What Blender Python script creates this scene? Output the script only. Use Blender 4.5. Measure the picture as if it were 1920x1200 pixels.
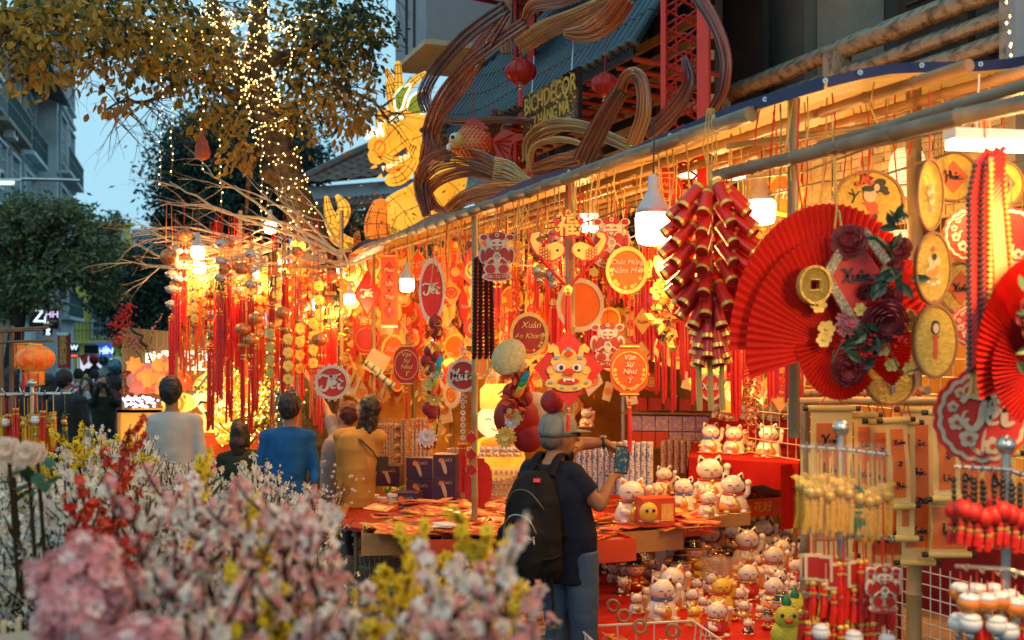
import bpy,bmesh,math,random
from math import sin,cos,pi,radians
from mathutils import Vector,Matrix,Euler,noise
R = random.Random(7)
sc = bpy.context.scene
for o in list(bpy.data.objects):
 bpy.data.objects.remove(o)
COL = sc.collection

# ------------------------------------------------------------------ camera, sky, exposure
F,HC,HY = 2133.0,2.1,640.0          # focal length in photo pixels, eye height, horizon row
cam = bpy.data.cameras.new('camera')
cam.sensor_width = 36.0
cam.lens = F/1920*36.0
cam.shift_y = 40/1920
cam.clip_start = 0.05
cam.clip_end = 600
cam.dof.use_dof = True
cam.dof.focus_distance = 7.0
cam.dof.aperture_fstop = 2.6
camo = bpy.data.objects.new('camera',cam)
COL.objects.link(camo)
camo.location = (0,0,HC)
camo.rotation_euler = (pi/2,0,0)
sc.camera = camo

W = bpy.data.worlds.new('World')
sc.world = W
W.use_nodes = True
nt = W.node_tree
nt.nodes.clear()
sky = nt.nodes.new('ShaderNodeTexSky')
sky.sky_type = 'NISHITA'
sky.sun_disc = False
sky.sun_elevation = radians(1.5)
sky.sun_rotation = radians(120)
sky.ozone_density = 4.0
sky.dust_density = 1.0
tint = nt.nodes.new('ShaderNodeMixRGB')
tint.blend_type = 'MIX'
tint.inputs[0].default_value = 0.93
tint.inputs[2].default_value = (2.7,4.9,6.1,1)
bg = nt.nodes.new('ShaderNodeBackground')
bg.inputs[1].default_value = 0.15
wo = nt.nodes.new('ShaderNodeOutputWorld')
# a little uneven thin cloud over the dusk sky
tc = nt.nodes.new('ShaderNodeTexCoord')
nz = nt.nodes.new('ShaderNodeTexNoise')
nz.inputs['Scale'].default_value = 2.2
nz.inputs['Detail'].default_value = 4
mr = nt.nodes.new('ShaderNodeMapRange')
mr.inputs[3].default_value = 0.86
mr.inputs[4].default_value = 1.14
mul = nt.nodes.new('ShaderNodeVectorMath')
mul.operation = 'SCALE'
nt.links.new(sky.outputs[0],tint.inputs[1])
nt.links.new(tc.outputs['Generated'],nz.inputs['Vector'])
nt.links.new(nz.outputs['Fac'],mr.inputs[0])
nt.links.new(tint.outputs[0],mul.inputs[0])
nt.links.new(mr.outputs[0],mul.inputs['Scale'])
nt.links.new(mul.outputs[0],bg.inputs[0])
nt.links.new(bg.outputs[0],wo.inputs[0])
sc.view_settings.view_transform = 'Standard'
sc.view_settings.look = 'None'
sc.view_settings.exposure = 0.15
sc.view_settings.gamma = 1.0
sc.view_settings.use_curve_mapping = False
sc.render.engine = 'CYCLES'
sc.cycles.use_denoising = True
sc.cycles.sample_clamp_indirect = 2.5
sc.cycles.max_bounces = 6
sc.cycles.diffuse_bounces = 3
sc.cycles.glossy_bounces = 3
sc.cycles.transmission_bounces = 4
sc.cycles.transparent_max_bounces = 8
sc.cycles.caustics_reflective = False
sc.cycles.caustics_refractive = False

# ------------------------------------------------------------------ places
def P(px,py,Y):
 return Vector(((px-960)/F*Y,Y,HC+ (HY-py)/F*Y))
KX,KS = 2.72,0.367
DV = Vector((-0.3445,0.9388,0))        # along the street, away from the viewer
NV = Vector((0.9388,0.3445,0))         # from the street into the stall
RZS = -1.219                             # turns a thing's front to the street
def ST(Y,w=0.0,z=0.0):
 return Vector((KX-KS*Y,Y,z)) + NV*w
def FYw(px,w=0.0):
 d = (px-960)/F + KS               # goods never pass the far partition
 return min((KX+1.0652*w)/d,12.4) if d > 0 else 12.4
def PF(px,py,w=0.0):
 return P(px,py,FYw(px,w))
def PZ(px,py,z):                       # point on the level z seen at that pixel
 return P(px,py,(HC-z)*F/(py-HY))

# ------------------------------------------------------------------ materials
MATS = {}
def M(name,col=(.5,.5,.5),rough=.6,metal=0,emit=None,es=1.0,var=.12,vs=6.0,bump=0,bs=40.0,coat=0,trans=0,alpha=1,sheen=0,col2=None,ramp=(.4,.6),glass=0,obj_var=0,tex=None,sub=0):
 if name in MATS:
  return MATS[name]
 m = bpy.data.materials.new(name)
 m.use_nodes = True
 n,l = m.node_tree.nodes,m.node_tree.links
 b = n['Principled BSDF']
 b.inputs['Roughness'].default_value = rough
 b.inputs['Metallic'].default_value = metal
 if rough >= .75:
  b.inputs['Specular IOR Level'].default_value = .15
 b.inputs['Coat Weight'].default_value = coat
 b.inputs['Sheen Weight'].default_value = sheen
 b.inputs['Alpha'].default_value = alpha
 if glass:
  b.inputs['Transmission Weight'].default_value = glass
 if sub:
  b.inputs['Subsurface Weight'].default_value = sub
  b.inputs['Subsurface Radius'].default_value = (.02,.008,.004)
 t = n.new('ShaderNodeTexCoord')
 src = t.outputs['Object']
 no = n.new('ShaderNodeTexNoise')
 no.inputs['Scale'].default_value = vs
 no.inputs['Detail'].default_value = 5
 l.new(src,no.inputs['Vector'])
 fac = no.outputs['Fac']
 if tex == 'wood' or tex == 'grain':
  mp = n.new('ShaderNodeMapping')
  mp.inputs['Scale'].default_value = (1,1,.08) if tex == 'wood' else (.08,1,1)
  l.new(src,mp.inputs['Vector'])
  l.new(mp.outputs[0],no.inputs['Vector'])
 if tex == 'wave':
  wv = n.new('ShaderNodeTexWave')
  wv.bands_direction = 'Z'
  wv.inputs['Scale'].default_value = vs
  wv.inputs['Distortion'].default_value = 1.0
  l.new(src,wv.inputs['Vector'])
  fac = wv.outputs['Fac']
 if tex == 'voro' or tex == 'cells':
  vo = n.new('ShaderNodeTexVoronoi')
  vo.inputs['Scale'].default_value = vs
  if tex == 'cells':
   vo.feature = 'DISTANCE_TO_EDGE'
  l.new(src,vo.inputs['Vector'])
  fac = vo.outputs[0]
 r = n.new('ShaderNodeValToRGB')
 c = Vector(col)
 if col2 is None:
  r.color_ramp.elements[0].position = .25
  r.color_ramp.elements[1].position = .75
  r.color_ramp.elements[0].color = (*(c*(1-var)),1)
  r.color_ramp.elements[1].color = (*[min(1,x) for x in c*(1+var)],1)
 else:
  r.color_ramp.elements[0].position = ramp[0]
  r.color_ramp.elements[1].position = ramp[1]
  r.color_ramp.elements[0].color = (*col,1)
  r.color_ramp.elements[1].color = (*col2,1)
 l.new(fac,r.inputs[0])
 out = r.outputs[0]
 if obj_var:
  oi = n.new('ShaderNodeObjectInfo')
  hs = n.new('ShaderNodeHueSaturation')
  m1 = n.new('ShaderNodeMapRange')
  m1.inputs[3].default_value = 1 - obj_var
  m1.inputs[4].default_value = 1 + obj_var
  l.new(oi.outputs['Random'],m1.inputs[0])
  l.new(m1.outputs[0],hs.inputs['Value'])
  l.new(out,hs.inputs['Color'])
  out = hs.outputs[0]
 l.new(out,b.inputs['Base Color'])
 if emit == 'ramp':
  l.new(out,b.inputs['Emission Color'])
  b.inputs['Emission Strength'].default_value = es
  m.cycles.emission_sampling = 'NONE'
 elif emit is not None:
  b.inputs['Emission Color'].default_value = (*emit,1)
  b.inputs['Emission Strength'].default_value = es
  m.cycles.emission_sampling = 'NONE'
 if bump:
  bn = n.new('ShaderNodeTexNoise')
  bn.inputs['Scale'].default_value = bs
  bn.inputs['Detail'].default_value = 4
  l.new(src,bn.inputs['Vector'])
  bu = n.new('ShaderNodeBump')
  bu.inputs['Strength'].default_value = bump
  bu.inputs['Distance'].default_value = .02
  l.new(bn.outputs['Fac'],bu.inputs['Height'])
  l.new(bu.outputs[0],b.inputs['Normal'])
 if trans:
  tb = n.new('ShaderNodeBsdfTranslucent')
  l.new(out,tb.inputs[0])
  mx = n.new('ShaderNodeMixShader')
  mx.inputs[0].default_value = trans
  l.new(b.outputs[0],mx.inputs[1])
  l.new(tb.outputs[0],mx.inputs[2])
  l.new(mx.outputs[0],n['Material Output'].inputs['Surface'])
 MATS[name] = m
 return m

# ------------------------------------------------------------------ mesh builder
class MB:
 def __init__(s):
  s.v,s.f,s.m,s.cur,s.X = [],[],[],0,None
 def mat(s,i):
  s.cur = i
  return s
 def at(s,X=None):                    # transform for what is added next
  s.X = X
  return s
 def add(s,vs,fs):
  b = len(s.v)
  if s.X is not None:
   vs = [s.X @ Vector(p) for p in vs]
  s.v.extend(tuple(p) for p in vs)
  s.f.extend(tuple(i+b for i in f) for f in fs)
  s.m.extend([s.cur]*len(fs))
  return s
 def box(s,c,d,rot=None):
  x,y,z = d[0]/2,d[1]/2,d[2]/2
  vs = [Vector(p) for p in ((-x,-y,-z),(x,-y,-z),(x,y,-z),(-x,y,-z),(-x,-y,z),(x,-y,z),(x,y,z),(-x,y,z))]
  if rot is not None:
   q = rot if isinstance(rot,Matrix) else Euler(rot).to_matrix()
   vs = [q @ p for p in vs]
  c = Vector(c)
  return s.add([p+c for p in vs],[(0,3,2,1),(4,5,6,7),(0,1,5,4),(1,2,6,5),(2,3,7,6),(3,0,4,7)])
 def quad(s,a,b,c,d):
  return s.add([a,b,c,d],[(0,1,2,3)])
 def tube(s,pts,rad,n=6,cap=True,flat=1.0,closed=False):
  pts = [Vector(p) for p in pts]
  k = len(pts)
  if not hasattr(rad,'__len__'):
   rad = [rad]*k
  vs,fs,up = [],[],None
  for i,p in enumerate(pts):
   t = (pts[min(i+1,k-1)] -pts[max(i-1,0)])
   t = t.normalized() if t.length > 1e-9 else Vector((0,0,1))
   if up is None:
    up = Vector((0,0,1)) if abs(t.z) < .9 else Vector((0,1,0))
   a = t.cross(up)
   a = a.normalized() if a.length > 1e-6 else Vector((1,0,0))
   b = a.cross(t).normalized()
   up = b
   for j in range(n):
    w = 2*pi*j/n
    vs.append(p+a*cos(w)*rad[i] +b*sin(w)*rad[i]*flat)
  for i in range(k-1):
   for j in range(n):
    j2 = (j+1) % n
    fs.append((i*n+j,i*n+j2,(i+1)*n+j2,(i+1)*n+j))
  if cap:
   fs.append(tuple(range(n-1,-1,-1)))
   fs.append(tuple((k-1)*n+j for j in range(n)))
  return s.add(vs,fs)
 def cap(s,pts,rad,n=10,flat=1.0):  # rounded ends
  pts = [Vector(p) for p in pts]
  d0,d1 = (pts[0] -pts[1]).normalized(),(pts[-1] -pts[-2]).normalized()
  r0,r1 = rad[0],rad[-1]
  A = [pts[0] +d0*r0*.98,pts[0] +d0*r0*.7]
  B = [pts[-1] +d1*r1*.7,pts[-1] +d1*r1*.98]
  return s.tube(A+pts+B,[r0*.2,r0*.72] +list(rad) + [r1*.72,r1*.2],n,True,flat)
 def lathe(s,prof,c=(0,0,0),n=16,X=None,sx=1.0,sy=1.0,a0=0.0,a1=2*pi,cap=True):
  c = Vector(c)
  full = abs(a1-a0-2*pi) < 1e-6
  m = n if full else n + 1
  vs,fs = [],[]
  for r,z in prof:
   for j in range(m):
    w = a0 + (a1-a0)*j/n
    p = Vector((r*cos(w)*sx,r*sin(w)*sy,z))
    if X is not None:
     p = X @ p
    vs.append(p+c)
  for i in range(len(prof) -1):
   for j in range(n):
    j2 = (j+1) % m
    fs.append((i*m+j,i*m+j2,(i+1)*m+j2,(i+1)*m+j))
  if cap and full:
   if prof[0][0] > 1e-4:
    fs.append(tuple(range(m-1,-1,-1)))
   if prof[-1][0] > 1e-4:
    fs.append(tuple((len(prof) -1)*m+j for j in range(m)))
  return s.add(vs,fs)
 def ball(s,c,r,n=10,k=6,sx=1,sy=1,sz=1,X=None):
  pr = [(r*max(sin(pi*i/k),1e-4),-r*cos(pi*i/k)*sz) for i in range(k+1)]
  return s.lathe(pr,c,n,X,sx,sy,cap=False)
 def prism(s,poly,t,y=0.0):          # outline in x,z extruded along y (front is -y)
  n = len(poly)
  vs = [Vector((p[0],y-t/2,p[1])) for p in poly] + [Vector((p[0],y+t/2,p[1])) for p in poly]
  fs = [tuple(range(n)),tuple(range(2*n-1,n-1,-1))]
  for i in range(n):
   j = (i+1) % n
   fs.append((i,i+n,j+n,j))
  return s.add(vs,fs)
 def ring(s,r0,r1,t,y=0.0,n=32,cx=0,cz=0,sx=1.0,sz=1.0,wob=0,wk=0):
  vs,fs = [],[]
  for j in range(n):
   a = 2*pi*j/n
   q = 1 + wob*abs(sin(a*wk/2)) if wk else 1
   for r,yy in ((r0,y-t/2),(r1*q,y-t/2),(r1*q,y+t/2),(r0,y+t/2)):
    vs.append((cx+r*cos(a)*sx,yy,cz+r*sin(a)*sz))
  for j in range(n):
   k = (j+1) % n
   for q in range(4):
    q2 = (q+1) % 4
    fs.append((j*4+q,k*4+q,k*4+q2,j*4+q2))
  return s.add(vs,fs)
 def stroke(s,pts,wd,y=-.01,t=.006,closed=False):   # flat ribbon lettering in x,z, raised from y
  P2 = smooth2(pts,5)
  n = len(P2)
  L,Rr = [],[]
  for i,(x,z) in enumerate(P2):
   x0,z0 = P2[max(i-1,0)]
   x1,z1 = P2[min(i+1,n-1)]
   dx,dz = x1 - x0,z1 - z0
   q = math.hypot(dx,dz) or 1
   u = i/(n-1)
   w = wd*(.35+.65*sin(pi*min(1,.12+.88*u)) ** .6)*(.75+.45*abs(dz/q))/2
   L.append((x-dz/q*w,z+dx/q*w))
   Rr.append((x+dz/q*w,z-dx/q*w))
  vs,fs = [],[]
  for i in range(n):
   for (a,b),yy in ((L[i],y),(Rr[i],y),(Rr[i],y+t),(L[i],y+t)):
    vs.append((a,yy,b))
  for i in range(n-1):
   for q in range(4):
    q2 = (q+1) % 4
    fs.append((i*4+q,i*4+q2,(i+1)*4+q2,(i+1)*4+q))
  fs.append((0,3,2,1))
  fs.append(tuple((n-1)*4+q for q in range(4)))
  return s.add(vs,fs)
 def mesh(s,name,mats,smooth=False):
  me = bpy.data.meshes.new(name)
  me.from_pydata(s.v,[],s.f)
  for m in (mats if isinstance(mats,(list,tuple)) else [mats]):
   me.materials.append(m)
  me.polygons.foreach_set('material_index',s.m)
  if smooth:
   me.polygons.foreach_set('use_smooth',[True]*len(me.polygons))
   if smooth == 2:
    me.set_sharp_from_angle(angle=radians(40))
  me.update()
  return me
 def build(s,name,mats,parent=None,smooth=False, **kw):
  o = bpy.data.objects.new(name,s.mesh(name,mats,smooth))
  COL.objects.link(o)
  o.parent = parent
  if kw:
   tag(o, **kw)
  return o

def smooth2(pts,k=5):
 out,n = [],len(pts)
 for i in range(n-1):
  p0,p1,p2,p3 = pts[max(i-1,0)],pts[i],pts[i+1],pts[min(i+2,n-1)]
  for j in range(k):
   t = j/k
   out.append(tuple(.5*(2*b+ (c-a)*t+ (2*a-5*b+4*c-d)*t*t+ (3*b-a-3*c+d)*t ** 3) for a,b,c,d in zip(p0,p1,p2,p3)))
 out.append(tuple(pts[-1]))
 return out
def tag(o,label=None,cat=None,group=None,kind=None):
 if label: o['label'] = label
 if cat: o['category'] = cat
 if group: o['group'] = group
 if kind: o['kind'] = kind
 return o
def thing(name,label,cat,loc=(0,0,0),rz=0.0,group=None,kind=None):
 o = bpy.data.objects.new(name,None)
 o.empty_display_size = .05
 COL.objects.link(o)
 o.location = loc
 o.rotation_euler = (0,0,rz)
 return tag(o,label,cat,group,kind)
def copy_tree(o,parent=None):
 c = o.copy()
 COL.objects.link(c)
 c.parent = parent
 k = kids(o)
 for ch in k:
  copy_tree(ch,c)
 return c
KIDS = {}
def kids(o):                              # children of a prototype, looked up once for all
 if not KIDS or o.name not in KIDS:
  KIDS.clear()
  for q in bpy.data.objects:
   KIDS.setdefault(q.name,[])
  for q in bpy.data.objects:
   if q.parent is not None:
    KIDS[q.parent.name].append(q)
 return KIDS[o.name]
def dup(o,loc,rz=0.0,label=None,sc_=1.0,rx=0.0,ry=0.0):
 c = copy_tree(o)
 c.location = loc
 c.rotation_euler = (rx,ry,rz)
 c.scale = (sc_,)*3 if not hasattr(sc_,'__len__') else sc_
 if label:
  c['label'] = label
 return c
def word(body,size,m,parent,loc=(0,0,0),rz=0.0,ext=.003,shear=0.0,align='CENTER',name='lettering',rot=None,sx=1.0,space=1.0,bold=0.0):
 cu = bpy.data.curves.new(name,'FONT')
 cu.body = body
 cu.size = size
 cu.align_x = align
 cu.align_y = 'CENTER'
 cu.extrude = ext
 cu.shear = shear
 cu.offset = bold
 cu.space_character = space
 cu.resolution_u = 3
 cu.materials.append(m)
 o = bpy.data.objects.new(name,cu)
 COL.objects.link(o)
 me = bpy.data.meshes.new_from_object(o)
 bpy.data.objects.remove(o)
 o = bpy.data.objects.new(name,me)
 COL.objects.link(o)
 o.parent = parent
 o.location = loc
 o.rotation_euler = rot or (pi/2,0,rz)
 o.scale = (sx,1,1)
 return o
def part(name,mb,m,parent,smooth=False,loc=None):
 o = mb.build(name,m,parent,smooth)
 if loc is not None:
  o.location = loc
 return o
def polar(n,f,a0=0.0):
 return [(f(2*pi*i/n)*cos(2*pi*i/n+a0),f(2*pi*i/n)*sin(2*pi*i/n+a0)) for i in range(n)]
def lamp(loc,power,col=(1,.53,.155),r=.07):
 l = bpy.data.lights.new('bulb_light','POINT')
 l.energy = power
 l.color = col
 l.shadow_soft_size = r
 o = bpy.data.objects.new('bulb_light',l)
 o.location = loc
 COL.objects.link(o)
 return o

# common materials
m_bamboo = M('bamboo',(.30,.20,.085),.45,var=.35,vs=5,bump=.15,tex='wood')
m_bamboo_dark = M('weathered_bamboo',(.19,.14,.085),.5,var=.4,vs=6,bump=.2)
m_wood = M('wood',(.22,.12,.055),.6,var=.35,vs=9,tex='wood')
m_red = M('red_paper',(.62,.018,.008),.5,var=.12)
m_dred = M('dark_red_board',(.38,.012,.005),.45,var=.15)
m_ored = M('orange_red_paper',(.75,.10,.012),.55,var=.12,trans=.25)
m_orange = M('orange_paper',(.80,.22,.02),.55,var=.12,trans=.3)
m_gold = M('gold_print',(.85,.50,.09),.4,.12,var=.2,vs=30)
m_goldleaf = M('gold_foil',(.90,.52,.09),.28,.45,var=.2,vs=20)
m_cream = M('cream_wood',(.62,.48,.30),.6,var=.12)
m_white = M('white_paint',(.78,.76,.72),.4,var=.05)
m_black = M('black_paint',(.015,.014,.014),.5,var=.2)
m_yellow = M('yellow_paper',(.80,.52,.10),.6,var=.12,trans=.2)
m_rope = M('rope',(.55,.38,.12),.8,var=.2)
m_redcord = M('red_cord',(.55,.02,.01),.7,var=.2)
m_silk = M('red_silk_tassel',(.66,.016,.006),.42,var=.25,vs=60)
m_silkor = M('orange_silk_tassel',(.78,.12,.012),.42,var=.25,vs=60,trans=.2)
m_steel = M('steel',(.55,.54,.5),.28,.9,var=.1)
m_green = M('green_enamel',(.02,.22,.06),.35,var=.2)
m_leafg = M('green_leaf',(.035,.10,.025),.5,var=.3,trans=.25,obj_var=.3)
# ------------------------------------------------------------------ ground and street
g = MB()
g.quad((-150,-20,0),(150,-20,0),(150,400,0),(-150,400,0))
g.build('road',M('asphalt',(.045,.05,.055),.75,var=.3,vs=1.2,bump=.3,bs=60),kind='structure')
# pavement in front of the stall: real slabs
pv = thing('pavement',None,None,kind='structure')
base = MB()
pw0,pw1 = -2.2,5.0
for a,b in ((2.0,40.0),):
 p = [ST(a,pw0,0),ST(a,pw1,0),ST(b,pw1,0),ST(b,pw0,0)]
 q = [v+Vector((0,0,.11)) for v in p]
 base.add(p+q,[(4,5,6,7),(0,1,5,4),(1,2,6,5),(2,3,7,6),(3,0,4,7)])
base.build('kerb',M('kerb_stone',(.13,.12,.11),.8,var=.3,bump=.3),pv)
m_slab = M('paving_slab',(.17,.15,.13),.7,var=.3,vs=3,bump=.25,obj_var=.25)
sl = MB(); sl.box((0,0,0),(.385,.385,.03))
slm = sl.mesh('paving_slab',m_slab)
for i in range(14):
 for j in range(6):
  o = bpy.data.objects.new('paving_slab',slm)
  COL.objects.link(o); o.parent = pv
  o.location = ST(8.2+i*.4*.9388,-2.0+j*.4,.118+R.uniform(-.002,.002)); o.rotation_euler = (0,0,.3517)

# ------------------------------------------------------------------ stall awning
aw = thing('awning','orange lit tarpaulin awning with blue hem over the decoration stall','awning')
m_tarp = M('orange_tarpaulin',(.80,.42,.08),.5,var=.14,vs=3,bump=.35,bs=9,trans=.35)
m_hem = M('blue_tarpaulin_hem',(.012,.016,.075),.5,var=.25)
t = MB()
Y0,Y1 = 4.18,12.4
nu,nw = 44,10
def tz(u,w):
 return 3.06 + .17*w + .02*sin(u*2.9) + .035*noise.noise(Vector((u*1.3,w*2,0))) + .03*abs(sin(u*1.05))*(1-abs(w-.9))
vs = []
for i in range(nu+1):
 Y = Y0 + (Y1-Y0)*i/nu
 for j in range(nw+1):
  w = -.04 + 1.95*j/nw
  vs.append(ST(Y,w,tz(Y,w)))
k = nw + 1
vs += [v+Vector((0,0,.004)) for v in vs]
hh = (nu+1)*k
fs = [(i*k+j,i*k+j+1,(i+1)*k+j+1,(i+1)*k+j) for i in range(nu) for j in range(nw)]
t.add(vs[:hh],fs)
t.build('tarpaulin',m_tarp,aw,True)
t = MB()
hem = [ST(Y0+ (Y1-Y0)*i/nu,-.045,tz(Y0+ (Y1-Y0)*i/nu,-.04)) for i in range(nu+1)]
near = [ST(Y0-.01,-.04+1.95*j/14,tz(Y0,-.04+1.95*j/14)) for j in range(15)]
def strip(mb,pts,up,dn,th=Vector((0,0,0))):
 v = []
 for p in pts: v += [p+Vector((0,0,up)),p+Vector((0,0,-dn))]
 mb.add(v,[(2*i,2*i+1,2*i+3,2*i+2) for i in range(len(pts) -1)])
strip(t,hem,.02,.03)
strip(t,near,.015,.025)
t.build('hem',m_hem,aw)
for p in near[1::2] + hem[:14:2]:
 e = MB(); e.ring(.004,.010,.004,-.012,10,0,0)
 o = e.build('eyelet',m_steel,aw); o.location = p
def bamboo(p0,p1,r,parent,name='bamboo_pole',m=None,joints=True):
 p0,p1 = Vector(p0),Vector(p1)
 n = max(2,int((p1-p0).length/.28))
 pts,rr = [],[]
 for i in range(n+1):
  c = p0.lerp(p1,i/n) + Vector((R.uniform(-1,1),R.uniform(-1,1),R.uniform(-1,1)))*r*.12
  d = (p1-p0).normalized()
  if 0 < i < n and joints:
   pts += [c-d*.012,c,c+d*.012]; rr += [r*.97,r*1.14,r*.97]
  else:
   pts.append(c); rr.append(r)
 b = MB(); b.tube(pts,rr,9)
 return b.build(name,m or m_bamboo,parent,2)
for w in (.35,.75,1.15,1.55):
 bamboo(ST(3.9,w,tz(4,w) -.05),ST(12.3,w,tz(12,w) -.05),.024,aw,'purlin',M('purlin_bamboo',(.32,.17,.07),.5,var=.3))
bamboo(ST(4.62,-.055,3.02),ST(11.2,-.055,3.02),.033,aw,'edge_pole',m_bamboo_dark)
bamboo(ST(3.0,-.02,2.79),ST(4.95,-.02,2.82),.028,aw,'edge_pole',m_bamboo_dark)
bamboo(ST(3.0,.06,2.87),ST(4.3,.03,2.84),.022,aw,'edge_pole',m_bamboo_dark)
bamboo(ST(10.6,-.05,2.98),ST(13.4,-.05,2.86),.03,aw,'edge_pole',m_white)
bamboo(ST(4.9,0,2.94),ST(4.25,1.8,3.2),.014,aw,'cross_pole',m_bamboo)
for px,w,z0,m_,r in ((890,0,.12,m_bamboo,.024),(1069,.1,.12,m_bamboo,.03),(1488,.05,1.72,m_bamboo,.022),(1509,.6,.12,m_bamboo_dark,.022),(1714,.9,.12,m_bamboo,.035),(700,.2,.12,m_bamboo,.022)):
 Y = FYw(px,w) - w*.3445
 bamboo(ST(Y,w,z0),ST(Y,w,tz(Y,w) -.02 if px != 1509 else 1.8),r,aw,'upright_pole',m_)
# wires the goods hang from, deeper inside
for w in (.35,.75,1.15,1.55):
 wr = MB()
 wr.tube([ST(4+i*.42,w,2.86+.02*sin(i*2.3)) for i in range(20)],.006,5)
 wr.build('hanging_wire',m_bamboo_dark,aw)
# loose ties and hooks: nobody could count them
tie = MB()
for i in range(330):
 Y = R.uniform(4.2,12); w = R.choice((0,.35,.75,1.15,1.55)); L = R.uniform(.15,.55)
 a = ST(Y,w+R.uniform(-.02,.02),tz(Y,w) -.03)
 tie.mat(0 if R.random() < .75 else 1)
 tie.tube([a,a+Vector((R.uniform(-.02,.02),0,-L*.5)),a+Vector((R.uniform(-.03,.03),0,-L))],.0035,4,False)
tie.build('ties',[m_rope,m_redcord],aw,kind='stuff')

# ------------------------------------------------------------------ back wall of the stall and house above it
bl = thing('shop_house','old grey concrete house with balcony and dark shutters above the stall','house')
m_conc = M('stained_concrete',(.20,.185,.16),.85,var=.0,vs=1.6,col2=(.12,.11,.10),ramp=(.35,.7),bump=.5,bs=22)
m_conc2 = M('dark_concrete',(.085,.085,.08),.85,var=.25,vs=1.5,bump=.4,bs=14)
m_brickw = M('yellow_brick_wall',(.46,.33,.14),.8,var=.3,vs=5,bump=.6,bs=30)
def wallbox(mb,Ya,Yb,wa,wb,za,zb):
 p = [ST(Ya,wa,za),ST(Yb,wa,za),ST(Yb,wb,za),ST(Ya,wb,za)]
 q = [Vector((v.x,v.y,zb)) for v in p]
 return mb.add(p+q,[(3,2,1,0),(4,5,6,7),(0,1,5,4),(1,2,6,5),(2,3,7,6),(3,0,4,7)])
b = MB(); wallbox(b,2.0,13.4,4.3,6.0,.0,3.3); b.build('ground_floor_wall',M('stall_back_cloth',(.78,.36,.07),.8,var=.35,vs=3,bump=.3,bs=12),bl)
b = MB(); wallbox(b,2.0,13.4,2.31,4.5,2.98,3.06); b.build('ceiling',m_conc,bl)
b = MB(); wallbox(b,2.0,8.2,2.2,2.3,2.85,3.44); b.build('brick_band',m_brickw,bl)
# brick courses on the band as real bricks
bm_ = MB(); bm_.box((0,0,0),(.21,.02,.052)); brm = bm_.mesh('brick',M('yellow_brick',(.48,.34,.15),.85,var=.35,vs=12,bump=.5,bs=60,obj_var=.25))
nb = 0
for r_ in range(10):
 for c_ in range(15):
  Y = 4.0 + c_*.21 + (r_ % 2)*.105
  o = bpy.data.objects.new('brick',brm); COL.objects.link(o); o.parent = bl
  o.location = ST(Y,2.195+R.uniform(-.003,.003),2.88+r_*.057); o.rotation_euler = (0,0,RZS+R.uniform(-.01,.01))
b = MB(); wallbox(b,2.0,13.4,3.0,6.0,3.3,9.5); b.build('upper_wall',m_conc2,bl)
b = MB(); wallbox(b,7.9,9.3,2.6,2.99,3.3,9.0); b.build('wall_pier',M('brown_grey_render',(.15,.13,.105),.9,var=.25,vs=1.5,bump=.4,bs=14),bl)
b = MB(); wallbox(b,7.48,7.88,2.7,2.99,3.3,9.0); b.build('wall_pier',M('pale_render',(.36,.31,.24),.9,var=.2,vs=2,bump=.4),bl)
# balcony with weathered rails
bal = MB(); wallbox(bal,3.0,8.4,2.25,2.95,3.45,3.56); bal.build('balcony_slab',m_conc,bl)
m_rail = M('mouldy_concrete_rail',(.42,.34,.24),.9,vs=13,col2=(.06,.05,.04),ramp=(.47,.75),bump=.9,bs=45)
def rail(Ya,Yb,z,h,name):
 pts = [ST(Ya+ (Yb-Ya)*i/14,2.3,z+R.uniform(-.006,.006)) for i in range(15)]
 o = MB(); o.tube(pts,[h*.62*R.uniform(.92,1.06) for _ in pts],4); return o.build(name,m_rail,bl,True)
rail(3.0,8.5,4.12,.12,'top_rail')
for z in (3.67,3.81,3.95):
 rail(3.0,8.2,z,.085,'balcony_rail')
for Y in (4.2,5.5,7.05,8.45):
 o = MB(); wallbox(o,Y,Y+.13,2.22,2.36,3.56,4.10); o.build('balcony_post',m_rail,bl)
m_shut = M('dark_brown_shutter',(.06,.030,.018),.7,var=.4,vs=8,tex='wood')
for Y in (3.6,4.35,5.1,5.85,6.6):
 dr = MB(); wallbox(dr,Y,Y+.66,2.93,2.985,3.57,6.7)
 d = dr.build('shutter_door',m_shut,bl)
 s_ = MB()
 for i in range(24):
  s_.box(ST(Y+.33,2.92,3.7+i*.09),(.02,.50,.02),(0,.5,.35))
 s_.build('louver',M('brown_louvre',(.09,.045,.025),.7,var=.3),d)
# timber slat screen behind the pagoda roof
scn = thing('slat_screen','pale timber slat screen lit from below behind the coloured rattan ribbons','screen')
m_slat = M('pale_slat',(.50,.36,.18),.65,var=.3,vs=10,tex='grain')
wallbox(MB(),0,1,0,1,0,1)
for i in range(9):
 z = 3.25 + i*.17
 o = MB(); wallbox(o,8.1,12.2,1.9,1.93,z,z+.075); o.build('slat',m_slat,scn)
for Y in (8.1,8.95,10.0,11.3):
 o = MB(); wallbox(o,Y,Y+.07,1.935,2.0,3.1,6.5); o.build('screen_post',M('dark_post',(.05,.035,.03),.7),scn)
o = MB(); wallbox(o,8.0,13.3,2.3,2.35,3.3,8.6); o.build('shade_panel',M('shadow_board',(.03,.026,.028),.8,var=.3),scn)  # dark sheet standing in for the shade of the openings behind the slats
for Y in [8.15+.28*i for i in range(14)]:
 o = MB(); wallbox(o,Y,Y+.06,2.25,2.298,4.9,6.4); o.build('slat',M('dark_post',()),scn)
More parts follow.
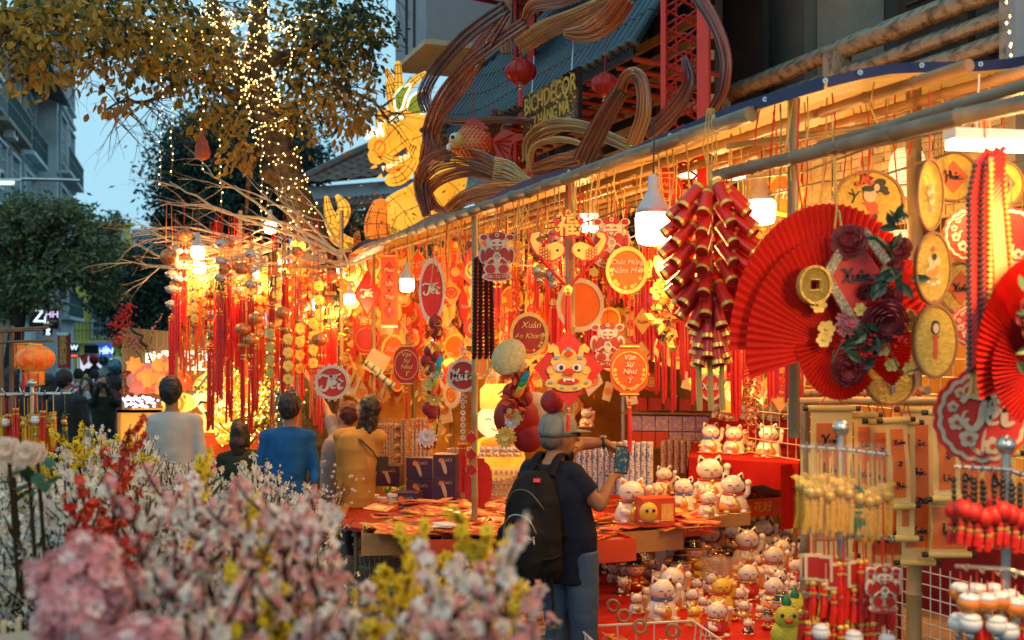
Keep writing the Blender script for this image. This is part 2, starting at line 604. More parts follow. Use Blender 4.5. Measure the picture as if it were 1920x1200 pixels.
# concrete upper storey that juts out at the far end
nb_ = thing('jutting_balcony','plain grey concrete bay jutting into the sky beside the dragon lantern','balcony')
b = MB(); wallbox(b,13.3,14.7,1.2,4.0,5.75,8.5); b.build('bay_wall',M('grey_render',(.34,.34,.36),.8,var=.1,vs=2,bump=.15),nb_)
b = MB(); wallbox(b,13.28,14.72,1.18,4.0,5.68,5.745); b.build('soffit',M('warm_lit_soffit',(.62,.48,.30),.8,var=.12),nb_)  # warm light from below is put into the soffit colour
b = MB(); wallbox(b,13.42,14.4,2.2,4.0,3.0,5.67); b.build('lower_wall',M('mottled_glass_wall',(.26,.27,.25),.5,var=.3,vs=3),nb_)
for z in (4.0,4.9):
 b = MB(); wallbox(b,13.40,14.42,2.17,2.2,z,z+.04); b.build('wall_band',m_conc,nb_)
for Y in (13.75,14.1):
 b = MB(); wallbox(b,Y,Y+.025,1.17,1.195,5.76,8.4); b.build('panel_joint',m_conc2,nb_)
# ------------------------------------------------------------------ bulbs that light the stall
m_glow = M('glowing_bulb',(1,.9,.7),.4,emit=(1,.86,.58),es=6)
m_glow2 = M('glowing_tube',(1,.9,.7),.4,emit=(1,.88,.64),es=4)
m_housing = M('bulb_housing',(.55,.50,.47),.35,var=.05)
def bulb(px,py,w,k,power,label,Y=None,up=.25,name='light_bulb'):
 loc = PF(px,py,w) if Y is None else P(px,py,Y)
 t = thing(name,label,'bulb',loc,0,'bulbs that light the stall')
 g = MB(); g.lathe([(.03*k,-.062*k),(.052*k,-.055*k),(.060*k,-.035*k),(.062*k,.03*k),(.058*k,.045*k)],n=20)
 g.build('glass',m_glow,t,True)
 h = MB(); h.lathe([(.0615*k,.0455*k),(.055*k,.065*k),(.030*k,.105*k),(.019*k,.13*k),(.018*k,.17*k),(.006*k,.18*k)],n=18)
 h.build('housing',m_housing,t,True)
 c = MB(); c.tube([(0,0,.178*k),(.004,0,.178*k+up*.6),(-.004,0,.178*k+up)],.004,5)
 c.build('cord',m_black,t)
 lamp(loc+Vector((0,-.02,-.13*k)),power)
 return t
BP = 32
bulb(1225,425,-.15,1.35,BP*1.3,'largest lit bulb with grey conical cap left of the firecracker bunch')
bulb(1428,395,.75,1.2,BP,'lit bulb glowing between the firecracker bunch and the red fan')
bulb(1104,416,.9,1.25,BP,'lit bulb right of the twin carp ornament below the awning')
bulb(763,533,0,1.05,BP,'lit bulb hanging between the red banner and the oval sign')
bulb(597,570,None,1.0,BP,'lit bulb lowest of those among the red tassels',Y=10.6)
bulb(474,510,None,1.0,BP,'lit bulb in the middle of the tassels below the dry twigs',Y=10.6)
bulb(371,472,None,1.0,BP,'upper lit bulb of the pair near the far left twigs',Y=10.4)
bulb(374,501,None,.95,BP*.5,'lower lit bulb of the pair near the far left twigs',Y=10.9)
bulb(507,426,None,.95,BP*.8,'lit bulb hanging above the twigs beside the tree trunk',Y=10.9)
bulb(452,522,None,.9,BP*.6,'lit bulb half hidden behind the one in the middle of the tassels',Y=11.6)
bulb(528,495,None,.9,BP*.6,'lit bulb just under the densest twigs',Y=11.4)
bulb(655,560,None,.9,BP*.8,'lit bulb beside the dark red diamond sign',Y=11.0)
bulb(636,512,None,.9,BP*.8,'lit bulb high behind the dark red diamond sign',Y=12.2)
bulb(935,470,1.3,1.1,BP,'lit bulb behind the two red deity plaques')
bulb(1560,430,1.9,1.2,BP*1.2,'lit bulb behind the round tray with the painted girl')
# fluorescent lamps
def tubelamp(loc,L,rz,label,power):
 t = thing('tube_lamp',label,'lamp',loc,rz)
 g = MB(); g.box((0,0,0),(L,.07,.03)); g.build('diffuser',m_glow2,t)
 g = MB(); g.box((0,0,.035),(L*1.03,.08,.035)); g.build('casing',m_white,t)
 for s in (-1,1):
  g = MB(); g.tube([(s*L*.3,0,.05),(s*L*.3+.01,0,.25)],.003,4); g.build('cord',m_white,t)
 lamp(Vector(loc) +Vector((0,0,-.09)),power,(1,.56,.19),.12)
 return t
tubelamp(PF(1903,275,.5),.5,.2,'wide white lamp glowing at the end of the beam beyond the upright firecrackers',BP*.9)
tubelamp(PF(1330,330,1.2) +Vector((0,0,.0)),.5,RZS+pi/2,'white tube lamp tucked under the awning behind the firecrackers',BP)
# bulbs hidden behind goods to light the shelves; the cat shelf one is added
for px,py,w in ((1290,640,1.5),(1000,640,1.6),(1640,560,1.8),(820,640,1.7),(1400,690,2.4)):
 bulb(px,py,w,.9,BP*1.1, {1290: 'bulb glowing behind the hanging firecrackers deep in the stall',1000: 'bulb glowing deep behind the lion face ornament',1640: 'bulb glowing behind the big red fan',820: 'bulb glowing deep behind the oval red sign',1400: 'added bulb hidden above the small shelf of lucky cats'}[px])

for Y,lb in ((2.85,'added unseen bulb at the stall edge beyond the red fan with the dark roses'),(2.3,'added unseen bulb at the near end of the stall edge')):
 p = ST(Y,-.25,2.62)  # bulbs added out of view to light the goods from the front
 bulb(960+F*p.x/p.y,HY- (p.z-HC)*F/p.y,None,1.1,BP*1.5,lb,Y=p.y)

# lamp added unseen behind the viewer to light the fronts of the goods
sl_ = thing('added_lamp','added warm lamp on a dark post, unseen behind the viewer','street lamp',(-3.4,-.6,0))
b = MB(); b.tube([(0,0,0),(0,0,5.3),(.25,.1,5.7),(1.2,.4,5.85)],[.07,.05,.045,.04],10); b.build('post',m_black,sl_,True)
b = MB(); b.box((1.45,.5,5.83),(.6,.22,.08)); b.build('housing',m_steel,sl_)
b = MB(); b.box((1.45,.5,5.78),(.5,.17,.015)); b.build('lens',m_glow2,sl_)
lamp((-1.95,-.1,5.6),270,(1,.62,.30),.25)
# ------------------------------------------------------------------ calligraphy
GL = {
 'Tết': [[(-.92,.30),(-.70,.52),(-.25,.44),(.30,.50),(.62,.62)],[(-.02,.52),(-.22,.15),(-.30,-.30),(-.55,-.58),(-.82,-.40),(-.70,-.22)],
   [(-.02,-.22),(.17,-.10),(.20,.08),(.06,.12),(-.06,-.12),(.02,-.40),(.30,-.34)],[(-.04,.22),(.06,.34),(.18,.20)],[(.20,.30),(.34,.46)],
   [(.56,.28),(.47,-.15),(.52,-.44),(.80,-.34)],[(.32,.02),(.55,.06),(.82,.12)]],
 'Xuân': [[(-.98,.30),(-.84,.46),(-.70,.20),(-.52,-.36),(-.30,-.42)],[(-.28,.56),(-.60,.05),(-.92,-.48)],[(-.24,.12),(-.26,-.22),(-.10,-.34),(.02,-.10),(.06,.10),(.06,-.26)],
   [(.40,.06),(.22,.02),(.18,-.26),(.34,-.30),(.44,.04),(.46,-.28)],[(.22,.22),(.32,.36),(.44,.22)],[(.58,.10),(.58,-.30)],[(.58,-.05),(.72,.12),(.80,-.06),(.82,-.28),(1.0,-.2)]],
 'Phúc': [[(-.70,.50),(-.74,.0),(-.80,-.62)],[(-.92,.36),(-.62,.60),(-.40,.38),(-.52,.08),(-.74,.02)],[(-.36,.52),(-.38,-.28)],[(-.38,-.08),(-.22,.06),(-.16,-.28)],
   [(-.04,.06),(-.04,-.24),(.12,-.26),(.16,.06),(.18,-.26)],[(.12,.22),(.24,.42)],[(.62,.02),(.40,.04),(.34,-.22),(.60,-.28),(.86,-.14)]],
 'Lộc': [[(-.7,.56),(-.74,-.1),(-.66,-.4),(-.3,-.3)],[(.0,.05),(-.16,-.1),(.0,-.34),(.16,-.1),(0,.05)],[(-.1,.2),(0,.32),(.12,.2)],[(.7,.02),(.48,.04),(.4,-.22),(.66,-.3),(.9,-.18)]],
 'swirl': [[(-.3,.3),(-.1,.45),(.05,.15),(-.15,-.1),(.1,-.25),(.35,0)],[(-.35,-.05),(-.1,-.3),(.2,-.45)],[(.1,.4),(.3,.25),(.15,.05)]],
}
def script(key,size,m,parent,loc=(0,0,0),wd=.16,rz=0.0,ry=0.0,name='lettering',t=.005,sx=1.0):
 b = MB()
 for s in GL[key]:
  b.stroke([(x*size*sx,z*size) for x,z in s],wd*size,-t,t)
 o = b.build(name,m,parent)
 o.location = loc
 o.rotation_euler = (0,ry,rz)
 return o
def px2m(px,w):
 return FYw(px,w)/F
def hang(t,top,length,m=None,name='cord'):
 b = MB(); b.tube([(0,0,top),(.003,0,top+length*.5),(0,0,top+length)],.0028,4)
 return b.build(name,m or m_redcord,t)
def tassel_mb(b,x,z,L,r=.012,y=0.0,n=7):
 b.tube([(x,y,z),(x,y,z-.012),(x,y,z-.03),(x+R.uniform(-.004,.004),y,z-L*.6),(x+R.uniform(-.008,.008),y,z-L)],[.004,r*.8,r*.75,r,r*.9],n)
def tassel(parent,x,z,L,m=None,r=.012,y=0.0):
 b = MB(); tassel_mb(b,x,z,L,r,y)
 o = b.build('tassel',m or m_silk,parent)
 k = MB(); k.ball((x,y,z+.004),r*.9,8,5,sz=.8); k.tube([(x,y,z-.022),(x,y,z-.03)],r*.95,8)
 k.build('knot',m_goldleaf,o)
 return o
def petals(mb,c,r,n=5,y=-.004,t=.004,inner=.35):
 for i in range(n):
  a = 2*pi*i/n + .3
  q = [(c[0] +r*.55*cos(a) +r*.45*cos(b),c[1] +r*.55*sin(a) +r*.45*sin(b)) for b in [2*pi*j/8 for j in range(8)]]
  mb.prism(q,t,y+i*.0006)
def lantern_outline(w,h,n=10):
 o = []
 for i in range(n+1):
  a = -pi/2 + pi*i/n
  o.append((w*(.42+.58*cos(a) ** .6 if cos(a) > 0 else .42),h*.80*sin(a)))
 o = [(.45*w,-h),(.45*w,-h*.86)] + [(x,z*.99) for x,z in o][1:-1] + [(.45*w,h*.86),(.45*w,h)]
 return o + [(-x,z) for x,z in reversed(o)]

FLAKE = M('white_flower',(.80,.70,.66),.5,var=.08,trans=.3)
def sign(px,py,wpx,hpx,label,shape='disc',board=None,frame=None,texts=(),w=0.0,yaw=.0,cat='sign',name='hanging_sign',group='hanging wish signs',tl=None,rim=None,tassels=0,script_=None,orn=0,cord=.25,tcol=None,up=None):
 Y = FYw(px,w)
 s = Y/F
 a,c = wpx*s/2,hpx*s/2
 t = thing(name,label,cat,P(px,py,Y),yaw,group)
 board = board or m_red; tcol = tcol or (m_filig if board in (m_orange,m_ored) else m_gold)
 b = MB()
 if shape == 'disc': b.prism([(a*cos(2*pi*i/36),c*sin(2*pi*i/36)) for i in range(36)],.012)
 elif shape == 'diamond': b.prism([(0,-c),(a,0),(0,c),(-a,0)],.012)
 elif shape == 'rect': b.prism([(-a,-c),(a,-c),(a,c),(-a,c)],.012)
 elif shape == 'lantern': b.prism(lantern_outline(a,c),.012)
 elif shape == 'scallop': b.prism(polar(96,lambda q: a*(1-.055*(1-abs(sin(q*9))))),.010)
 elif shape == 'leaf': b.prism([(0,-c),(a*.7,-c*.5),(a,.1*c),(a*.75,.6*c),(0,c),(-a*.75,.6*c),(-a,.1*c),(-a*.7,-c*.5)],.012)
 b.build('board',board,t)
 if frame is not None:
  f = MB()
  if shape == 'disc':
   f.ring(.86,1.04,.02,-.004,36,sx=a,sz=c,wob=.0)
   if orn:
    for i in range(orn):
     q = 2*pi*i/orn
     f.ring(.03,.055,.014,0,10,cx=a*1.08*cos(q),cz=c*1.08*sin(q),sx=a*1.6,sz=a*1.6)
  elif shape == 'diamond':
   for k,(p,q) in enumerate((((0,-c),(a,0)),((a,0),(0,c)),((0,c),(-a,0)),((-a,0),(0,-c)))):
    f.tube([(p[0]*.96,-.009-k*.0005,p[1]*.96),(q[0]*.96,-.009,q[1]*.96)],a*.05,4)
  elif shape == 'lantern':
   f.ring(.88,.92,.006,-.008,30,sx=a,sz=c*.8)
   f.box((0,-.003,c*.93),(a*1.0,.022,c*.06)); f.box((0,-.003,-c*.93),(a*1.0,.022,c*.06))
  elif shape == 'rect':
   f.box((0,-.008,c*.97),(a*2,.01,c*.03)); f.box((0,-.008,-c*.97),(a*2,.01,c*.03))
  elif shape == 'scallop':
   f.add([(x*.93*k,-.0075-.001*k,z*.93*k) for k in (1,.9) for x,z in polar(96,lambda q: a*(1-.055*(1-abs(sin(q*9)))))],[(i,(i+1) % 96,96+ (i+1) % 96,96+i) for i in range(96)])
  f.build('frame',frame,t,2)
 for x in texts:
  word(x[0],x[1]*c,x[5] if len(x) > 5 else tcol,t,(x[2]*a,-.012,x[3]*c),shear=x[4] if len(x) > 4 else .25,bold=.0,ext=.002)
 if script_:
  script(script_[0],script_[1]*a,script_[2],t,(0,-.012,script_[3]*c if len(script_) > 3 else 0),wd=.19,t=.008)
 if rim:
  q = MB()
  for i in range(14):
   an = pi + pi*i/13
   if R.random() < .7: petals(q,(a*.75*cos(an),c*.75*sin(an)),a*R.uniform(.07,.12),y=-.009)
  q.build('blossom_print',rim,t)
 for i in range(tassels):
  x = (i- (tassels-1)/2)*.03
  tassel(t,x,-c-.03,(tl or .25)*R.uniform(.9,1.05))
 if tassels:
  k = MB(); k.tube([(0,0,-c),(0,0,-c-.03)],.003,4); k.build('loop',m_redcord,t)
 hang(t,c,cord if up is None else up)
 return t

m_filig = M('cream_filigree',(.66,.56,.42),.45,var=.08)
# --- the large signs with brush lettering
sign(810,545,47,118,'tall oval red sign with cream ornate frame and the word Tết','disc',m_red,m_filig,w=.0,script_=('Tết',.82,m_filig,.05),orn=14,cord=.1)
sign(623,717,62,62,'round red sign reading Tết in a cream lace frame above the raised hand','disc',m_red,m_filig,w=-.62,script_=('Tết',.85,m_filig),orn=18)
sign(689,550,50,88,'dark red fretwork diamond sign with Tết in its round centre','diamond',m_dred,m_red,w=.0,script_=('Tết',.55,m_filig),tassels=1,tl=.12)
t = sign(868,704,56,60,'round dark red medallion reading Xuân in silver filigree over a long pendant','disc',m_dred,m_filig,w=-.05,script_=('Xuân',.82,m_filig),orn=12,cord=.3)
fb = MB()
for sx,sz in ((0,1),(0,-1),(1,0),(-1,0)):
 for k in range(3):
  c_ = .155 + k*.035
  fb.ring(.010-k*.001,.017-k*.001,.008,0,10,cx=sx*c_,cz=sz*c_)
  if k < 2: fb.ring(.006,.011,.008,0,8,cx=sx*c_+sz*.018,cz=sz*c_+sx*.018); fb.ring(.006,.011,.008,0,8,cx=sx*c_-sz*.018,cz=sz*c_-sx*.018)
for k in range(5): fb.ring(.008,.02,.008,0,8,cx=0,cz=-.27-k*.045)
fb.build('filigree',m_filig,t)
for x in (-.02,.0,.02): tassel(t,x,-.5,.35)
# --- wish boards
sign(992,628,70,82,'dark red round board with gold An Khang wishes and gold blossom rim','disc',m_dred,m_gold,(('Xuân',.42,0.1,.45),('An Khang',.34,0,-.05)),w=.1,rim=m_gold)
sign(762,684,48,76,'dark red lantern shaped board with vertical gold wishes','lantern',m_dred,m_gold,(('Vạn',.30,0,.5),('Sự',.30,0,.2),('Như',.30,0,-.1),('Ý',.34,0,-.45)),w=-.1,tassels=1)
sign(1180,694,72,96,'orange red lantern shaped board with pale vertical wishes above the watch hand','lantern',m_ored,m_gold,(('Vạn',.28,0,.5),('Sự',.28,0,.22),('Như',.28,0,-.06),('Ý',.32,0,-.4)),w=-.1,tassels=1,rim=m_gold)
sign(1175,507,76,86,'orange round board reading Chúc Mừng Năm Mới with gold blossoms below','disc',m_orange,m_gold,(('Chúc Mừng',.30,0,.35),('Năm Mới',.34,0,-.02)),w=.25,rim=m_gold)
sign(1088,572,86,96,'large plain orange disc with a pale starburst behind the carp ornament','disc',m_orange,m_filig,(),w=.7)
sign(1249,362,62,80,'red lantern shaped board with gold An Khang lettering near the big bulb','lantern',m_red,m_gold,(('An',.32,0,.42),('Khang',.32,0,.1),('Phát',.32,0,-.3)),w=.45,yaw=-.35)
sign(1205,603,34,50,'yellow diamond card with red round centre hung above another by the red streamers','diamond',m_yellow,m_gold,(('Xuân',.4,0,0,.2,m_red),),w=.6,yaw=-.2)
sign(1203,660,34,48,'yellow diamond card lower of the two by the red streamers','diamond',m_yellow,m_red,(('Vui',.4,0,0,.2,m_red),),w=.6,yaw=-.2)
t = sign(730,545,32,134,'tall orange red banner with four gold diamonds and a white foot','rect',m_ored,m_gold,(),w=.0,cat='banner')
for i,c_ in enumerate(('Phúc','Lộc','Thọ','Ý')):
 dm = MB(); dm.prism([(0,-.075),(.055,0),(0,.075),(-.055,0)],.006,-.010); z = .19 - i*.125
 o = dm.build('diamond_panel',m_dred,t); o.location = (0,0,z)
 word(c_,.05,m_gold,t,(0,-.016,z),shear=.2,ext=.001)
b = MB(); b.box((0,0,-.33),(.15,.018,.022)); b.build('foot_rail',m_white,t)
sign(783,497,42,60,'orange diamond board with gold round emblem behind the bulb','diamond',m_ored,m_gold,(('Lộc',.5,0,0),),w=.5)
sign(846,492,36,84,'pale orange oval board high behind the oval Tết sign','disc',m_orange,None,(),w=.9)
sign(868,575,28,66,'red teardrop plaque with cream border seen nearly edge on','leaf',m_red,m_filig,(('Xuân',.3,0,0,0,m_filig),),w=.1,yaw=.9)
sign(738,658,44,60,'orange round board half hidden by the dark red lantern board','disc',m_orange,m_gold,(('Xuân',.5,0,.1),),w=.4)
sign(745,712,26,44,'small orange oval board under a thin curved wire','disc',m_orange,m_gold,(),w=.5)
t = sign(706,680,40,42,'plain cream paper flag tilted beside the orange round board','rect',m_cream,None,(),w=.2,cat='flag',name='paper_flag'); t.rotation_euler = (0,.5,.1)
sign(900,680,30,60,'small orange oval board left of the straw hat','disc',m_orange,m_gold,(),w=.8)
sign(1470,365,70,80,'orange board reading Phú behind the pole under the beam','disc',m_orange,m_gold,(('Phú',.7,0,0,.3,m_white),),w=1.0)
sign(1332,725,42,52,'small red round sign with white lettering below the firecracker bunch','disc',m_red,m_filig,(('Xuân',.7,0,0,.3,m_white),),w=.8)
sign(1208,656,30,34,'small red disc with cream ring near the yellow diamond cards','disc',m_red,m_filig,(),w=.9)
sign(688,636,48,60,'red lattice pagoda shaped paper cut under the diamond sign','lantern',m_red,m_gold,(),w=.15,tassels=2)
for i,(px,py) in enumerate(((530,640),(700,600),(952,560),(1280,560),(1135,600),(845,650))):
 sign(px+8,py,40,46,['orange disc behind the red tassels','orange disc behind the red lattice paper cut','orange disc behind the black firecracker string','orange disc behind the firecracker bunch','orange disc behind the red cap deity plaque','orange disc above the Xuân medallion'][i],'disc',m_orange,m_gold,(),w=1.1 if i else .6)

# --- twin carp ornament
def fish_outline(s,k=1.0):
 return [(x*s*k,z*s*k) for x,z in ((-.5,.10),(-.42,.30),(-.15,.38),(.15,.28),(.35,.12),(.55,.30),(.70,.50),(.52,.62),(.62,.78),(.85,.72),(.92,.45),(.80,.15),(.62,-.12),(.30,-.35),(-.05,-.38),(-.35,-.22),(-.48,-.05))]
Y = FYw(1065,-.05); s = Y/F
t = thing('carp_ornament','red and gold ornament of twin carp under a 福 plate with red tassel','ornament',P(1065,470,Y))
b = MB()
for p,q in (((0,-70),(62,-5)),((62,-5),(0,60)),((0,60),(-62,-5)),((-62,-5),(0,-70))):
 b.tube([(p[0]*s,0,p[1]*s),(q[0]*s,0,q[1]*s)],.008,4)
for k in range(-7,8):
 q = k*7*s; L = (62-abs(k)*8.5)*s
 if L > 0: b.box((q,.002,-5*s),(.002,.002,2*L)); b.box((0,.0045,q-5*s),(2*L,.002,.002))
b.build('lattice_frame',m_red,t)
for sgn in (1,-1):
 X = Matrix.Translation((sgn*30*s,0,-2*s)) @ Matrix.Rotation(0,4,'Y')
 def mir(pts): return [(x*sgn,z) for x,z in pts] if sgn > 0 else [(x*sgn,z) for x,z in reversed(pts)]
 b = MB().at(X); b.prism(mir(fish_outline(50*s)),.014,-.01)
 c_ = b.build('carp',m_red,t)
 b = MB().at(X); b.prism(mir([(x*.9+.008*0,z*.9+1*s) for x,z in fish_outline(50*s)]),.004,-.020)
 b.build('gold_skin',m_gold,c_)
 b = MB().at(X)
 for i in range(4):
  for j in range(3+ (i % 2)):
   b.ring(2.2*s,3.6*s,.003,-.0245,8,cx=sgn*(6+i*5)*s,cz=(-12+j*6- (i % 2)*3+i)*s)
 b.build('scales',m_red,c_)
 b = MB().at(X); b.ball((sgn* -10*s,-.022,2*s),2.6*s,8,6); b.build('eye',m_black,c_)
b = MB()
for (x,z,r) in ((0,48,22),(-16,55,12),(16,55,12),(-14,38,13),(14,38,13),(0,64,12)):
 b.prism([(x*s+r*s*cos(2*pi*i/14),z*s+r*s*sin(2*pi*i/14)) for i in range(14)],.012,-.006- (x+z)*1e-5)
pl = b.build('top_plate',m_red,t)
word('福',46*s,m_gold,t,(0,-.018,46*s),ext=.003,bold=.003,shear=0)
b = MB()
for (x,z) in ((-18,62),(18,62),(0,72),(-20,40),(20,40)): b.ring(2*s,5*s,.006,-.018,10,cx=x*s,cz=z*s)
b.build('coin',m_gold,t)
hang(t,74*s,.25); tassel(t,0,-74*s,110*s,r=.02)
k = MB(); petals(k,(0,-73*s),9*s,6,y=-.012); k.build('gold_flower',m_goldleaf,t)

# --- lion face diamond
Y = FYw(1066,-.12); s = Y/F
t = thing('lion_ornament','red diamond board with a grinning gold lion face in relief','ornament',P(1066,690,Y))
b = MB(); b.prism([(0,-74*s),(66*s,0),(0,72*s),(-66*s,0)],.012); b.build('board',m_red,t)
b = MB()
for sx in (-1,1):
 for sz in (-1,1):
  for k in range(6): b.ring(1.6*s,3.2*s,.003,-.0085,8,cx=sx*(12+k*8)*s,cz=sz*(62-k*8.8)*s)
b.build('cut_pattern',m_dred,t)
f = thing('x',None,None)
bpy.data.objects.remove(f)
def blob(mb,c,rx,rz,y,n=16,t_=.008): mb.prism([((c[0] +rx*cos(2*pi*i/n))*s,(c[1] +rz*sin(2*pi*i/n))*s) for i in range(n)],t_,y)
b = MB()
for i,(x,z,rx,rz) in enumerate(((0,12,34,16),(0,-10,38,20),(-28,-28,16,9),(28,-28,16,9),(0,-36,26,8),(0,26,14,10),(-33,-4,8,8),(33,-4,8,8))): blob(b,(x,z),rx,rz,-.012-i*.0012)
face = b.build('face',m_gold,t)
b = MB()
for sx in (-1,1): b.prism([((sx*x)*s,z*s) for x,z in (((16,22),(20,40),(30,46),(40,36),(36,28),(28,30),(26,18)) if sx < 0 else reversed(((16,22),(20,40),(30,46),(40,36),(36,28),(28,30),(26,18))))],.008,-.022)
b.build('horn',m_gold,face)
for nm,m_,sh in (('eye_patch',M('pink_print',(.75,.35,.3),.5),((-17,2,13,9),(17,2,13,9))),('eye_white',m_white,((-15,1,8,7),(15,1,8,7))),('pupil',m_black,((-14,1,4,4.5),(14,1,4,4.5))),
     ('nose',m_red,((0,-6,9,6),(-6,-8,4,4),(6,-8,4,4),(0,27,8,5))),('mouth',m_red,((0,-24,20,6),)),('teeth',m_white,((-8,-22,2.5,3.5),(8,-22,2.5,3.5),(0,-21,7,1.8))),
     ('blue_mark',M('blue_print',(.20,.35,.65),.5),((-22,20,5,3),(22,20,5,3),(-12,-36,4,2),(12,-36,4,2),(0,36,5,3),(-33,-26,4,2),(33,-26,4,2)))):
 b = MB()
 for i,q in enumerate(sh): blob(b,q[:2],q[2],q[3], {'eye_patch': -.026,'eye_white': -.031,'pupil': -.036,'nose': -.040,'mouth': -.030,'teeth': -.037,'blue_mark': -.030}[nm] -i*.0006)
 b.build(nm,m_,face)
hang(t,72*s,.2); tassel(t,0,-78*s,.12)

# --- deity plaques
def plaque(px,py,hpx,w,label,long=True):
 Y = FYw(px,w); s = Y/F*hpx/90
 t = thing('deity_plaque',label,'plaque',P(px,py,Y),0,'laser cut deity plaques')
 def bl(nm,m_,lst,y,t_=.006):
  b = MB()
  for i,q in enumerate(lst):
   b.prism([((q[0] +q[2]*cos(2*pi*k/18))*s,(q[1] +q[3]*sin(2*pi*k/18))*s) for k in range(18)],t_,y-i*.0006)
  return b.build(nm,m_,t)
 bl('body_plate',m_filig,((0,26,20,20),(0,-2,27,22),(0,-22,25,14),(-25,4,9,16),(25,4,9,16),(-24,36,9,7),(24,36,9,7),(0,-36,28,9)),0,.01)
 bl('red_inlay',m_dred,((0,38,15,8),(-24,36,6,4.5),(24,36,6,4.5),(-13,2,9,15),(13,2,9,15),(-26,2,4,12),(26,2,4,12),(-12,-22,9,8),(12,-22,9,8),(0,-36,24,6)),-.012)
 bl('face',M('plaque_face',(.72,.60,.46),.5),((0,22,14,11),),-.014)
 b = MB()
 for sx in (-1,1): b.stroke([((sx*9)*s,24*s),(sx*6*s,27*s),(sx*3*s,24*s)],2*s,-.024,.003); b.stroke([(sx*1*s,19*s),(sx*6*s,18*s),(sx*10*s,20*s)],2.4*s,-.024,.003)
 b.stroke([(-6*s,16*s),(0,11*s),(6*s,16*s)],2.4*s,-.024,.003)
 b.build('features',m_dred,t)
 b = MB(); b.ring(5*s,7.5*s,.006,-.022,14,0,0); b.stroke([(-20*s,-10*s),(-8*s,-2*s),(0,-12*s),(8*s,-2*s),(20*s,-10*s)],3*s,-.022,.006)
 b.ring(2*s,4*s,.006,-.020,10,0,40*s)
 b.build('belt',m_filig,t)
 word('Thần Tài Đến',8.5*s,m_filig,t,(0,-.020,-36*s),shear=0,ext=.001)
 hang(t,46*s,.2)
 for x in (-.015,.015):
  if long: tassel(t,x,-47*s,.16)
 return t
plaque(932,482,92,-.08,'cream and red deity plaque hanging in front of the black firecracker strings')
plaque(1146,455,96,.25,'cream and red deity plaque between the carp ornament and a bulb')
plaque(1139,648,86,.1,'cream and red deity plaque with winged hat below the orange round board',False)

# --- firecracker bunch
m_cr = M('firecracker_red',(.60,.018,.010),.38,var=.12)
cr = MB(); cr.mat(0).lathe([(.026,-.068),(.026,.068)],n=12,cap=False); cr.mat(2).lathe([(.001,-.060),(.026,-.060)],n=12,cap=False); cr.lathe([(.001,.062),(.026,.062)],n=12,cap=False)
crm = cr.mesh('firecracker',[m_cr,m_goldleaf,m_dred],2)
bd = MB()
for z in (-.052,.058): bd.lathe([(.0268,z-.013 if z < 0 else z-.008),(.0268,z+.003 if z < 0 else z+.006)],n=12,cap=False)
bdm = bd.mesh('foil_band',m_goldleaf,True)
def cracker_bunch(px,ytop,ybot,w,label,n,kx=1.0):
 Y = FYw(px,w); s = Y/F
 t = thing('firecracker_bunch',label,'firecrackers',P(px,ytop,Y))
 H_ = (ybot-ytop)*s
 sizes = []
 for i in range(n):
  u = (i // 5+.5+R.uniform(-.2,.2))/(n/5)
  z = -.06 - u*(H_-.16)
  ang = (i % 5)*2*pi/5 + (i // 5)*.63
  wid = (.04+.10*sin(pi*min(1,u*1.15+.12)) ** .7)*kx
  x,y = cos(ang)*wid,sin(ang)*wid*.8
  o = bpy.data.objects.new('firecracker',crm); COL.objects.link(o); o.parent = t
  o.location = (x,y,z)
  d = Vector((x*3.2,y*3.2,-.36)).normalized()
  q = (-d).to_track_quat('Z','Y')
  o.rotation_euler = (q.to_matrix() @ Matrix.Rotation(R.uniform(0,6),3,'Z')).to_euler()
  e = bpy.data.objects.new('foil_band',bdm); COL.objects.link(e); e.parent = o
 b = MB(); b.tube([(0,0,.02),(0,0,-H_*.8)],.01,6)
 for i in range(4): b.tube([(0,0,0),((i-1.5)*.02,.01,.13),((i-1.5)*.008,0,.30)],.003,4)
 b.build('rope',m_rope,t)
 b = MB()
 for i in range(3): tassel_mb(b,-.05+i*.05,-H_*.86,.25,.014)
 b.build('straw_tassel',m_rope,t)
 return t
cracker_bunch(1332,335,712,-.1,'long hanging bunch of fat red firecrackers with gold foil bands',85,1.12)
small = MB()
for i in range(60):
 a = i*2.4; z = -i*.012
 small.tube([(cos(a)*.02,sin(a)*.02,z),(cos(a)*.05,sin(a)*.05,z-.03)],.008,5)
sm_m = small.mesh('firecrackers',M('small_cracker_red',(.55,.03,.012),.4,col2=(.75,.42,.1),ramp=(.55,.62),vs=60),2)
for px,py,w,lb in ((1398,420,.35,'string of tiny firecrackers behind the fat bunch'),(1410,690,.3,'string of tiny red firecrackers below the edge of the big fan'),(968,520,.5,'string of tiny firecrackers behind the right end of the deity plaque')):
 o = bpy.data.objects.new('small_firecracker_string',sm_m); COL.objects.link(o); o.location = PF(px,py,w); o.scale = (.75,.75,.42 if py == 690 else .6); tag(o,lb,'firecrackers')
 o2 = MB(); o2.tube([(0,0,0),(0,0,.3)],.003,4); o2.build('cord',m_rope,o)
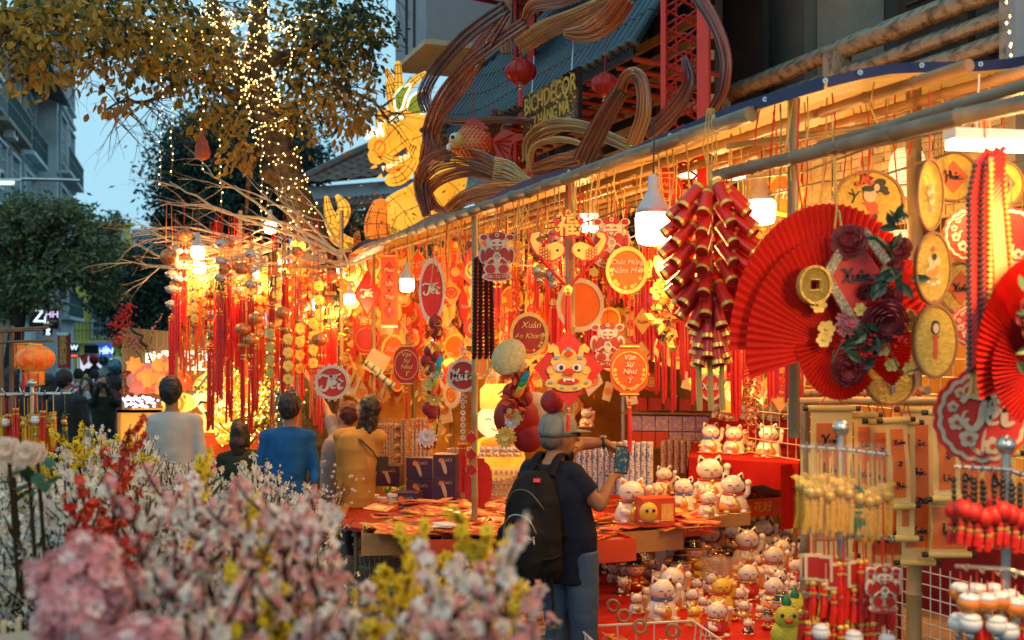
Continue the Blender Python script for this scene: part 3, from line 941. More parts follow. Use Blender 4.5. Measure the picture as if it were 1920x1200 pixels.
# black beaded firecracker strings
Y = FYw(907,-.02); s = Y/F
t = thing('black_cracker_strings','four tight strings of black tipped firecrackers hanging with straw tassels','firecrackers',P(907,485,Y))
for k,x in enumerate((-14,-5,5,14)):
 b = MB()
 for i in range(27):
  z = -i*7*s; lean = x*.25*i/36*s
  b.mat(0).tube([(x*s+lean,.0,z),(x*s+lean-2*s,-.022,z-.014)],.0145,7)
  b.mat(1).tube([(x*s+lean,.0,z),(x*s+lean+5*s,-.016,z+.012)],.009,6)
 b.build('cracker_string',[M('black_bead',(.03,.016,.014),.25,var=.3),m_dred],t,2)
b = MB()
for i in range(8): tassel_mb(b,(-16+i*5)*s,-182*s,.12,.005)
b.build('straw_tassel',m_rope,t)
hang(t,0,.3)
# upright herringbone firecrackers round a wooden board
Y = FYw(1850,-.1); s = Y/F
t = thing('herringbone_firecrackers','tall column of slanting red firecrackers with black and gold tips round a wooden board','firecrackers',P(1845,300,Y))
b = MB(); b.add([(-4*s,-.05,0),(14*s,-.05,0),(34*s,-.06,-270*s),(6*s,-.06,-270*s),(-4*s,-.04,0),(14*s,-.04,0),(34*s,-.05,-270*s),(6*s,-.05,-270*s)],[(0,3,2,1),(4,5,6,7),(0,1,5,4),(1,2,6,5),(2,3,7,6),(3,0,4,7)])
b.build('wooden_board',M('varnished_board',(.58,.22,.07),.4,var=.2,vs=14,tex='wood'),t)
rb = MB(); rb.mat(0).tube([(0,0,0),(.034*1.0,0,.045)],.0085,7); rb.mat(1).tube([(-.007,0,-.009),(0,0,0)],[.0092,.0092],7)
rm1 = rb.mesh('firecracker',[m_cr,M('black_bead',())],2)
rm2 = rb.mesh('firecracker',[m_cr,m_goldleaf],2)
for i in range(38):
 z = -(10+i*10.3)*s
 u = min(1,i/6)
 for x,y,me,sx in ((-16-4*u*3,-.01,rm1,1),(-4-6*u,-.03,rm1,1),(4-2*u,-.045,rm2,1),(26+22*min(1,i/24) +0,-.02,rm2,-1)):
  if sx < 0 and i > 26: continue
  o = bpy.data.objects.new('firecracker',me); COL.objects.link(o); o.parent = t
  o.location = (x*s,y,z- (4*s if sx < 0 else 0)); o.scale = (sx,1,1)
b = MB(); b.tube([(0,0,0),(-8*s,0,-395*s)],.016,6); b.build('core_rope',m_dred,t)
hang(t,0,.12)
b = MB()
for i in range(5): tassel_mb(b,(-22+i*6)*s,-380*s,.10,.007)
b.build('straw_tassel',m_rope,t)
# ------------------------------------------------------------------ houses across the street
def house(label,loc,rz,wid,h,dep,wall,floors,bays,roof='flat',shutter=None,balc=True,name='town_house',fr=None,ac=0,top=None):
 t = thing(name,label,'house',loc,rz)
 b = MB(); b.box((wid/2,dep/2,h/2),(wid,dep,h)); b.build('wall',wall,t)
 fr = fr or M('pale_window_frame',(.50,.55,.56),.6)
 gl = M('dusky_window_glass',(.03,.06,.08),.12,var=.5,vs=.6)
 fh = h/floors
 for f in range(1,floors):
  for k in range(bays):
   x = wid*(k+.5)/bays
   ww,wh = wid/bays*.62,fh*.62
   z = f*fh + fh*.48
   q = MB()
   q.box((x-ww/2,-.06,z),(.10,.14,wh+.1)); q.box((x+ww/2,-.06,z),(.10,.14,wh+.1))
   q.box((x,-.06,z+wh/2+.1),(ww+.3,.2,.10)); q.box((x,-.06,z-wh/2-.1),(ww+.3,.25,.10))
   for i in (-.25,0,.25): q.box((x+i*ww,-.03,z),(.04,.06,wh))
   for i in (-.2,.1,.3): q.box((x,-.032,z+i*wh),(ww,.05,.04))
   w_ = q.build('window',fr,t)
   p = MB(); p.box((x,-.004,z),(ww-.08,.012,wh)); p.build('pane',gl,w_)
   if shutter is not None and (f+k) % 2 == 0:
    s_ = MB()
    for i in range(12): s_.box((x-ww*.25,-.10,z-wh/2+ (i+.5)*wh/12),(ww*.46,.03,wh/12*.7),(.4,0,0))
    s_.build('shutter',shutter,w_)
  if balc and f % 2 == 1 or top == 'all':
   q = MB(); q.box((wid/2,-.25,f*fh+.02),(wid*.9,.5,.14)); bs = q.build('balcony',wall,t)
   q = MB()
   n = int(wid*5)
   for i in range(n): q.box((wid*.05+wid*.9*(i+.5)/n,-.47,f*fh+.55),(.03,.03,.9))
   q.box((wid/2,-.47,f*fh+1.02),(wid*.9,.06,.06))
   q.box((wid/2,-.47,f*fh+.6),(wid*.9,.04,.04))
   q.build('railing',M('dark_green_railing',(.03,.08,.075),.5),bs)
  q = MB(); q.box((wid/2,-.05,f*fh-.08),(wid,.16,.12)); q.build('ledge',wall,t)
 for i in range(ac):
  x,z = wid*R.uniform(.1,.9),fh*(1.2+.9*i)
  q = MB(); q.box((x,-.25,z),(.85,.36,.6)); a_ = q.build('air_conditioner',M('ac_casing',(.55,.57,.56),.5),t)
  q = MB(); q.ring(.05,.23,.02,-.44,18,cx=x,cz=z)
  for k in range(5): q.ring(.04+.04*k,.05+.04*k,.02,-.46,16,cx=x,cz=z)
  q.build('fan_grille',m_black,a_)
 q = MB()
 if roof == 'flat':
  q.box((wid/2,dep/2-.1,h+.08),(wid+.3,dep+.5,.16)); q.build('parapet',wall,t)
 elif roof == 'eave':
  q.add([(-.4,-1.3,h-.2),(wid+.4,-1.3,h-.2),(wid+.4,dep/2,h+1.5),(-.4,dep/2,h+1.5),(-.4,-1.3,h-.32),(wid+.4,-1.3,h-.32),(wid+.4,dep/2,h+1.38),(-.4,dep/2,h+1.38)],[(0,1,2,3),(7,6,5,4),(0,4,5,1),(1,5,6,2),(2,6,7,3),(3,7,4,0)])
  q.build('roof',M('dark_sheet_roof',(.05,.06,.065),.6,var=.3),t)
  for i in range(int(wid/.5)):
   q = MB(); q.tube([(i*.5,-1.3,h-.18),(i*.5,dep/2,h+1.52)],.03,4); q.build('roof_rib',m_black,t)
 q = MB()
 for x in (.12,wid-.12): q.tube([(x,-.12,.2),(x,-.12,h)],.05,6); break
 q.build('drain_pipe',M('grey_pipe',(.25,.27,.28),.5),t)
 return t
c_w = lambda n,c: M(n,c,.8,var=.0,vs=.8,col2=tuple(x*.55 for x in c),ramp=(.42,.75),bump=.3,bs=8)
DL = Vector((-.276,.961,0)); A0 = Vector((-14.2,28,0))
RL = math.atan2(.961,-.276)
u = -6.0
for lab,wid,h,wall,fl,bays,roof,sh,ac in (
 ('dark grey house nearest on the left, glazed with tall panes',8.6,13.8,c_w('slate_render',(0.26,0.38,0.43)),5,3,'flat',None,2),
 ('white house with barred tall windows and air conditioners',5.6,13.6,c_w('white_render',(0.80,0.80,0.80)),4,2,'flat',None,4),
 ('pale house with sloping dark eave and green balcony',6.4,12.3,c_w('pale_render',(0.70,0.80,0.80)),4,2,'eave',M('grey_shutter',(.30,.34,.35),.6),3),
 ('plain grey narrow house with louvred side',5.0,12.2,c_w('cool_render',(0.59,0.70,0.75)),4,1,'eave',M('grey_shutter',()),1)):
 house(lab,A0+DL*u,RL,wid,h,7,wall,fl,bays,roof,sh,ac=ac)
 u += wid + .05
tw = house('tall weathered concrete tower house with a fenced roof tank',A0+DL*(u+.4) +Vector((.8,0,0)),RL,7.5,15.4,8,c_w('tower_render',(0.53,0.56,0.56)),5,2,'flat',None,ac=1)
q = MB()
for i in range(9): q.box((.3+i*.45,-.2,16.2),(.05,.05,1.3))
q.box((2,-.2,16.8),(4.4,.05,.06)); q.build('roof_fence',M('grey_pipe',()),tw)
q = MB(); q.lathe([(.7,15.6),(.75,16.6),(.5,16.9),(.1,17)],(2.2,1.0,0),14); q.build('water_tank',M('blue_tank',(.04,.13,.3),.5),tw)
# street end: facades turned to the viewer
def P0(px,Y): return Vector(((px-960)/F*Y,Y,0))
house('blue grey house behind the street trees',P0(150,78),.1,5.0,8.8,6,c_w('blue_render',(0.23,0.59,0.78)),4,2,'flat',None,ac=1)
house('yellow house with white windows behind the street trees',P0(62,58) +Vector((0,0,0)),.5,4.8,8.2,6,c_w('yellow_render',(0.80,0.70,0.16)),4,2,'flat',None)
house('low house with brown tiled roof far down the street',P0(192,92),0,6.5,9.6,6,c_w('ochre_render',(0.68,0.47,0.23)),3,3,'eave',None)
house('white tower block far away above the trees',P0(247,120),0,3.4,13.8,5,c_w('far_white',(0.80,0.80,0.80)),4,1,'flat',None,balc=False)
house('brown shop house far down the street',P0(150,100),0,12.5,7.0,6,c_w('brown_render',(0.20,0.18,0.16)),2,5,'flat',None)
# tiled house behind the dragon
th = thing('tiled_house','low house with brown tiled hip roof and stained white wall behind the dragon','house')
Yh = 24.0
def Q(px,py,Y=Yh): return P(px,py,Y)
b = MB()
wl = [Q(563,350),Q(980,312),Q(980,362),Q(575,380)]
b.add([Q(560,352),Q(1100,310),Q(1100,366),Q(560,382)] + [Q(560,352,30),Q(1100,310,30),Q(1100,366,30),Q(560,382,30)],[(0,3,2,1),(0,1,5,4),(2,3,7,6),(1,2,6,5),(0,4,7,3)])
b.build('parapet_wall',M('stained_white_wall',(.55,.60,.62),.85,col2=(.12,.16,.17),ramp=(.55,.75),vs=1.6,bump=.3),th)
b = MB(); b.add([Q(572,396),Q(1100,385),Q(1100,660),Q(572,660),Q(572,396,29),Q(572,660,29)],[(0,3,2,1),(0,4,5,3)]); b.build('lower_wall',M('grey_green_wall',(.13,.15,.13),.8,var=.3),th)
m_tile = M('brown_roof_tile',(.13,.075,.055),.75,var=.45,vs=7,bump=.3,obj_var=.3)
tm_ = MB(); tm_.add([(-.17,0,-.01),(0,0,.035),(.17,0,-.01),(-.17,.36,.01),(0,.36,.06),(.17,.36,.01)],[(0,1,4,3),(1,2,5,4)])
tmm = tm_.mesh('roof_tile',m_tile)
# roof plane: eave from (563,350) to (980,310), ridge from (700,275) up
apex = Q(745,258,27.5); e0,e1 = Q(555,348,23.6),Q(1000,305,23.6); apex2 = Q(1050,258,27.5)
b = MB(); b.add([e0,e1,apex2,apex,Q(620,330,32)],[(0,1,2,3),(0,3,4)]); b.build('roof_bed',M('dark_sheet_roof',()),th)
ex = (e1-e0).normalized(); up_ = ((apex-e0) -ex*(apex-e0).dot(ex)).normalized(); nn = ex.cross(up_).normalized()
RT = Matrix((ex,up_,nn)).transposed()
Lr = (apex-e0).dot(up_); xa = (apex-e0).dot(ex)
rows = int(Lr/.3)
cnt = 0
rest = MB()
for i in range(rows):
 x0 = xa*(i*.3)/Lr
 x = x0
 while x < 5.2:
  pos = e0 + ex*x + up_*(i*.3) + nn*(.03+R.uniform(0,.01))
  if cnt < 290 and Q(0,0).x is not None and (i > 0 and x < 3.4):
   o = bpy.data.objects.new('roof_tile',tmm); COL.objects.link(o); o.parent = th; o.location = pos; o.rotation_euler = RT.to_euler(); cnt += 1
  else:
   rest.at(Matrix.Translation(pos) @ RT.to_4x4()); rest.add(tm_.v,tm_.f)
  x += .34
rest.at().build('roof_tiles',m_tile,th,kind='stuff')
b = MB(); b.tube([e0+nn*.08,e0.lerp(apex,.5) +nn*.12,apex+nn*.1,apex2],.09,7); b.build('ridge',M('ridge_tile',(.16,.10,.08),.8,var=.3),th)
b = MB()
c0,c1 = Q(572,395,22.8),Q(985,366,22.8)
for i in range(40):
 p = c0.lerp(c1,i/39); b.tube([p,p+Vector((0,.8,.28))],.07,5)
b.build('lower_eave',m_tile,th,kind='stuff')

# ------------------------------------------------------------------ trees
def leaf_pts(L,wd,fold=.18):
 return [(0,0,0),(wd*.5,L*.35,L*fold),(wd*.42,L*.7,L*fold*.8),(0,L,0),(-wd*.42,L*.7,L*fold*.8),(-wd*.5,L*.35,L*fold),(0,L*.5,0)],[(0,1,6),(1,2,6),(2,3,6),(3,4,6),(4,5,6),(5,0,6)]
def small_leaf(mb,c,L,wd,rnd):
 a,b_ = rnd.uniform(0,6.3),rnd.uniform(-1.3,.6)
 d = Vector((cos(a)*cos(b_),sin(a)*cos(b_),sin(b_)))*L
 s_ = d.cross(Vector((rnd.uniform(-1,1),rnd.uniform(-1,1),rnd.uniform(-.2,1)))).normalized()*wd*.5
 mb.add([c,c+d*.5+s_,c+d,c+d*.5-s_],[(0,1,2,3)])
def twigs(mb,rnd,start,dirn,L,r,depth,tips,droop=-.15,spread=.6,nseg=5):
 pts,rr = [Vector(start)],[r]
 d = Vector(dirn).normalized()
 for i in range(nseg):
  d = (d+Vector((rnd.uniform(-1,1),rnd.uniform(-1,1),rnd.uniform(-1,1) +droop))*.22).normalized()
  pts.append(pts[-1] +d*L/nseg); rr.append(r*(1-.75*(i+1)/nseg))
 mb.tube(pts,rr,5 if r > .02 else 4)
 tips.extend(pts[2:])
 if depth > 0:
  for i in range(rnd.randint(2,4)):
   k = rnd.randint(1,nseg-1)
   dd = (d+Vector((rnd.uniform(-1,1),rnd.uniform(-1,1),rnd.uniform(-.9,.9)))*spread).normalized()
   twigs(mb,rnd,pts[k],dd,L*rnd.uniform(.45,.7),rr[k]*.6,depth-1,tips,droop,spread,nseg)
def clump_crown(mb,rnd,clumps,n,L,wd,mats=1,edge=.8):
 tot = sum(c[3]*c[4]*c[5] for c in clumps)
 for c in clumps:
  k = int(n*c[3]*c[4]*c[5]/tot)
  subs = []
  for i in range(max(3,k // 45)):
   v = Vector((rnd.gauss(0,1),rnd.gauss(0,1),rnd.gauss(0,1))).normalized()*rnd.random() ** .4
   subs.append(Vector((c[0] +v.x*c[3],c[1] +v.y*c[4],c[2] +v.z*c[5])))
  rad = (c[3]*c[4]*c[5]) ** (1/3)*.30
  for i in range(k):
   s_ = subs[i % len(subs)]
   v = Vector((rnd.gauss(0,1),rnd.gauss(0,1),rnd.gauss(0,.7)))*rad*edge
   mb.mat(rnd.randrange(mats))
   small_leaf(mb,s_+v,L*rnd.uniform(.7,1.3),wd,rnd)
def back_tree(label,px,Y,base_px,clumps,n,L,mats,trunk_r=.2,group=None,seed=1):
 rnd = random.Random(seed)
 t = thing('street_tree',label,'tree',P0(base_px,Y))
 o = t.location
 cl = []
 for cx,cy,rx,ry in clumps:
  p = P(cx,cy,Y) - Vector(o)
  cl.append((p.x,rnd.uniform(-.4,.4)*rx/F*Y,p.z,rx/F*Y,rx/F*Y*.9,ry/F*Y))
 b = MB(); clump_crown(b,rnd,cl,n,L,L*.42,len(mats))
 b.build('crown',mats,t,kind='stuff')
 b = MB(); c0 = Vector(cl[0][:3])
 b.tube([(0,0,0),(c0.x*.2,0,c0.z*.35),(c0.x*.6,0,c0.z*.7),c0],[trunk_r,trunk_r*.8,trunk_r*.6,trunk_r*.35],8)
 for c in cl[1:]:
  b.tube([(c0.x*.6,0,c0.z*.7),(c[0]*.5+c0.x*.4,c[1]*.5,c[2]*.55+c0.z*.35),c[:3]],[trunk_r*.5,trunk_r*.35,trunk_r*.1],6)
  tips = []
  for i in range(4): twigs(b,rnd,(c[0]*.6+c0.x*.3,c[1]*.5,c[2]*.6+c0.z*.3),(rnd.uniform(-1,1),rnd.uniform(-1,1),rnd.uniform(-.2,1)),c[3]*1.4,trunk_r*.18,1,tips)
 b.build('trunk',M('dark_bark',(.045,.035,.028),.9,var=.4,vs=10,bump=.5),t,True)
 return t
ev = [M('evergreen_dark',(.02,.06,.045),.6,var=.3,trans=.2),M('evergreen_mid',(.020,.055,.035),.6,var=.3,trans=.2)]
mid = [M('street_leaf_dark',(.06,.115,.07),.6,var=.3,trans=.25),M('street_leaf_mid',(.13,.18,.07),.6,var=.3,trans=.25),M('street_leaf_warm_lit',(.26,.24,.08),.6,var=.3,trans=.25)]  # olive leaves hold warm shop light in their colour
back_tree('large dark round evergreen behind the lit tree trunk',450,28,450,((450,330,130,130),(360,330,75,90),(540,290,70,80),(400,420,105,60),(480,230,80,60),(330,420,50,50),(560,350,40,60),(430,260,80,60),(370,250,40,40),(460,400,120,70)),44000,.16,ev,.4,seed=3)
back_tree('leafy street tree nearest on the left hiding the house fronts',60,22,10,((60,430,85,42),(120,405,70,36),(20,470,60,60),(170,470,60,50),(80,520,80,50),(30,380,45,30),(190,520,45,45),(20,560,50,40),(200,420,30,25)),12000,.13,mid,.22,seed=4)
back_tree('dark street tree left of the bamboo backdrop',260,26,262,((255,540,70,60),(220,480,50,35),(300,500,55,60),(290,580,60,55),(230,600,50,40),(200,560,30,40),(310,640,60,50)),14000,.14,[ev[1],mid[0]],.2,seed=5)
back_tree('low shrubby tree at the foot of the tiled house',640,20,650,((640,432,60,32),(700,425,40,28),(600,450,40,28)),2500,.17,[ev[1],mid[0],mid[1]],.1,seed=6)
# the tree with the fairy lights
rnd = random.Random(11)
TY = 11.8
tr = thing('fairy_light_tree','tall tree with rough trunk wound in fairy lights and orange lit leaves','tree')
m_bark = M('rough_bark',(.17,.11,.055),.9,vs=14,col2=(.05,.035,.02),ramp=(.35,.65),bump=1.0,bs=35)
def TP(x,y,d=0): return P(x,y,TY+d)
trunk_px = [(604,640),(597,520),(583,440),(562,390),(545,345),(530,300),(512,255),(498,215),(487,160),(482,110),(484,50),(488,-20),(490,-120)]
trunk_r = [40,36,31,30,30,31,31,30,27,24,17,15,12]
pts = [Vector((TP(604,640).x,TY,0))] + [TP(x,y) for x,y in trunk_px]
rr = [.26] + [r_*TY/F for r_ in trunk_r]
b = MB(); sp = smooth2([tuple(p) + (r_,) for p,r_ in zip(pts,rr)],4)
b.tube([Vector(q[:3]) +Vector((noise.noise(Vector((i*.7,0,0))),noise.noise(Vector((i*.7,5,0))),0))*.02 for i,q in enumerate(sp)],[q[3] for q in sp],14)
# limbs
limbs = [([(505,235),(470,190),(440,130),(420,60),(395,0),(380,-60)],(22,16,14,13,12,10),0),
   ([(487,130),(520,110),(560,95),(610,70),(660,20),(690,-40)],(12,11,10,8,7,5),.3),
   ([(470,190),(400,160),(330,90),(250,80),(180,105),(110,120)],(10,9,8,6,4,2.5),-1.2),
   ([(420,60),(350,55),(270,60),(180,30),(90,40),(10,60)],(8,7,6,5,4,3),-2.2),
   ([(560,95),(610,140),(650,170),(700,190),(730,230)],(7,6,5,3,2),.2),
   ([(505,240),(470,320),(462,400)],(8,6,3),.5),
   ([(330,160),(300,180),(270,192),(230,190),(200,205)],(5,4,3.5,2.5,1.5),-1.5),
   ([(540,345),(515,330),(490,318)],(22,20,17),-.1)]
tips = []
for L_,r_,d in limbs:
 p = [TP(x,y,d*i/(len(L_) -1)) for i,(x,y) in enumerate(L_)]
 sp = smooth2([tuple(q) + (w_*TY/F,) for q,w_ in zip(p,r_)],3)
 b.tube([Vector(q[:3]) for q in sp],[q[3] for q in sp],8)
 if len(L_) > 3:
  for q in sp[3:]:
   for k in range(2): twigs(b,rnd,Vector(q[:3]),(rnd.uniform(-1,1),rnd.uniform(-.6,.6),rnd.uniform(-.7,.5)),rnd.uniform(.35,.8),.008,1,tips)
b.build('trunk',m_bark,tr,True)
lm = [M('lit_brown_leaf',(.52,.29,.03),.5,var=.35,trans=.45),M('olive_leaf',(.22,.19,.03),.5,var=.3,trans=.35),M('dark_leaf',(.025,.05,.022),.55,var=.3,trans=.25)]  # brown leaves carry the warm stall light in their colour; dark ones lie behind
lmd = MB()
def canopy(cx,cy,rx,ry,n,d=0,warm=.8,L=.085):
 k = max(2,n // 20)
 for j in range(k):
  while True:
   x,y = rnd.uniform(-1,1),rnd.uniform(-1,1)
   if x*x + y*y < 1: break
  c = TP(cx+x*rx,cy+y*ry,d+rnd.uniform(-.8,.8))
  # sprig with paired leaves
  dv = Vector((rnd.uniform(-1,1),rnd.uniform(-.7,.7),rnd.uniform(-.9,.25))).normalized()
  for i in range(16):
   lmd.mat(2 if rnd.random() > warm else (0 if rnd.random() < .7 else 1))
   q = c + dv*(i*.022) + Vector((rnd.gauss(0,1),rnd.gauss(0,1),rnd.gauss(0,1)))*.05
   small_leaf2(lmd,q,L*rnd.uniform(.7,1.25),rnd,dv)
def small_leaf2(mb,c,L,rnd,dv):
 d = (dv*.6+Vector((rnd.uniform(-1,1),rnd.uniform(-1,1),rnd.uniform(-1.1,.3)))).normalized()*L
 s_ = d.cross(Vector((rnd.uniform(-1,1),rnd.uniform(-1,1),rnd.uniform(-1,1)))).normalized()*L*.24
 n_ = d.cross(s_).normalized()*L*.10
 mb.add([c,c+d*.35+s_+n_,c+d*.75+s_*.8+n_,c+d,c+d*.75-s_*.8+n_,c+d*.35-s_+n_],[(0,1,2,3),(0,3,4,5)])
for a in ((60,15,110,38,620,-2),(30,90,50,45,280,-2.2),(180,35,120,45,760,-1.6),(300,50,120,60,1150,-1),(375,100,80,60,650,-.6),(270,110,60,30,330,-1.2),
   (470,60,90,90,520,.9),(580,60,90,70,950,.3,.5),(625,105,80,70,1000,.3,.45),(695,55,36,46,300,.4,.2),(650,185,50,50,380,.1,.85),(560,170,70,50,420,.1,.8),
   (410,200,55,60,330,-.3,.8),(470,250,60,40,100,.5,.9),(600,210,50,30,220,.1,.8),(90,140,60,14,90,-2,.95),(80,50,60,40,300,-2,.9),(650,20,60,40,400,.4,.25),(440,290,25,28,60,-.8,1),(160,-10,180,30,900,-1.6,.7)):
 canopy(*a)
lmd.build('crown',lm,tr,kind='stuff')
# single leaves at the twig ends, large enough to be told apart
lfm = []
for i in range(3):
 v_,f_ = leaf_pts(.105,.05,.06+.05*i)
 b = MB(); b.add(v_,f_); lfm.append(b.mesh('leaf',M('lit_amber_leaf',(.42,.21,.025),.45,var=.3,trans=.35,obj_var=.35)))  # amber includes the warm light on the leaves
spots = []
for (cx,cy,rx,ry,n) in ((70,140,75,28,44),(170,120,70,30,34),(190,200,40,30,12),(230,200,50,26,14),(300,170,60,26,20),(668,225,32,34,50),(640,190,40,26,22),(455,285,26,30,26),(430,230,40,30,20),(20,60,30,50,20),(330,120,80,40,24)):
 for i in range(n): spots.append((cx+rnd.gauss(0,.5)*rx,cy+rnd.gauss(0,.5)*ry,-2 if cx < 250 else -.6))
for x,y,d in spots[:290]:
 o = bpy.data.objects.new('leaf',lfm[rnd.randrange(3)]); COL.objects.link(o); o.parent = tr
 o.location = TP(x,y,d+rnd.uniform(-.3,.3)); o.rotation_euler = (rnd.uniform(-2.2,-.9),rnd.uniform(-.6,.6),rnd.uniform(-1.6,1.6))
# fairy lights
m_fairy = M('fairy_light',(1,.8,.4),.4,emit=(1,.66,.22),es=9)
m_wire = M('fairy_wire',(.30,.26,.16),.6)
def fairy(pts,label,gap=.055,r=.0065,jit=.012,parent=None):
 t = thing('fairy_light_string',label,'fairy lights',(0,0,0),0,'fairy light strings in the tree')
 b = MB(); b.tube(pts,.0028,3,False); b.build('wire',m_wire,t)
 g = MB()
 acc = 0
 for i in range(len(pts) -1):
  a,c = Vector(pts[i]),Vector(pts[i+1]); L = (c-a).length
  while acc < L:
   p = a.lerp(c,acc/L) + Vector((rnd.uniform(-1,1),rnd.uniform(-1,1),rnd.uniform(-1,1)))*jit
   g.add([p+Vector(q)*r for q in ((1,0,0),(-1,0,0),(0,1,0),(0,-1,0),(0,0,1.3),(0,0,-1.3))],[(0,2,4),(2,1,4),(1,3,4),(3,0,4),(2,0,5),(1,2,5),(3,1,5),(0,3,5)])
   acc += gap*rnd.uniform(.7,1.3)
  acc -= L
 g.build('lights',m_fairy,t,kind='stuff')
 return t
def hangl(x,y0,y1,d=-.6,label='',dx=0):
 n = 9
 return fairy([TP(x+dx*i/n+2.5*sin(i*1.7),y0+ (y1-y0)*i/n,d) for i in range(n+1)],label,.075)
for x,y0,y1,d,lb,dx in ((285,20,105,-1.6,'short fairy light string hanging highest on the left of the tree',2),(305,5,345,-1.4,'long fairy light string hanging over open sky left of the evergreen',-6),(332,0,330,-1.1,'fairy light string falling over the edge of the evergreen',-12),
        (380,60,320,-.9,'fairy light string passing the hanging plastic bag',-3),(416,40,400,-.8,'longest fairy light string reaching down to the dry twigs',-3),(545,50,160,-.3,'short fairy light string right of the trunk',0),
        (490,260,430,-.5,'fairy light string hanging along the trunk to the twigs',0),(465,120,215,-.5,'fairy light string at the fork of the tree',2),(580,70,200,-.2,'fairy light string among leaves right of the trunk',4),(500,350,410,-.5,'short fairy light string by the yellow leaves beside the trunk',0),(350,40,150,-1.3,'fairy light string in the dense leaves',3),(562,180,262,-.3,'fairy light string ending above the tiled roof',5)):
 hangl(x,y0,y1,d,lb,dx)
def wound(path,rad,turns,lb,gap=.05):
 n = turns*12
 out = []
 for i in range(n+1):
  u_ = i/n*(len(path) -1); k = min(int(u_),len(path) -2)
  a,c = path[k],path[k+1]; f = u_ - k
  x,y = a[0] + (c[0] -a[0])*f,a[1] + (c[1] -a[1])*f
  rr_ = (rad[k] + (rad[k+1] -rad[k])*f)*TY/F + .015
  w_ = 2*pi*i/12
  out.append(TP(x,y) +Vector((cos(w_)*rr_,sin(w_)*rr_,.05*sin(i*.9))))
 return fairy(out,lb,gap)
wound([(583,440),(562,390),(545,345),(530,300),(512,255)],[31,30,30,31,31],12,'fairy lights wound thinly round the lower trunk',.075)
wound([(512,255),(498,215),(487,160),(482,110),(484,50),(486,0)],[31,30,27,24,17,15],22,'fairy lights wound tightly round the upper trunk',.05)
wound([(470,190),(440,130),(420,60),(395,0)],[16,14,13,12],16,'dense fairy lights wound round the left limb',.05)
wound([(420,90),(400,60),(430,40),(380,20)],[24,20,22,20],12,'brightest tangle of fairy lights at the top of the left limb',.05)
wound([(487,60),(540,50),(560,45),(600,30)],[10,10,9,9],9,'fairy lights round the right limb',.07)
fairy([TP(x,y,-.5) for x,y in ((440,210),(470,150),(520,190),(560,55),(530,60),(500,100),(450,80),(380,85),(360,60))],'loose fairy light string draped between the limbs',.06)
# plastic bag caught on a string
bag = thing('plastic_bag','crumpled orange plastic bag hanging from a fairy light string','bag',TP(379,272,-.9))
b = MB()
pf = [(.004,.15),(.012,.12),(.035,.06),(.062,-.02),(.075,-.08),(.066,-.125),(.03,-.145),(.003,-.15)]
b.lathe(pf,(0,0,0),18,cap=False)
b.v = [(x*(1+.28*noise.noise(Vector((x*40,y*40,z*22)))),y*(.8+.3*noise.noise(Vector((x*30+5,y*30,z*20)))),z) for x,y,z in b.v]
b.build('film',M('orange_plastic_film',(.60,.14,.06),.22,var=.3,trans=.45,vs=18),bag,False)
b = MB()
for i in range(3): b.tube([(0,0,.15),((i-1)*.01,0,.19)],.004,4)
b.build('tie',m_redcord,bag)
# ------------------------------------------------------------------ little tiled roof on the house front
pr = thing('pagoda_roof','small curved roof of dark teal tube tiles over the shop sign','roof')
m_teal = M('teal_glazed_tile',(.007,.036,.052),.3,var=.35,vs=7,coat=.15,obj_var=.35)
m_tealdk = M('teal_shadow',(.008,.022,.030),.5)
m_redwood = M('red_painted_wood',(.30,.02,.015),.5,var=.2)
seg = MB(); seg.lathe([(.040,0),(.037,.265),(.044,.268),(.044,.295)],n=10,cap=False); seg.lathe([(.001,.0),(.040,0)],n=10,cap=False)
segm = seg.mesh('roof_tile',m_teal,2)
ec = MB(); ec.lathe([(.050,0),(.050,.03),(.036,.03),(.034,.018),(.0001,.018)],n=14)
ecm = ec.mesh('eave_cap',M('eave_cap_clay',(.05,.075,.07),.4,var=.3),2)
def pagoda(Ya,Yb,w0,z0,depth,rise,step,bed_label):
 n = int((Yb-Ya)/step)
 b = MB(); top = []
 for i in range(n+1):
  Y = Ya + i*step; u_ = i/n
  lift = .32*max(0,(u_-.62)/.38) ** 2
  w1 = w0 + depth
  E,T = ST(Y,w0,z0+lift),ST(Y+.05,w1-lift*.2,z0+rise+lift*.4)
  d = (T-E).normalized(); q = d.to_track_quat('Z','Y')
  L = (T-E).length*(1-.62*max(0,(u_-.62)/.38))
  k = 0
  while k*.27 < L - .1:
   o = bpy.data.objects.new('roof_tile',segm); COL.objects.link(o); o.parent = pr
   o.location = E + d*(k*.27) + Vector((0,0,.04)); o.rotation_euler = q.to_euler(); k += 1
  o = bpy.data.objects.new('eave_cap',ecm); COL.objects.link(o); o.parent = pr
  o.location = E + Vector((0,0,.04)) ; o.rotation_euler = (-d).to_track_quat('Z','Y').to_euler()
  top.append((E,E+d*L))
 vs,fs = [],[]
 for e,t_ in top: vs += [e,t_,t_-Vector((0,0,.06)),e-Vector((0,0,.05))]
 for i in range(len(top) -1):
  for q in range(4): fs.append((i*4+q,i*4+ (q+1) % 4,i*4+4+ (q+1) % 4,i*4+4+q))
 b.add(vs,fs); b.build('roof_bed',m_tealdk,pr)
 b = MB(); b.tube([t_+Vector((0,0,.07)) for e,t_ in top],.06,8); b.build('ridge',m_teal,pr,True)
 for i in range(0,len(top),2):
  b = MB(); e = top[i][0]; b.tube([e-Vector((0,0,.075)),e-Vector((0,0,.13)) +NV*.7],.02,4); b.build('rafter',m_redwood,pr)
pagoda(7.55,12.6,.95,4.13,.95,1.45,.125,'')
pagoda(9.4,11.0,.8,5.40,.9,.6,.13,'')
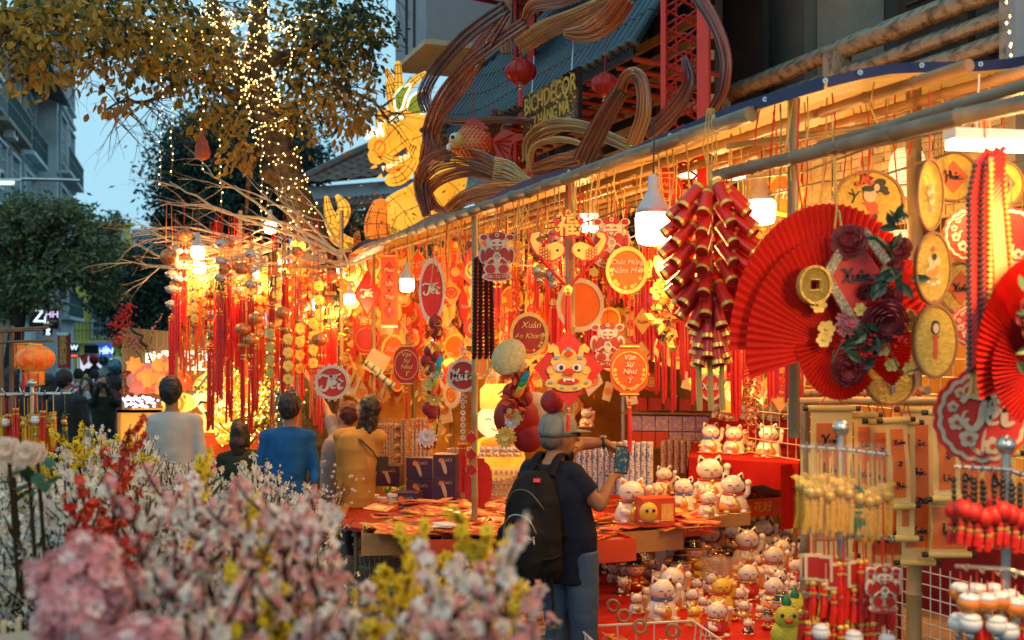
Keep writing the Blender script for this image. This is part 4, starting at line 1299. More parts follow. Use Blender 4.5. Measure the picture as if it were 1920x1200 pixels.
# red fretwork pillars either side
def fret(px,w,z0,z1,wd,label):
 Y = FYw(px,w); t = thing('fretwork_pillar',label,'pillar',P(px,640,Y)*1)
 t.location.z = 0; t.rotation_euler = (0,0,-.35)
 b = MB(); b.box((-wd/2,0,(z0+z1)/2),(.03,.05,z1-z0)); b.build('post',m_red,t)
 b = MB(); b.box((wd/2,0,(z0+z1)/2),(.07,.07,z1-z0)); b.build('post',m_red,t)
 b = MB(); n = int((z1-z0)/.11)
 for i in range(n):
  z = z0 + i*.11
  for a,c in (((-wd/2,z),(wd/2,z+.16)),((wd/2,z),(-wd/2,z+.16)),((-wd/2,z+.055),(0,z+.11)),((0,z+.11),(wd/2,z+.055)),((-wd*.2,z),(-wd*.2,z+.09)),((wd*.2,z+.05),(wd*.2,z+.12))):
   b.tube([(a[0],0,a[1]),(c[0],.0,c[1])],.007,4)
 b.build('fretwork',m_dred,t)
fret(1282,.75,2.95,5.6,.24,'red fretwork pillar with a solid post right of the tiled roof')
fret(982,1.2,3.2,5.9,.16,'red fretwork pillar behind the round red lantern')
# painted shop sign
sg = thing('shop_sign','black shop board with gold letters BÍCHDECOR under the tiled roof','sign',PF(1033,205,.7),RZS)
b = MB(); b.box((0,0,0),(1.12,.03,.40)); b.build('board',M('black_gloss_board',(.012,.012,.016),.15,var=.3,coat=.5),sg)
for body,size,z,mm in (('BÍCHDECOR',.185,.10,m_gold),('78 HÀNG MÃ',.135,-.05,m_gold),('0904 266 716 • 0329 089 089',.072,-.155,M('grey_print',(.35,.33,.28),.5))):
 word(body,size,mm,sg,(0,-.018,z),ext=.003,bold=.002,shear=0)
b = MB()
for i in range(60): b.ball((R.uniform(-.55,.55),-.02,R.choice((R.uniform(.15,.19),R.uniform(-.19,-.1),R.uniform(-.19,.19)))),.004,5,3)
b.build('glints',M('pale_speck',(.8,.8,.75),.3),sg,kind='stuff')
for s_ in (-.4,.4):
 b = MB(); b.tube([(s_,0,.19),(s_,.02,.5)],.006,4); b.build('hanger',m_steel,sg)

# ------------------------------------------------------------------ red lanterns
def round_lantern(px,py,rpx,w,label,m_=None,tas=True,Y=None,sq=.78,rib_m=None,name='red_lantern',group='round lanterns',up=.35):
 Y = Y or FYw(px,w); s = Y/F; r = rpx*s
 t = thing(name,label,'lantern',P(px,py,Y),0,group)
 b = MB(); n = 16; pr_ = [(max(.30*r,r*sin(pi*(.10+.8*i/10))),-r*sq*cos(pi*(.10+.8*i/10))) for i in range(11)]
 b.lathe(pr_,n=n*2,cap=False); b.build('shade',m_ or M('red_silk_lantern',(.50,.018,.010),.4,var=.2,trans=.25),t,True)
 for k in range(10):
  a = 2*pi*k/10
  b = MB(); b.tube([(cos(a)*q*1.015,sin(a)*q*1.015,z) for q,z in pr_],.004,4); b.build('rib',rib_m or m_dred,t)
 for sg_ in (1,-1):
  b = MB(); b.lathe([(.34*r,sg_*r*sq*.93),(.34*r,sg_*r*sq*1.10)],n=20); b.build('cap',m_goldleaf if rib_m else m_dred,t)
 hang(t,r*sq*1.08,up)
 if tas: tassel(t,0,-r*sq*1.2,r*1.3,r=.018)
 return t
round_lantern(976,134,29,.45,'round dark red lantern hanging in front of the teal tiles')
round_lantern(1134,158,25,.5,'red lantern half hidden by the curled rattan band')
round_lantern(988,222,18,.8,'small red lantern in shade left of the shop board')

# ------------------------------------------------------------------ rattan ribbons
def rc(n,a,b_=None):
 return M(n,a,.38,var=.3,vs=1.5) if b_ is None else M(n,a,.35,col2=b_,ramp=(.38,.62),vs=2.0,coat=.3)
rib_m = {'mar': rc('maroon_rattan',(.055,.012,.010),(.20,.030,.018)),'red': rc('red_rattan',(.25,.022,.012),(.42,.09,.02)),'or': rc('orange_rattan',(.50,.12,.02),(.55,.26,.05)),
   'yel': rc('yellow_rattan',(.42,.22,.05),(.50,.36,.10)),'br': rc('brown_rattan',(.14,.05,.02),(.38,.17,.07)),'gr': rc('grey_rattan',(.16,.12,.10),(.30,.13,.08))}
def ribbon(path,wpx,mk,label,w=.6,n=13,twist=.6,r=None,dw=0):
 t = thing('rattan_ribbon',label,'ribbon',(0,0,0))
 sp = smooth2([tuple(p) + ((wpx if not hasattr(wpx,'__len__') else wpx[i]),) for i,p in enumerate(path)],6)
 K = len(sp)
 rrnd = random.Random(len(label))
 st_ = MB()
 tot = []
 for j in range(n):
  u_ = (j+.5)/n - .5
  pts = []
  ph = rrnd.uniform(-.03,.03)
  for i,q in enumerate(sp):
   x,y,wd = q[0],q[1],q[-1]
   ww = w + (q[2] if len(q) > 3 else 0)
   x0,y0 = sp[max(i-1,0)][:2]; x1,y1 = sp[min(i+1,K-1)][:2]
   dx,dy = x1 - x0,y1 - y0; L = math.hypot(dx,dy) or 1
   o_ = (u_+ph*sin(i*.4+j))*wd
   pts.append(PF(x-dy/L*o_,y+dx/L*o_,ww+ (u_*twist)*wd/120+.02*sin(j*5)))
  rad = r or max(.006,(sum(q[-1] for q in sp)/K)/n*.50*FYw(sp[0][0],w)/F*1.0)
  b = MB(); b.tube(pts,rad,5,True)
  tot.append(b.build('strand',rib_m[mk] if isinstance(mk,str) else rib_m[mk[j % len(mk)]],t,True))
 return t
ribbon([(950,12),(880,62),(822,125),(795,175),(803,208)],26,'mar','dark maroon rattan arc nearest the grey bay',.55)
ribbon([(948,25),(900,95),(858,165),(822,215),(800,270),(795,330),(815,385),(850,402)],(18,34,34,26,18,18,14,10),('mar','red'),'broad maroon rattan band falling in front of the roof corner',.5,15)
ribbon([(985,42),(925,82),(868,130),(825,185),(803,245),(812,280),(845,295)],22,('mar','mar','red'),'thin maroon rattan arc sweeping round the tiled roof corner',.45)
ribbon([(800,405),(788,345),(808,308),(850,293),(900,302),(942,325)],(16,26,38,42,40,26),('mar','br','mar'),'glossy brown rattan scroll below the goldfish lantern',.4,18)
ribbon([(935,335),(880,322),(828,335),(802,362),(808,395)],(14,20,22,18,10),('red','mar'),'red inner curl of the rattan scroll',.5,10)
ribbon([(838,395),(870,372),(920,358),(985,352),(1010,345)],(20,30,34,26,14),('red','or','br'),'orange red rattan band running above the awning edge',.35,13)
ribbon([(925,322),(950,326),(982,342),(1010,346)],(58,52,30,14),'yel','yellow rattan fan spreading left of the dark stack',.3,13)
ribbon([(986,302),(992,262),(1030,236),(1090,238),(1150,262),(1195,282)],(10,18,26,24,22,20),('yel','br','yel'),'yellow rattan loop arching over the brown stack',.5,12)
ribbon([(990,322),(1000,278),(1035,262),(1075,265),(1110,280)],(8,12,12,10,8),'yel','narrow yellow rattan loop inside the wide one',.42,6)
ribbon([(995,325),(1040,318),(1085,310),(1130,292)],(30,56,52,30),('br','mar','br'),'stack of brown rattan strands behind the awning pole',.55,18)
ribbon([(1090,308),(1112,262),(1138,212),(1165,168)],(38,38,36,30),('mar','gr','mar'),'upright maroon rattan band crossing the slat screen',.3,13)
ribbon([(1163,170),(1172,146),(1190,138),(1205,160),(1206,215),(1186,272)],(18,20,22,26,28,26),('or','br','or'),'orange rattan loop hanging down beside the upright maroon band',.3,12)
ribbon([(972,88),(1020,58),(1080,32),(1140,2)],(34,40,36,26),('or','yel'),'golden rattan band high above the round red lantern',.5,15)
ribbon([(1058,62),(1098,62),(1140,38),(1172,-4)],(12,36,46,40),('or','red','or'),'orange rattan fan above the tiles',.4,17)
ribbon([(984,36),(1000,12),(1050,0),(1090,-14)],(10,26,32,26),('or','red'),'red orange rattan curl at the top of the roof',.45,11)
ribbon([(1300,-20),(1338,40),(1360,105),(1356,165),(1336,205)],(26,24,22,20,16),('mar','red'),'long red rattan arc right of the fretwork pillar',.35,11)
ribbon([(1283,108),(1292,150),(1276,188),(1246,225),(1212,256)],(12,22,30,34,30),('mar','mar','red'),'dark maroon rattan band in front of the fretwork pillar',.3,13)
ribbon([(950,-10),(947,50),(950,102)],24,('br','or'),'straight orange brown rattan curtain left of the far pillar',.9,10)
ribbon([(905,300),(925,250),(935,205)],22,('br','mar'),'straight brown rattan curtain behind the goldfish tail',.9,9)
ribbon([(815,300),(822,255),(832,215)],30,('mar','br'),'straight dark rattan curtain left of the goldfish',.9,10)
ribbon([(815,222),(870,228),(930,224),(1000,228)],12,('mar',),'thin dark rattan strip under the roof corner',.6,6)
ribbon([(1340,300),(1290,258),(1330,215)],10,('red','mar'),'short red rattan end above the awning pole',.6,5)

# ------------------------------------------------------------------ goldfish lantern
FYg = FYw(880,.35); fs_ = FYg/F
gf = thing('goldfish_lantern','red goldfish lantern with gold scale net and big white eye','lantern',P(885,268,FYg),-.1)
b = MB(); b.ball((0,0,0),36*fs_,24,14,sx=1.15,sy=.6,sz=.82); b.build('body',M('red_fish_skin',(.62,.05,.015),.35,var=.2),gf,True)
b = MB()
for i in range(-4,5):
 for j in range(-4,5):
  x,z = (i*8+ (j % 2)*4+3),j*6.2
  q = (x/41) ** 2 + (z/29) ** 2
  if q < .93 and x > -20:
   y = -21.5*math.sqrt(1-q) - .8
   b.tube([((x+4.6*cos(a))*fs_,(y+ (.6 if abs(a-pi) > .8 else 0))*fs_,(z+4.6*sin(a))*fs_) for a in [pi/2+pi*k/6 for k in range(7)]],.0035,4)
b.build('scales',m_gold,gf)
b = MB(); b.ball((-27*fs_,-14*fs_,3*fs_),15*fs_,16,9); h_ = b.build('cheek',M('gold_cheek',(.70,.45,.10),.4),gf,True)
b = MB(); b.ball((-31*fs_,-24*fs_,6*fs_),8*fs_,14,8); b.build('eye_white',m_white,h_,True)
b = MB(); b.ball((-32*fs_,-30.5*fs_,6*fs_),4*fs_,10,6); b.build('pupil',m_black,h_,True)
b = MB(); b.ball((-42*fs_,-6*fs_,-8*fs_),6*fs_,12,7,sz=1.2); b.build('lips',m_white,gf,True)
m_fin = M('red_fin_cloth',(.58,.03,.015),.45,var=.25,trans=.2)
def fin(pts,nm,y=0.0,th=.012):
 b = MB(); b.prism([(x*fs_,z*fs_) for x,z in smooth2(pts+ [pts[0]],4)[:-1]],th,y); return b.build(nm,m_fin,gf)
fin([(-18,24),(-8,44),(12,42),(32,26),(10,27)],'dorsal_fin')
fin([(22,-14),(36,-28),(24,-38),(8,-34),(6,-24)],'belly_fin',-.05)
fin([(38,4),(58,22),(85,16),(112,14),(92,4),(76,-4),(70,-30),(52,-46),(46,-22)],'tail_fin',.0)
b = MB()
for a in range(5): b.tube([(44*fs_,-.012,0),((78-a*3)*fs_,-.02,(14-a*12)*fs_)],.006,4)
b.build('tail_fold',m_dred,gf)
hang(gf,28*fs_,.5)

# ------------------------------------------------------------------ dragon lantern
def skin(n,a,b_,es=.75): return M(n,a,.5,col2=b_,ramp=(.3,.72),vs=2.6,emit='ramp',es=es)
m_dr = skin('lit_dragon_skin',(.90,.34,.014),(1,.56,.06),.82)
m_dor = skin('lit_orange_skin',(.75,.13,.008),(.95,.26,.015),.85)
m_dgr = skin('lit_green_skin',(.16,.20,.01),(.38,.42,.02),.6)
m_seam = M('wire_seam',(.25,.09,.01),.7)
m_neon = M('white_neon',(1,1,.8),.4,emit=(1,.93,.66),es=1.5)
DY = 13.4; ds = DY/F
dg = thing('dragon_lantern','giant glowing yellow dragon lantern with antlers rising behind the awning end','lantern',P(750,300,DY))
def dp(x,y,d=0.0): return Vector(((x-750)*ds,d*ds,(300-y)*ds))
def dtube(path,rad,nm,m_,n=16,flat=1.0,seams=True,par=None):
 sp = smooth2([tuple(dp(*p)) + (r_*ds,) for p,r_ in zip(path,rad)],5)
 b = MB(); b.cap([Vector(q[:3]) for q in sp],[q[3] for q in sp],n,flat)
 o = b.build(nm,m_,par or dg,True)
 if seams:
  b = MB()
  for i in range(2,len(sp) -1,3):
   p = Vector(sp[i][:3]); d = (Vector(sp[i+1][:3]) -Vector(sp[i-1][:3])).normalized()
   up = Vector((0,1,0)); a_ = d.cross(up).normalized(); c_ = a_.cross(d).normalized(); r_ = sp[i][3]*1.01
   b.tube([p+a_*cos(q)*r_+c_*sin(q)*r_*flat for q in [2*pi*k/16 for k in range(17)]],.0045,4,False)
  for q in (pi*1.25,pi*1.5,pi*1.75):
   b.tube([Vector(s_[:3]) +Vector((0,1,0)).cross(Vector((0,0,1)))*0+Vector((0,-1,0))*s_[3]*1.01*abs(sin(q)) + (Vector(sp[min(i+1,len(sp) -1)][:3]) -Vector(sp[max(i-1,0)][:3])).normalized().cross(Vector((0,1,0)))*s_[3]*cos(q) for i,s_ in enumerate(sp)],.0045,4,False)
  b.build('seams',m_seam,o)
 return o
dtube([(850,290,30),(830,345,20),(790,388,10),(748,412,0),(733,470,0),(735,540,10)],(30,42,48,44,34,32),'body',m_dr,20)
bel = dtube([(716,395,-24),(712,425,-26),(716,455,-26)],(20,26,26),'belly',m_dor,16,.8)
dtube([(775,240,0),(795,290,12),(815,340,20)],(26,26,30),'neck',m_dr)
dtube([(775,238,0),(750,245,-4),(728,268,-8),(712,288,-12)],(36,40,34,24),'head',m_dr,20,.8)
dtube([(712,292,-26),(740,306,-26),(765,300,-20),(778,275,-16)],(8,9,8,7),'upper_lip',m_dr,10)
dtube([(735,338,-8),(755,330,-6),(772,305,-2),(785,270,0)],(13,14,12,9),'lower_jaw',m_dr,12)
dtube([(730,318,-14),(752,312,-14),(768,292,-12)],(7,8,6),'mouth',m_dor,10,1,False)
dtube([(772,262,-28),(786,245,-22),(790,232,-14),(778,232,-22),(768,258,-30)],(5,6,6,5,4),'cheek_curl',m_dr,8,1,False)
dtube([(700,278,-24),(706,268,-26),(716,266,-26)],(8,9,7),'nose_bump',m_dr,12,1,False)
b = MB()
for i in range(6):
 p = dp(722+i*8,318-i*3- (i > 3)*6,-32); b.lathe([(.0001,-.055),(.018,0),(.016,.012)],p,6)
 p = dp(734+i*7,318-i*4,-30); b.lathe([(.015,-.01),(.016,0),(.0001,.05)],p,6)
b.build('teeth',M('lit_tooth',(1,.9,.6),.4,emit=(1,.8,.45),es=.9),dg)
b = MB(); b.ring(.05,.075,.02,0,16,0,0,1,1.3); o = b.build('nostril',m_dor,dg); o.location = dp(717,284,-40)
eye = MB(); eye.ball((0,0,0),.085,14,8,sx=1.25,sy=.4); e_ = eye.build('eye',M('lit_eye',(1,.9,.6),.4,emit=(1,.82,.5),es=1),dg,True); e_.location = dp(747,233,-36); e_.rotation_euler = (0,-.5,0)
b = MB(); b.ring(.018,.034,.012,-.035,16); b.ring(.0005,.010,.012,-.036,10); b.ring(.078,.088,.02,-.012,24,0,0,1.25,1); b.build('pupil',m_black,e_)
for path,rad,nm in (([(752,205,0),(748,175,0),(747,145,0),(746,120,0)],(15,12,8,6),'antler'),([(748,180,0),(738,158,0),(724,132,0)],(9,8,5),'antler_tine'),
      ([(755,178,0),(775,152,0),(796,138,0)],(9,8,5),'antler_tine'),([(738,200,0),(732,175,0),(727,155,0)],(11,8,5),'antler_tine'),([(716,240,-6),(712,222,-6),(722,208,0)],(9,8,6),'brow_lock'),([(735,215,-10),(722,225,-12),(715,245,-14)],(8,9,6),'brow_lock')):
 dtube(path,rad,nm,m_dr,10)
for path in ([(712,262,-30),(706,256,-32),(714,250,-32)],[(690,262,-20),(700,258,-24),(690,250,-24),(702,246,-24)],[(728,268,-34),(720,255,-38),(716,240,-36),(722,234,-34)]):
 dtube(path,(3.5,)*len(path),'whisker',m_neon,8,1,False)
def dprism(pts,nm,m_,d=-8,th=.03,neon=False):
 sp = smooth2(pts+ [pts[0]],4)[:-1]
 b = MB(); b.prism([((x-750)*ds,(300-y)*ds) for x,y in reversed(sp)],th,d*ds); o = b.build(nm,m_,dg)
 if neon:
  q = MB(); q.tube([dp(x,y,d-3) for x,y in sp+ [sp[0]]],.012,6,False); q.build('neon_outline',m_neon,o)
 return o
dprism([(742,205),(742,185),(752,170),(772,162),(762,185),(756,205),(748,212)],'ear_flame',m_dgr,-14,neon=True)
dprism([(764,210),(770,188),(786,176),(803,174),(794,190),(788,200),(800,205),(786,222),(772,222)],'ear_flame',m_dgr,-14,neon=True)
for x,y in ((767,222),(779,224),(789,233)): dprism([(x-5,y+8),(x,y-9),(x+5,y+8)],'ear_spike',m_dor,-20)
for x,y,a in ((706,312,5),(716,330,4),(780,300,-5),(783,318,-6)): dprism([(x,y-3),(x-a*2,y+5),(x+2,y+3)],'chin_spike',m_dr,-10)
b = MB()
for i in range(12):
 x = 772 + i*5; b.tube([dp(x,412,-20),dp(x+4,395,-20)],.01,4)
b.build('truss',M('blue_truss',(.05,.06,.20),.5),dg)
dprism([(768,395),(800,382),(812,385),(795,402),(775,408),(766,412)],'red_fringe',m_dor,-30)
b = MB(); b.tube([dp(735,540,10),dp(735,690)],.06,8); b.tube([dp(735,690),dp(735,300+ (HC+ (640-300)/F*DY)/ds)],.06,8); b.build('stand',m_black,dg)
# tail of the dragon
dt = thing('dragon_tail','glowing yellow dragon tail lantern curling up beside the tree trunk','lantern',P(750,300,DY))
dgs,dg = dg,dt
dtube([(612,372,0),(616,395,0),(622,415,0),(608,440,0),(600,462,0)],(5,9,12,9,6),'tail_lobe',m_dr,14)
dtube([(634,370,0),(645,390,0),(638,415,0),(628,432,0)],(6,12,13,9),'tail_lobe',m_dr,14)
dtube([(618,425,0),(632,445,0),(655,458,4),(700,470,12),(740,470,20)],(11,14,13,13,14),'tail',m_dr,14)
dg = dgs
# ------------------------------------------------------------------ tangle of dry branches
rnd = random.Random(21)
m_dry = M('dry_branch',(.50,.38,.24),.75,var=.25,vs=20)
tg = thing('dry_branches','tangle of bare bleached branches spread over the hanging chimes','branches')
def dry(path,r,d=0.0,subs=2):
 p = [P(x,y,10.7+d+rnd.uniform(-.05,.05) + (z[0] if z else 0)) for x,y,*z in path]
 sp = smooth2([tuple(q) for q in p],4)
 b = MB(); n = len(sp)
 b.tube([Vector(q) +Vector((rnd.gauss(0,1),rnd.gauss(0,1),rnd.gauss(0,1)))*.006 for q in sp],[r*(1-.75*i/n) for i in range(n)],5)
 tips = []
 for k in range(subs):
  i = rnd.randrange(n // 3,n-1); d_ = (Vector(sp[i+1]) -Vector(sp[i])).normalized() + Vector((rnd.uniform(-.6,.6),rnd.uniform(-.5,.5),rnd.uniform(-.6,.6)))
  twigs(b,rnd,sp[i],d_,rnd.uniform(.25,.6),r*.4,1,tips,0,.8,4)
 b.build('branch',m_dry,tg)
for a in (([(640,480),(560,445),(470,415),(380,385),(300,385)],.022),([(630,470),(540,420),(430,400),(350,360),(320,340)],.02),([(620,490),(520,470),(420,440),(330,425),(250,440)],.02),
   ([(600,500),(520,500),(440,480),(350,455),(290,455)],.02),([(590,470),(540,400),(490,370),(440,350)],.016),([(560,450),(480,380),(400,330),(380,320)],.016),
   ([(450,520),(400,540),(330,505),(280,500)],.016),([(560,520),(500,505),(460,470),(380,470)],.018),([(650,500),(600,440),(540,390),(500,385)],.016),([(380,560),(400,520),(440,480),(520,460)],.014),
   ([(660,500),(640,470),(600,400),(575,380)],.014),([(700,480),(650,495),(590,480),(520,450)],.02),([(420,470),(350,470),(300,440),(240,445)],.012),([(345,690),(380,650),(400,600)],.014),([(360,740),(390,700),(380,660)],.012)):
 dry(*a)
for i in range(26):
 x,y = rnd.uniform(380,650),rnd.uniform(420,510); a = rnd.uniform(-.7,.5) + pi; L = rnd.uniform(80,190)
 dry([(x,y),(x+cos(a)*L*.5,y+sin(a)*L*.3+rnd.uniform(-12,12)),(x+cos(a)*L,y+sin(a)*L*.5)],rnd.uniform(.006,.013),rnd.uniform(-.5,.6),2)
for x in (330,450,560,640):   # poles that carry the tangle
 bamboo(P(x,395 if x > 400 else 440,11.4),P(x,395,11.4)*1 if False else Vector((P(x,640,11.4).x,11.4,.12)),.022,tg,'prop_pole')
bamboo(P(318,470,11.4),P(660,470,11.4),.018,tg,'cross_pole'); bamboo(P(325,500,10.6),P(650,500,10.6),.012,tg,'cross_pole')

# ------------------------------------------------------------------ wind chimes with red tassels
m_fishc = M('painted_charm',(.62,.32,.10),.3,.3,col2=(.75,.10,.02),ramp=(.45,.55),vs=45)
m_fishw = M('silver_fish',(.60,.50,.42),.25,.2,col2=(.10,.05,.05),ramp=(.55,.6),vs=60)
m_greent = M('green_bead',(.015,.11,.035),.3,col2=(.55,.28,.05),ramp=(.5,.6),vs=30)
m_brass = M('brass_bell',(.78,.44,.07),.3,.35,var=.3,vs=30)
def chime(kind,L,tl):
 t = thing('wind_chime','x','chime',(0,0,0),0,'wind chimes with red tassels hung under the dry branches')
 hang(t,0,.25)
 b = MB(); b.tube([(0,0,0),(0,0,-L)],.003,4); b.build('cord',m_redcord,t)
 z = -.02
 if kind == 0:      # fish charms
  for k in range(3):
   b = MB(); b.ball((0,0,z-.05),.05,12,8,sx=1.25,sy=.7,sz=.8); b.prism([(.05,z-.05),(.10,z-.015),(.095,z-.05),(.10,z-.085)],.01); b.ball((-.05,-.02,z-.04),.012,6,4)
   b.build('fish_charm',m_fishw,t,True); z -= .14
 elif kind == 1:    # gold gourds and blossoms
  for k in range(4):
   b = MB(); b.ball((0,0,z-.035),.034,10,7); b.ball((0,0,z-.075),.022,10,6); b.build('gourd',m_fishc,t,True)
   b = MB(); petals(b,(0,z-.1),.05,6,y=-.03); b.build('gold_blossom',m_goldleaf,t); z -= .12
 elif kind == 2:    # tubes and beads
  for k in range(5):
   b = MB()
   for q in range(3): b.tube([((q-1)*.018,(q % 2)*.012,z),((q-1)*.018,(q % 2)*.012,z-.075)],.0085,7)
   b.build('tube_bead',(m_greent,m_brass,m_fishw,m_brass,m_greent)[k],t,True); z -= .095
 elif kind == 3:    # lantern charm with bells
  b = MB(); b.ball((0,0,z-.06),.075,14,8,sz=.75); b.build('charm',m_fishc,t,True); z -= .14
  for q in range(4):
   b = MB(); x = (q-1.5)*.03; b.tube([(x,0,z+.05),(x,0,z-.05)],.002,3); b.lathe([(.014,z-.08),(.011,z-.055),(.003,z-.048)],(x,0,0),8); b.build('bell',m_brass,t,True)
  z -= .1
 elif kind == 4:    # bundle of green and gold
  for k in range(2):
   b = MB()
   for q in range(5): b.tube([((q-2)*.016,.01*(q % 2),z),((q-2)*.018,.01*(q % 2),z-.10)],.008,6)
   b.build('tube_bead',m_greent if k == 0 else m_fishc,t,True); z -= .12
 z = min(z,-L)
 for x in ((-.022,0,.022) if kind in (2,4,0) else (-.012,.014)):
  tassel(t,x,z-.01-abs(x),tl*R.uniform(.9,1.05),[m_silk,m_silkor][kind in (1,) and 1],.013 if kind != 1 else .011)
 return t
kindlab = ['chime of silver fish and red tassels','chime of gold gourds and orange tassels','chime of green and brass tubes','chime with round charm and small bells','chime with green bead bundle']
protos = [chime(0,.42,.62),chime(1,.48,.5),chime(2,.48,.75),chime(3,.3,.6),chime(4,.28,.8),chime(4,.1,.45)]
for p_,l_ in zip(protos,kindlab+ [kindlab[4]]): p_['label'] = l_
used = set()
def putchime(k,px,py,Y,s=1.0):
 if k in used: return dup(protos[k],P(px,py,Y),rnd.uniform(-.6,.6),None,s)
 used.add(k); protos[k].location = P(px,py,Y); return protos[k]
ch = [(0,322,500,10.6,.85),(1,342,500,10.7,.9),(3,345,425,10.6,.9),(1,368,510,10.6,.9),(2,395,540,10.4,.9),(4,412,520,10.3,1),(3,400,480,10.7,1),(2,430,530,10.6,1)]
for i in range(104):
 x = rnd.uniform(398,600 if i % 3 else 632) if i > 8 else rnd.uniform(325,400); u_ = (x-325)/300
 y = (rnd.uniform(455,585) +22*sin(u_*6)) if x > 455 else rnd.uniform(440,500)
 ch.append((rnd.choice((0,1,1,1,1,2,3,3,3,3,5)),x,y,rnd.uniform(10.3,11.6),rnd.uniform(.8,1.1)))
for x,y in ((455,620),(480,600),(510,620),(540,630),(560,610),(585,600),(600,640),(530,590),(470,640)):
 ch.append((rnd.choice((1,3)),x,y-20,10.2,1.0))
for k,x,y,Y,s in ch:
 o = putchime(k,x,y,Y,s)
 o['label'] = kindlab[min(k,4)] + (' at the outer end of the branches' if x < 400 else ' under the middle of the branches' if x < 500 else ' nearest the tree trunk')
# orange bag like charm at the far left end
b = MB(); b.ball((0,0,0),.085,14,9,sz=.9); b.tube([(0,0,.06),(0,0,.11)],.02,6); b.tube([(-.03,0,.1),(-.02,0,.5)],.004,4); b.tube([(.03,0,.1),(.02,0,.5)],.004,4)
o = b.build('money_bag_charm',m_fishc,None,True); o.location = P(317,482,10.2); tag(o,'orange money bag charm hanging at the far left tip of the branches','charm')
# --- long red streamers deeper in the stall
def streamer(L,n,m_):
 t = thing('streamer','x','streamer',(0,0,0),0,'red streamers deeper in the stall')
 hang(t,0,.3)
 b = MB()
 petals(b,(0,0),.04,6,y=-.015); b.build('knot',m_goldleaf,t)
 for i in range(n):
  tassel(t,(i- (n-1)/2)*.026,-.03,L*R.uniform(.9,1.05),m_,.014)
 return t
sp_ = [streamer(.55,3,m_silk),streamer(.8,2,m_silk),streamer(.45,4,m_silkor),streamer(.35,2,m_silkor)]
slab = ('three medium red streamers','pair of long thin red streamers','wide bunch of short orange streamers','pair of short orange streamers')
for o,l_ in zip(sp_,('bunch of three medium red streamers deeper in the stall','pair of long thin red streamers deeper in the stall','wide bunch of short orange streamers deeper in the stall','pair of short orange streamers deeper in the stall')): o['label'] = l_
first = [1]*4
for i in range(150):
 k = rnd.randrange(4)
 px = rnd.uniform(655,1500) if i > 30 else rnd.uniform(1200,1330)
 w = rnd.choice((.9,1.3,1.7,2.2,2.6)); py = rnd.uniform(430,570)
 pos = PF(px,py,w)
 if first[k]: o = sp_[k]; o.location = pos; first[k] = 0
 else: o = dup(sp_[k],pos,rnd.uniform(-.5,.5),None,rnd.uniform(.6,.95))
 o['label'] = slab[k] + (' left of the black cracker strings' if px < 890 else ' left of the lion face' if px < 1070 else ' left of the fat firecrackers' if px < 1270 else ' right of the fat firecrackers') + (', near the awning edge' if w < 1.5 else ', deep inside')
for px,py,w in ((1245,590,.6),(1262,600,.5),(1232,580,.7),(1310,600,.9),(1455,560,.8),(1475,570,.9),(1300,590,.7),(665,590,.1),(672,560,.2),(1500,600,.8)):
 dup(sp_[1],PF(px,py,w),0,None,.62)
# --- backing of small goods: cards, knots and gold flowers on the far nets
cards = [M('card_red',(.60,.04,.015),.5),M('card_orange',(.75,.20,.02),.5),M('card_gold',(.75,.45,.10),.5),M('card_cream',(.70,.55,.35),.5)]
cm = []
for i,mm in enumerate(cards):
 for shp in range(3):
  b = MB()
  if shp == 0: b.prism([(.09*cos(2*pi*k/20),.09*sin(2*pi*k/20)) for k in range(20)],.01)
  elif shp == 1: b.prism([(0,-.12),(.09,0),(0,.12),(-.09,0)],.01)
  else: b.prism([(-.06,-.12),(.06,-.12),(.06,.12),(-.06,.12)],.01)
  b.cur = 1; b.ring(.035,.05,.004,-.008,14); petals(b,(0,0),.03,5,y=-.008)
  cm.append((b.mesh('wish_card',[mm,cards[(i+2) % 4]]),('red','orange','gold','cream')[i],('round','diamond','oblong')[shp]))
for i in range(280):
 me,c_,s_ = rnd.choice(cm)
 o = bpy.data.objects.new('wish_card',me); COL.objects.link(o)
 if i < 150: o.location = PF(rnd.uniform(660,1500),rnd.uniform(470,740),rnd.uniform(1.8,2.9))
 elif i >= 210: o.location = PF(rnd.uniform(645,900),rnd.uniform(500,740),rnd.uniform(.5,1.6))
 else: o.location = ST(rnd.uniform(12.3,12.5),rnd.uniform(0,2.8),rnd.uniform(1.2,2.9))
 o.rotation_euler = (0,rnd.uniform(-.3,.3),rnd.uniform(-1.0,.2)); o.scale = (rnd.uniform(.8,1.7),)*3
 tag(o,f'small {s_} {c_} wish card hanging against the back of the stall','card','small wish cards at the back of the stall')
net = thing('gold_garlands','glittering gold foil garlands filling the back of the stall','garlands',(0,0,0),0,None,'stuff')
b = MB()
for i in range(5200):
 if i % 3: p = PF(rnd.uniform(650,1560),rnd.gauss(520,90),rnd.uniform(1.4,2.9))
 else: p = P(rnd.uniform(320,660),rnd.uniform(470,760-120*rnd.random()),rnd.uniform(10.8,12.3))
 b.mat(rnd.randrange(4)); small_leaf(b,p,rnd.uniform(.03,.07),.03,rnd)
b.build('foil',[m_goldleaf,M('card_orange',()),m_brass,m_yellow],net,kind='stuff')
# end wall and partitions of the stall
ew = thing('stall_back','orange cloth partition closing the far end of the stall','partition')
b = MB(); wallbox(b,12.62,12.68,-.1,4.25,.12,3.0); b.build('cloth',M('orange_cloth',(.62,.27,.05),.8,var=.35,vs=4,bump=.4,trans=.25),ew)
for i in range(7):
 b = MB(); p = ST(12.6,-.05+i*.45,0); b.tube([p,p+Vector((0,0,3))],.02,6); b.build('lath',m_bamboo,ew)

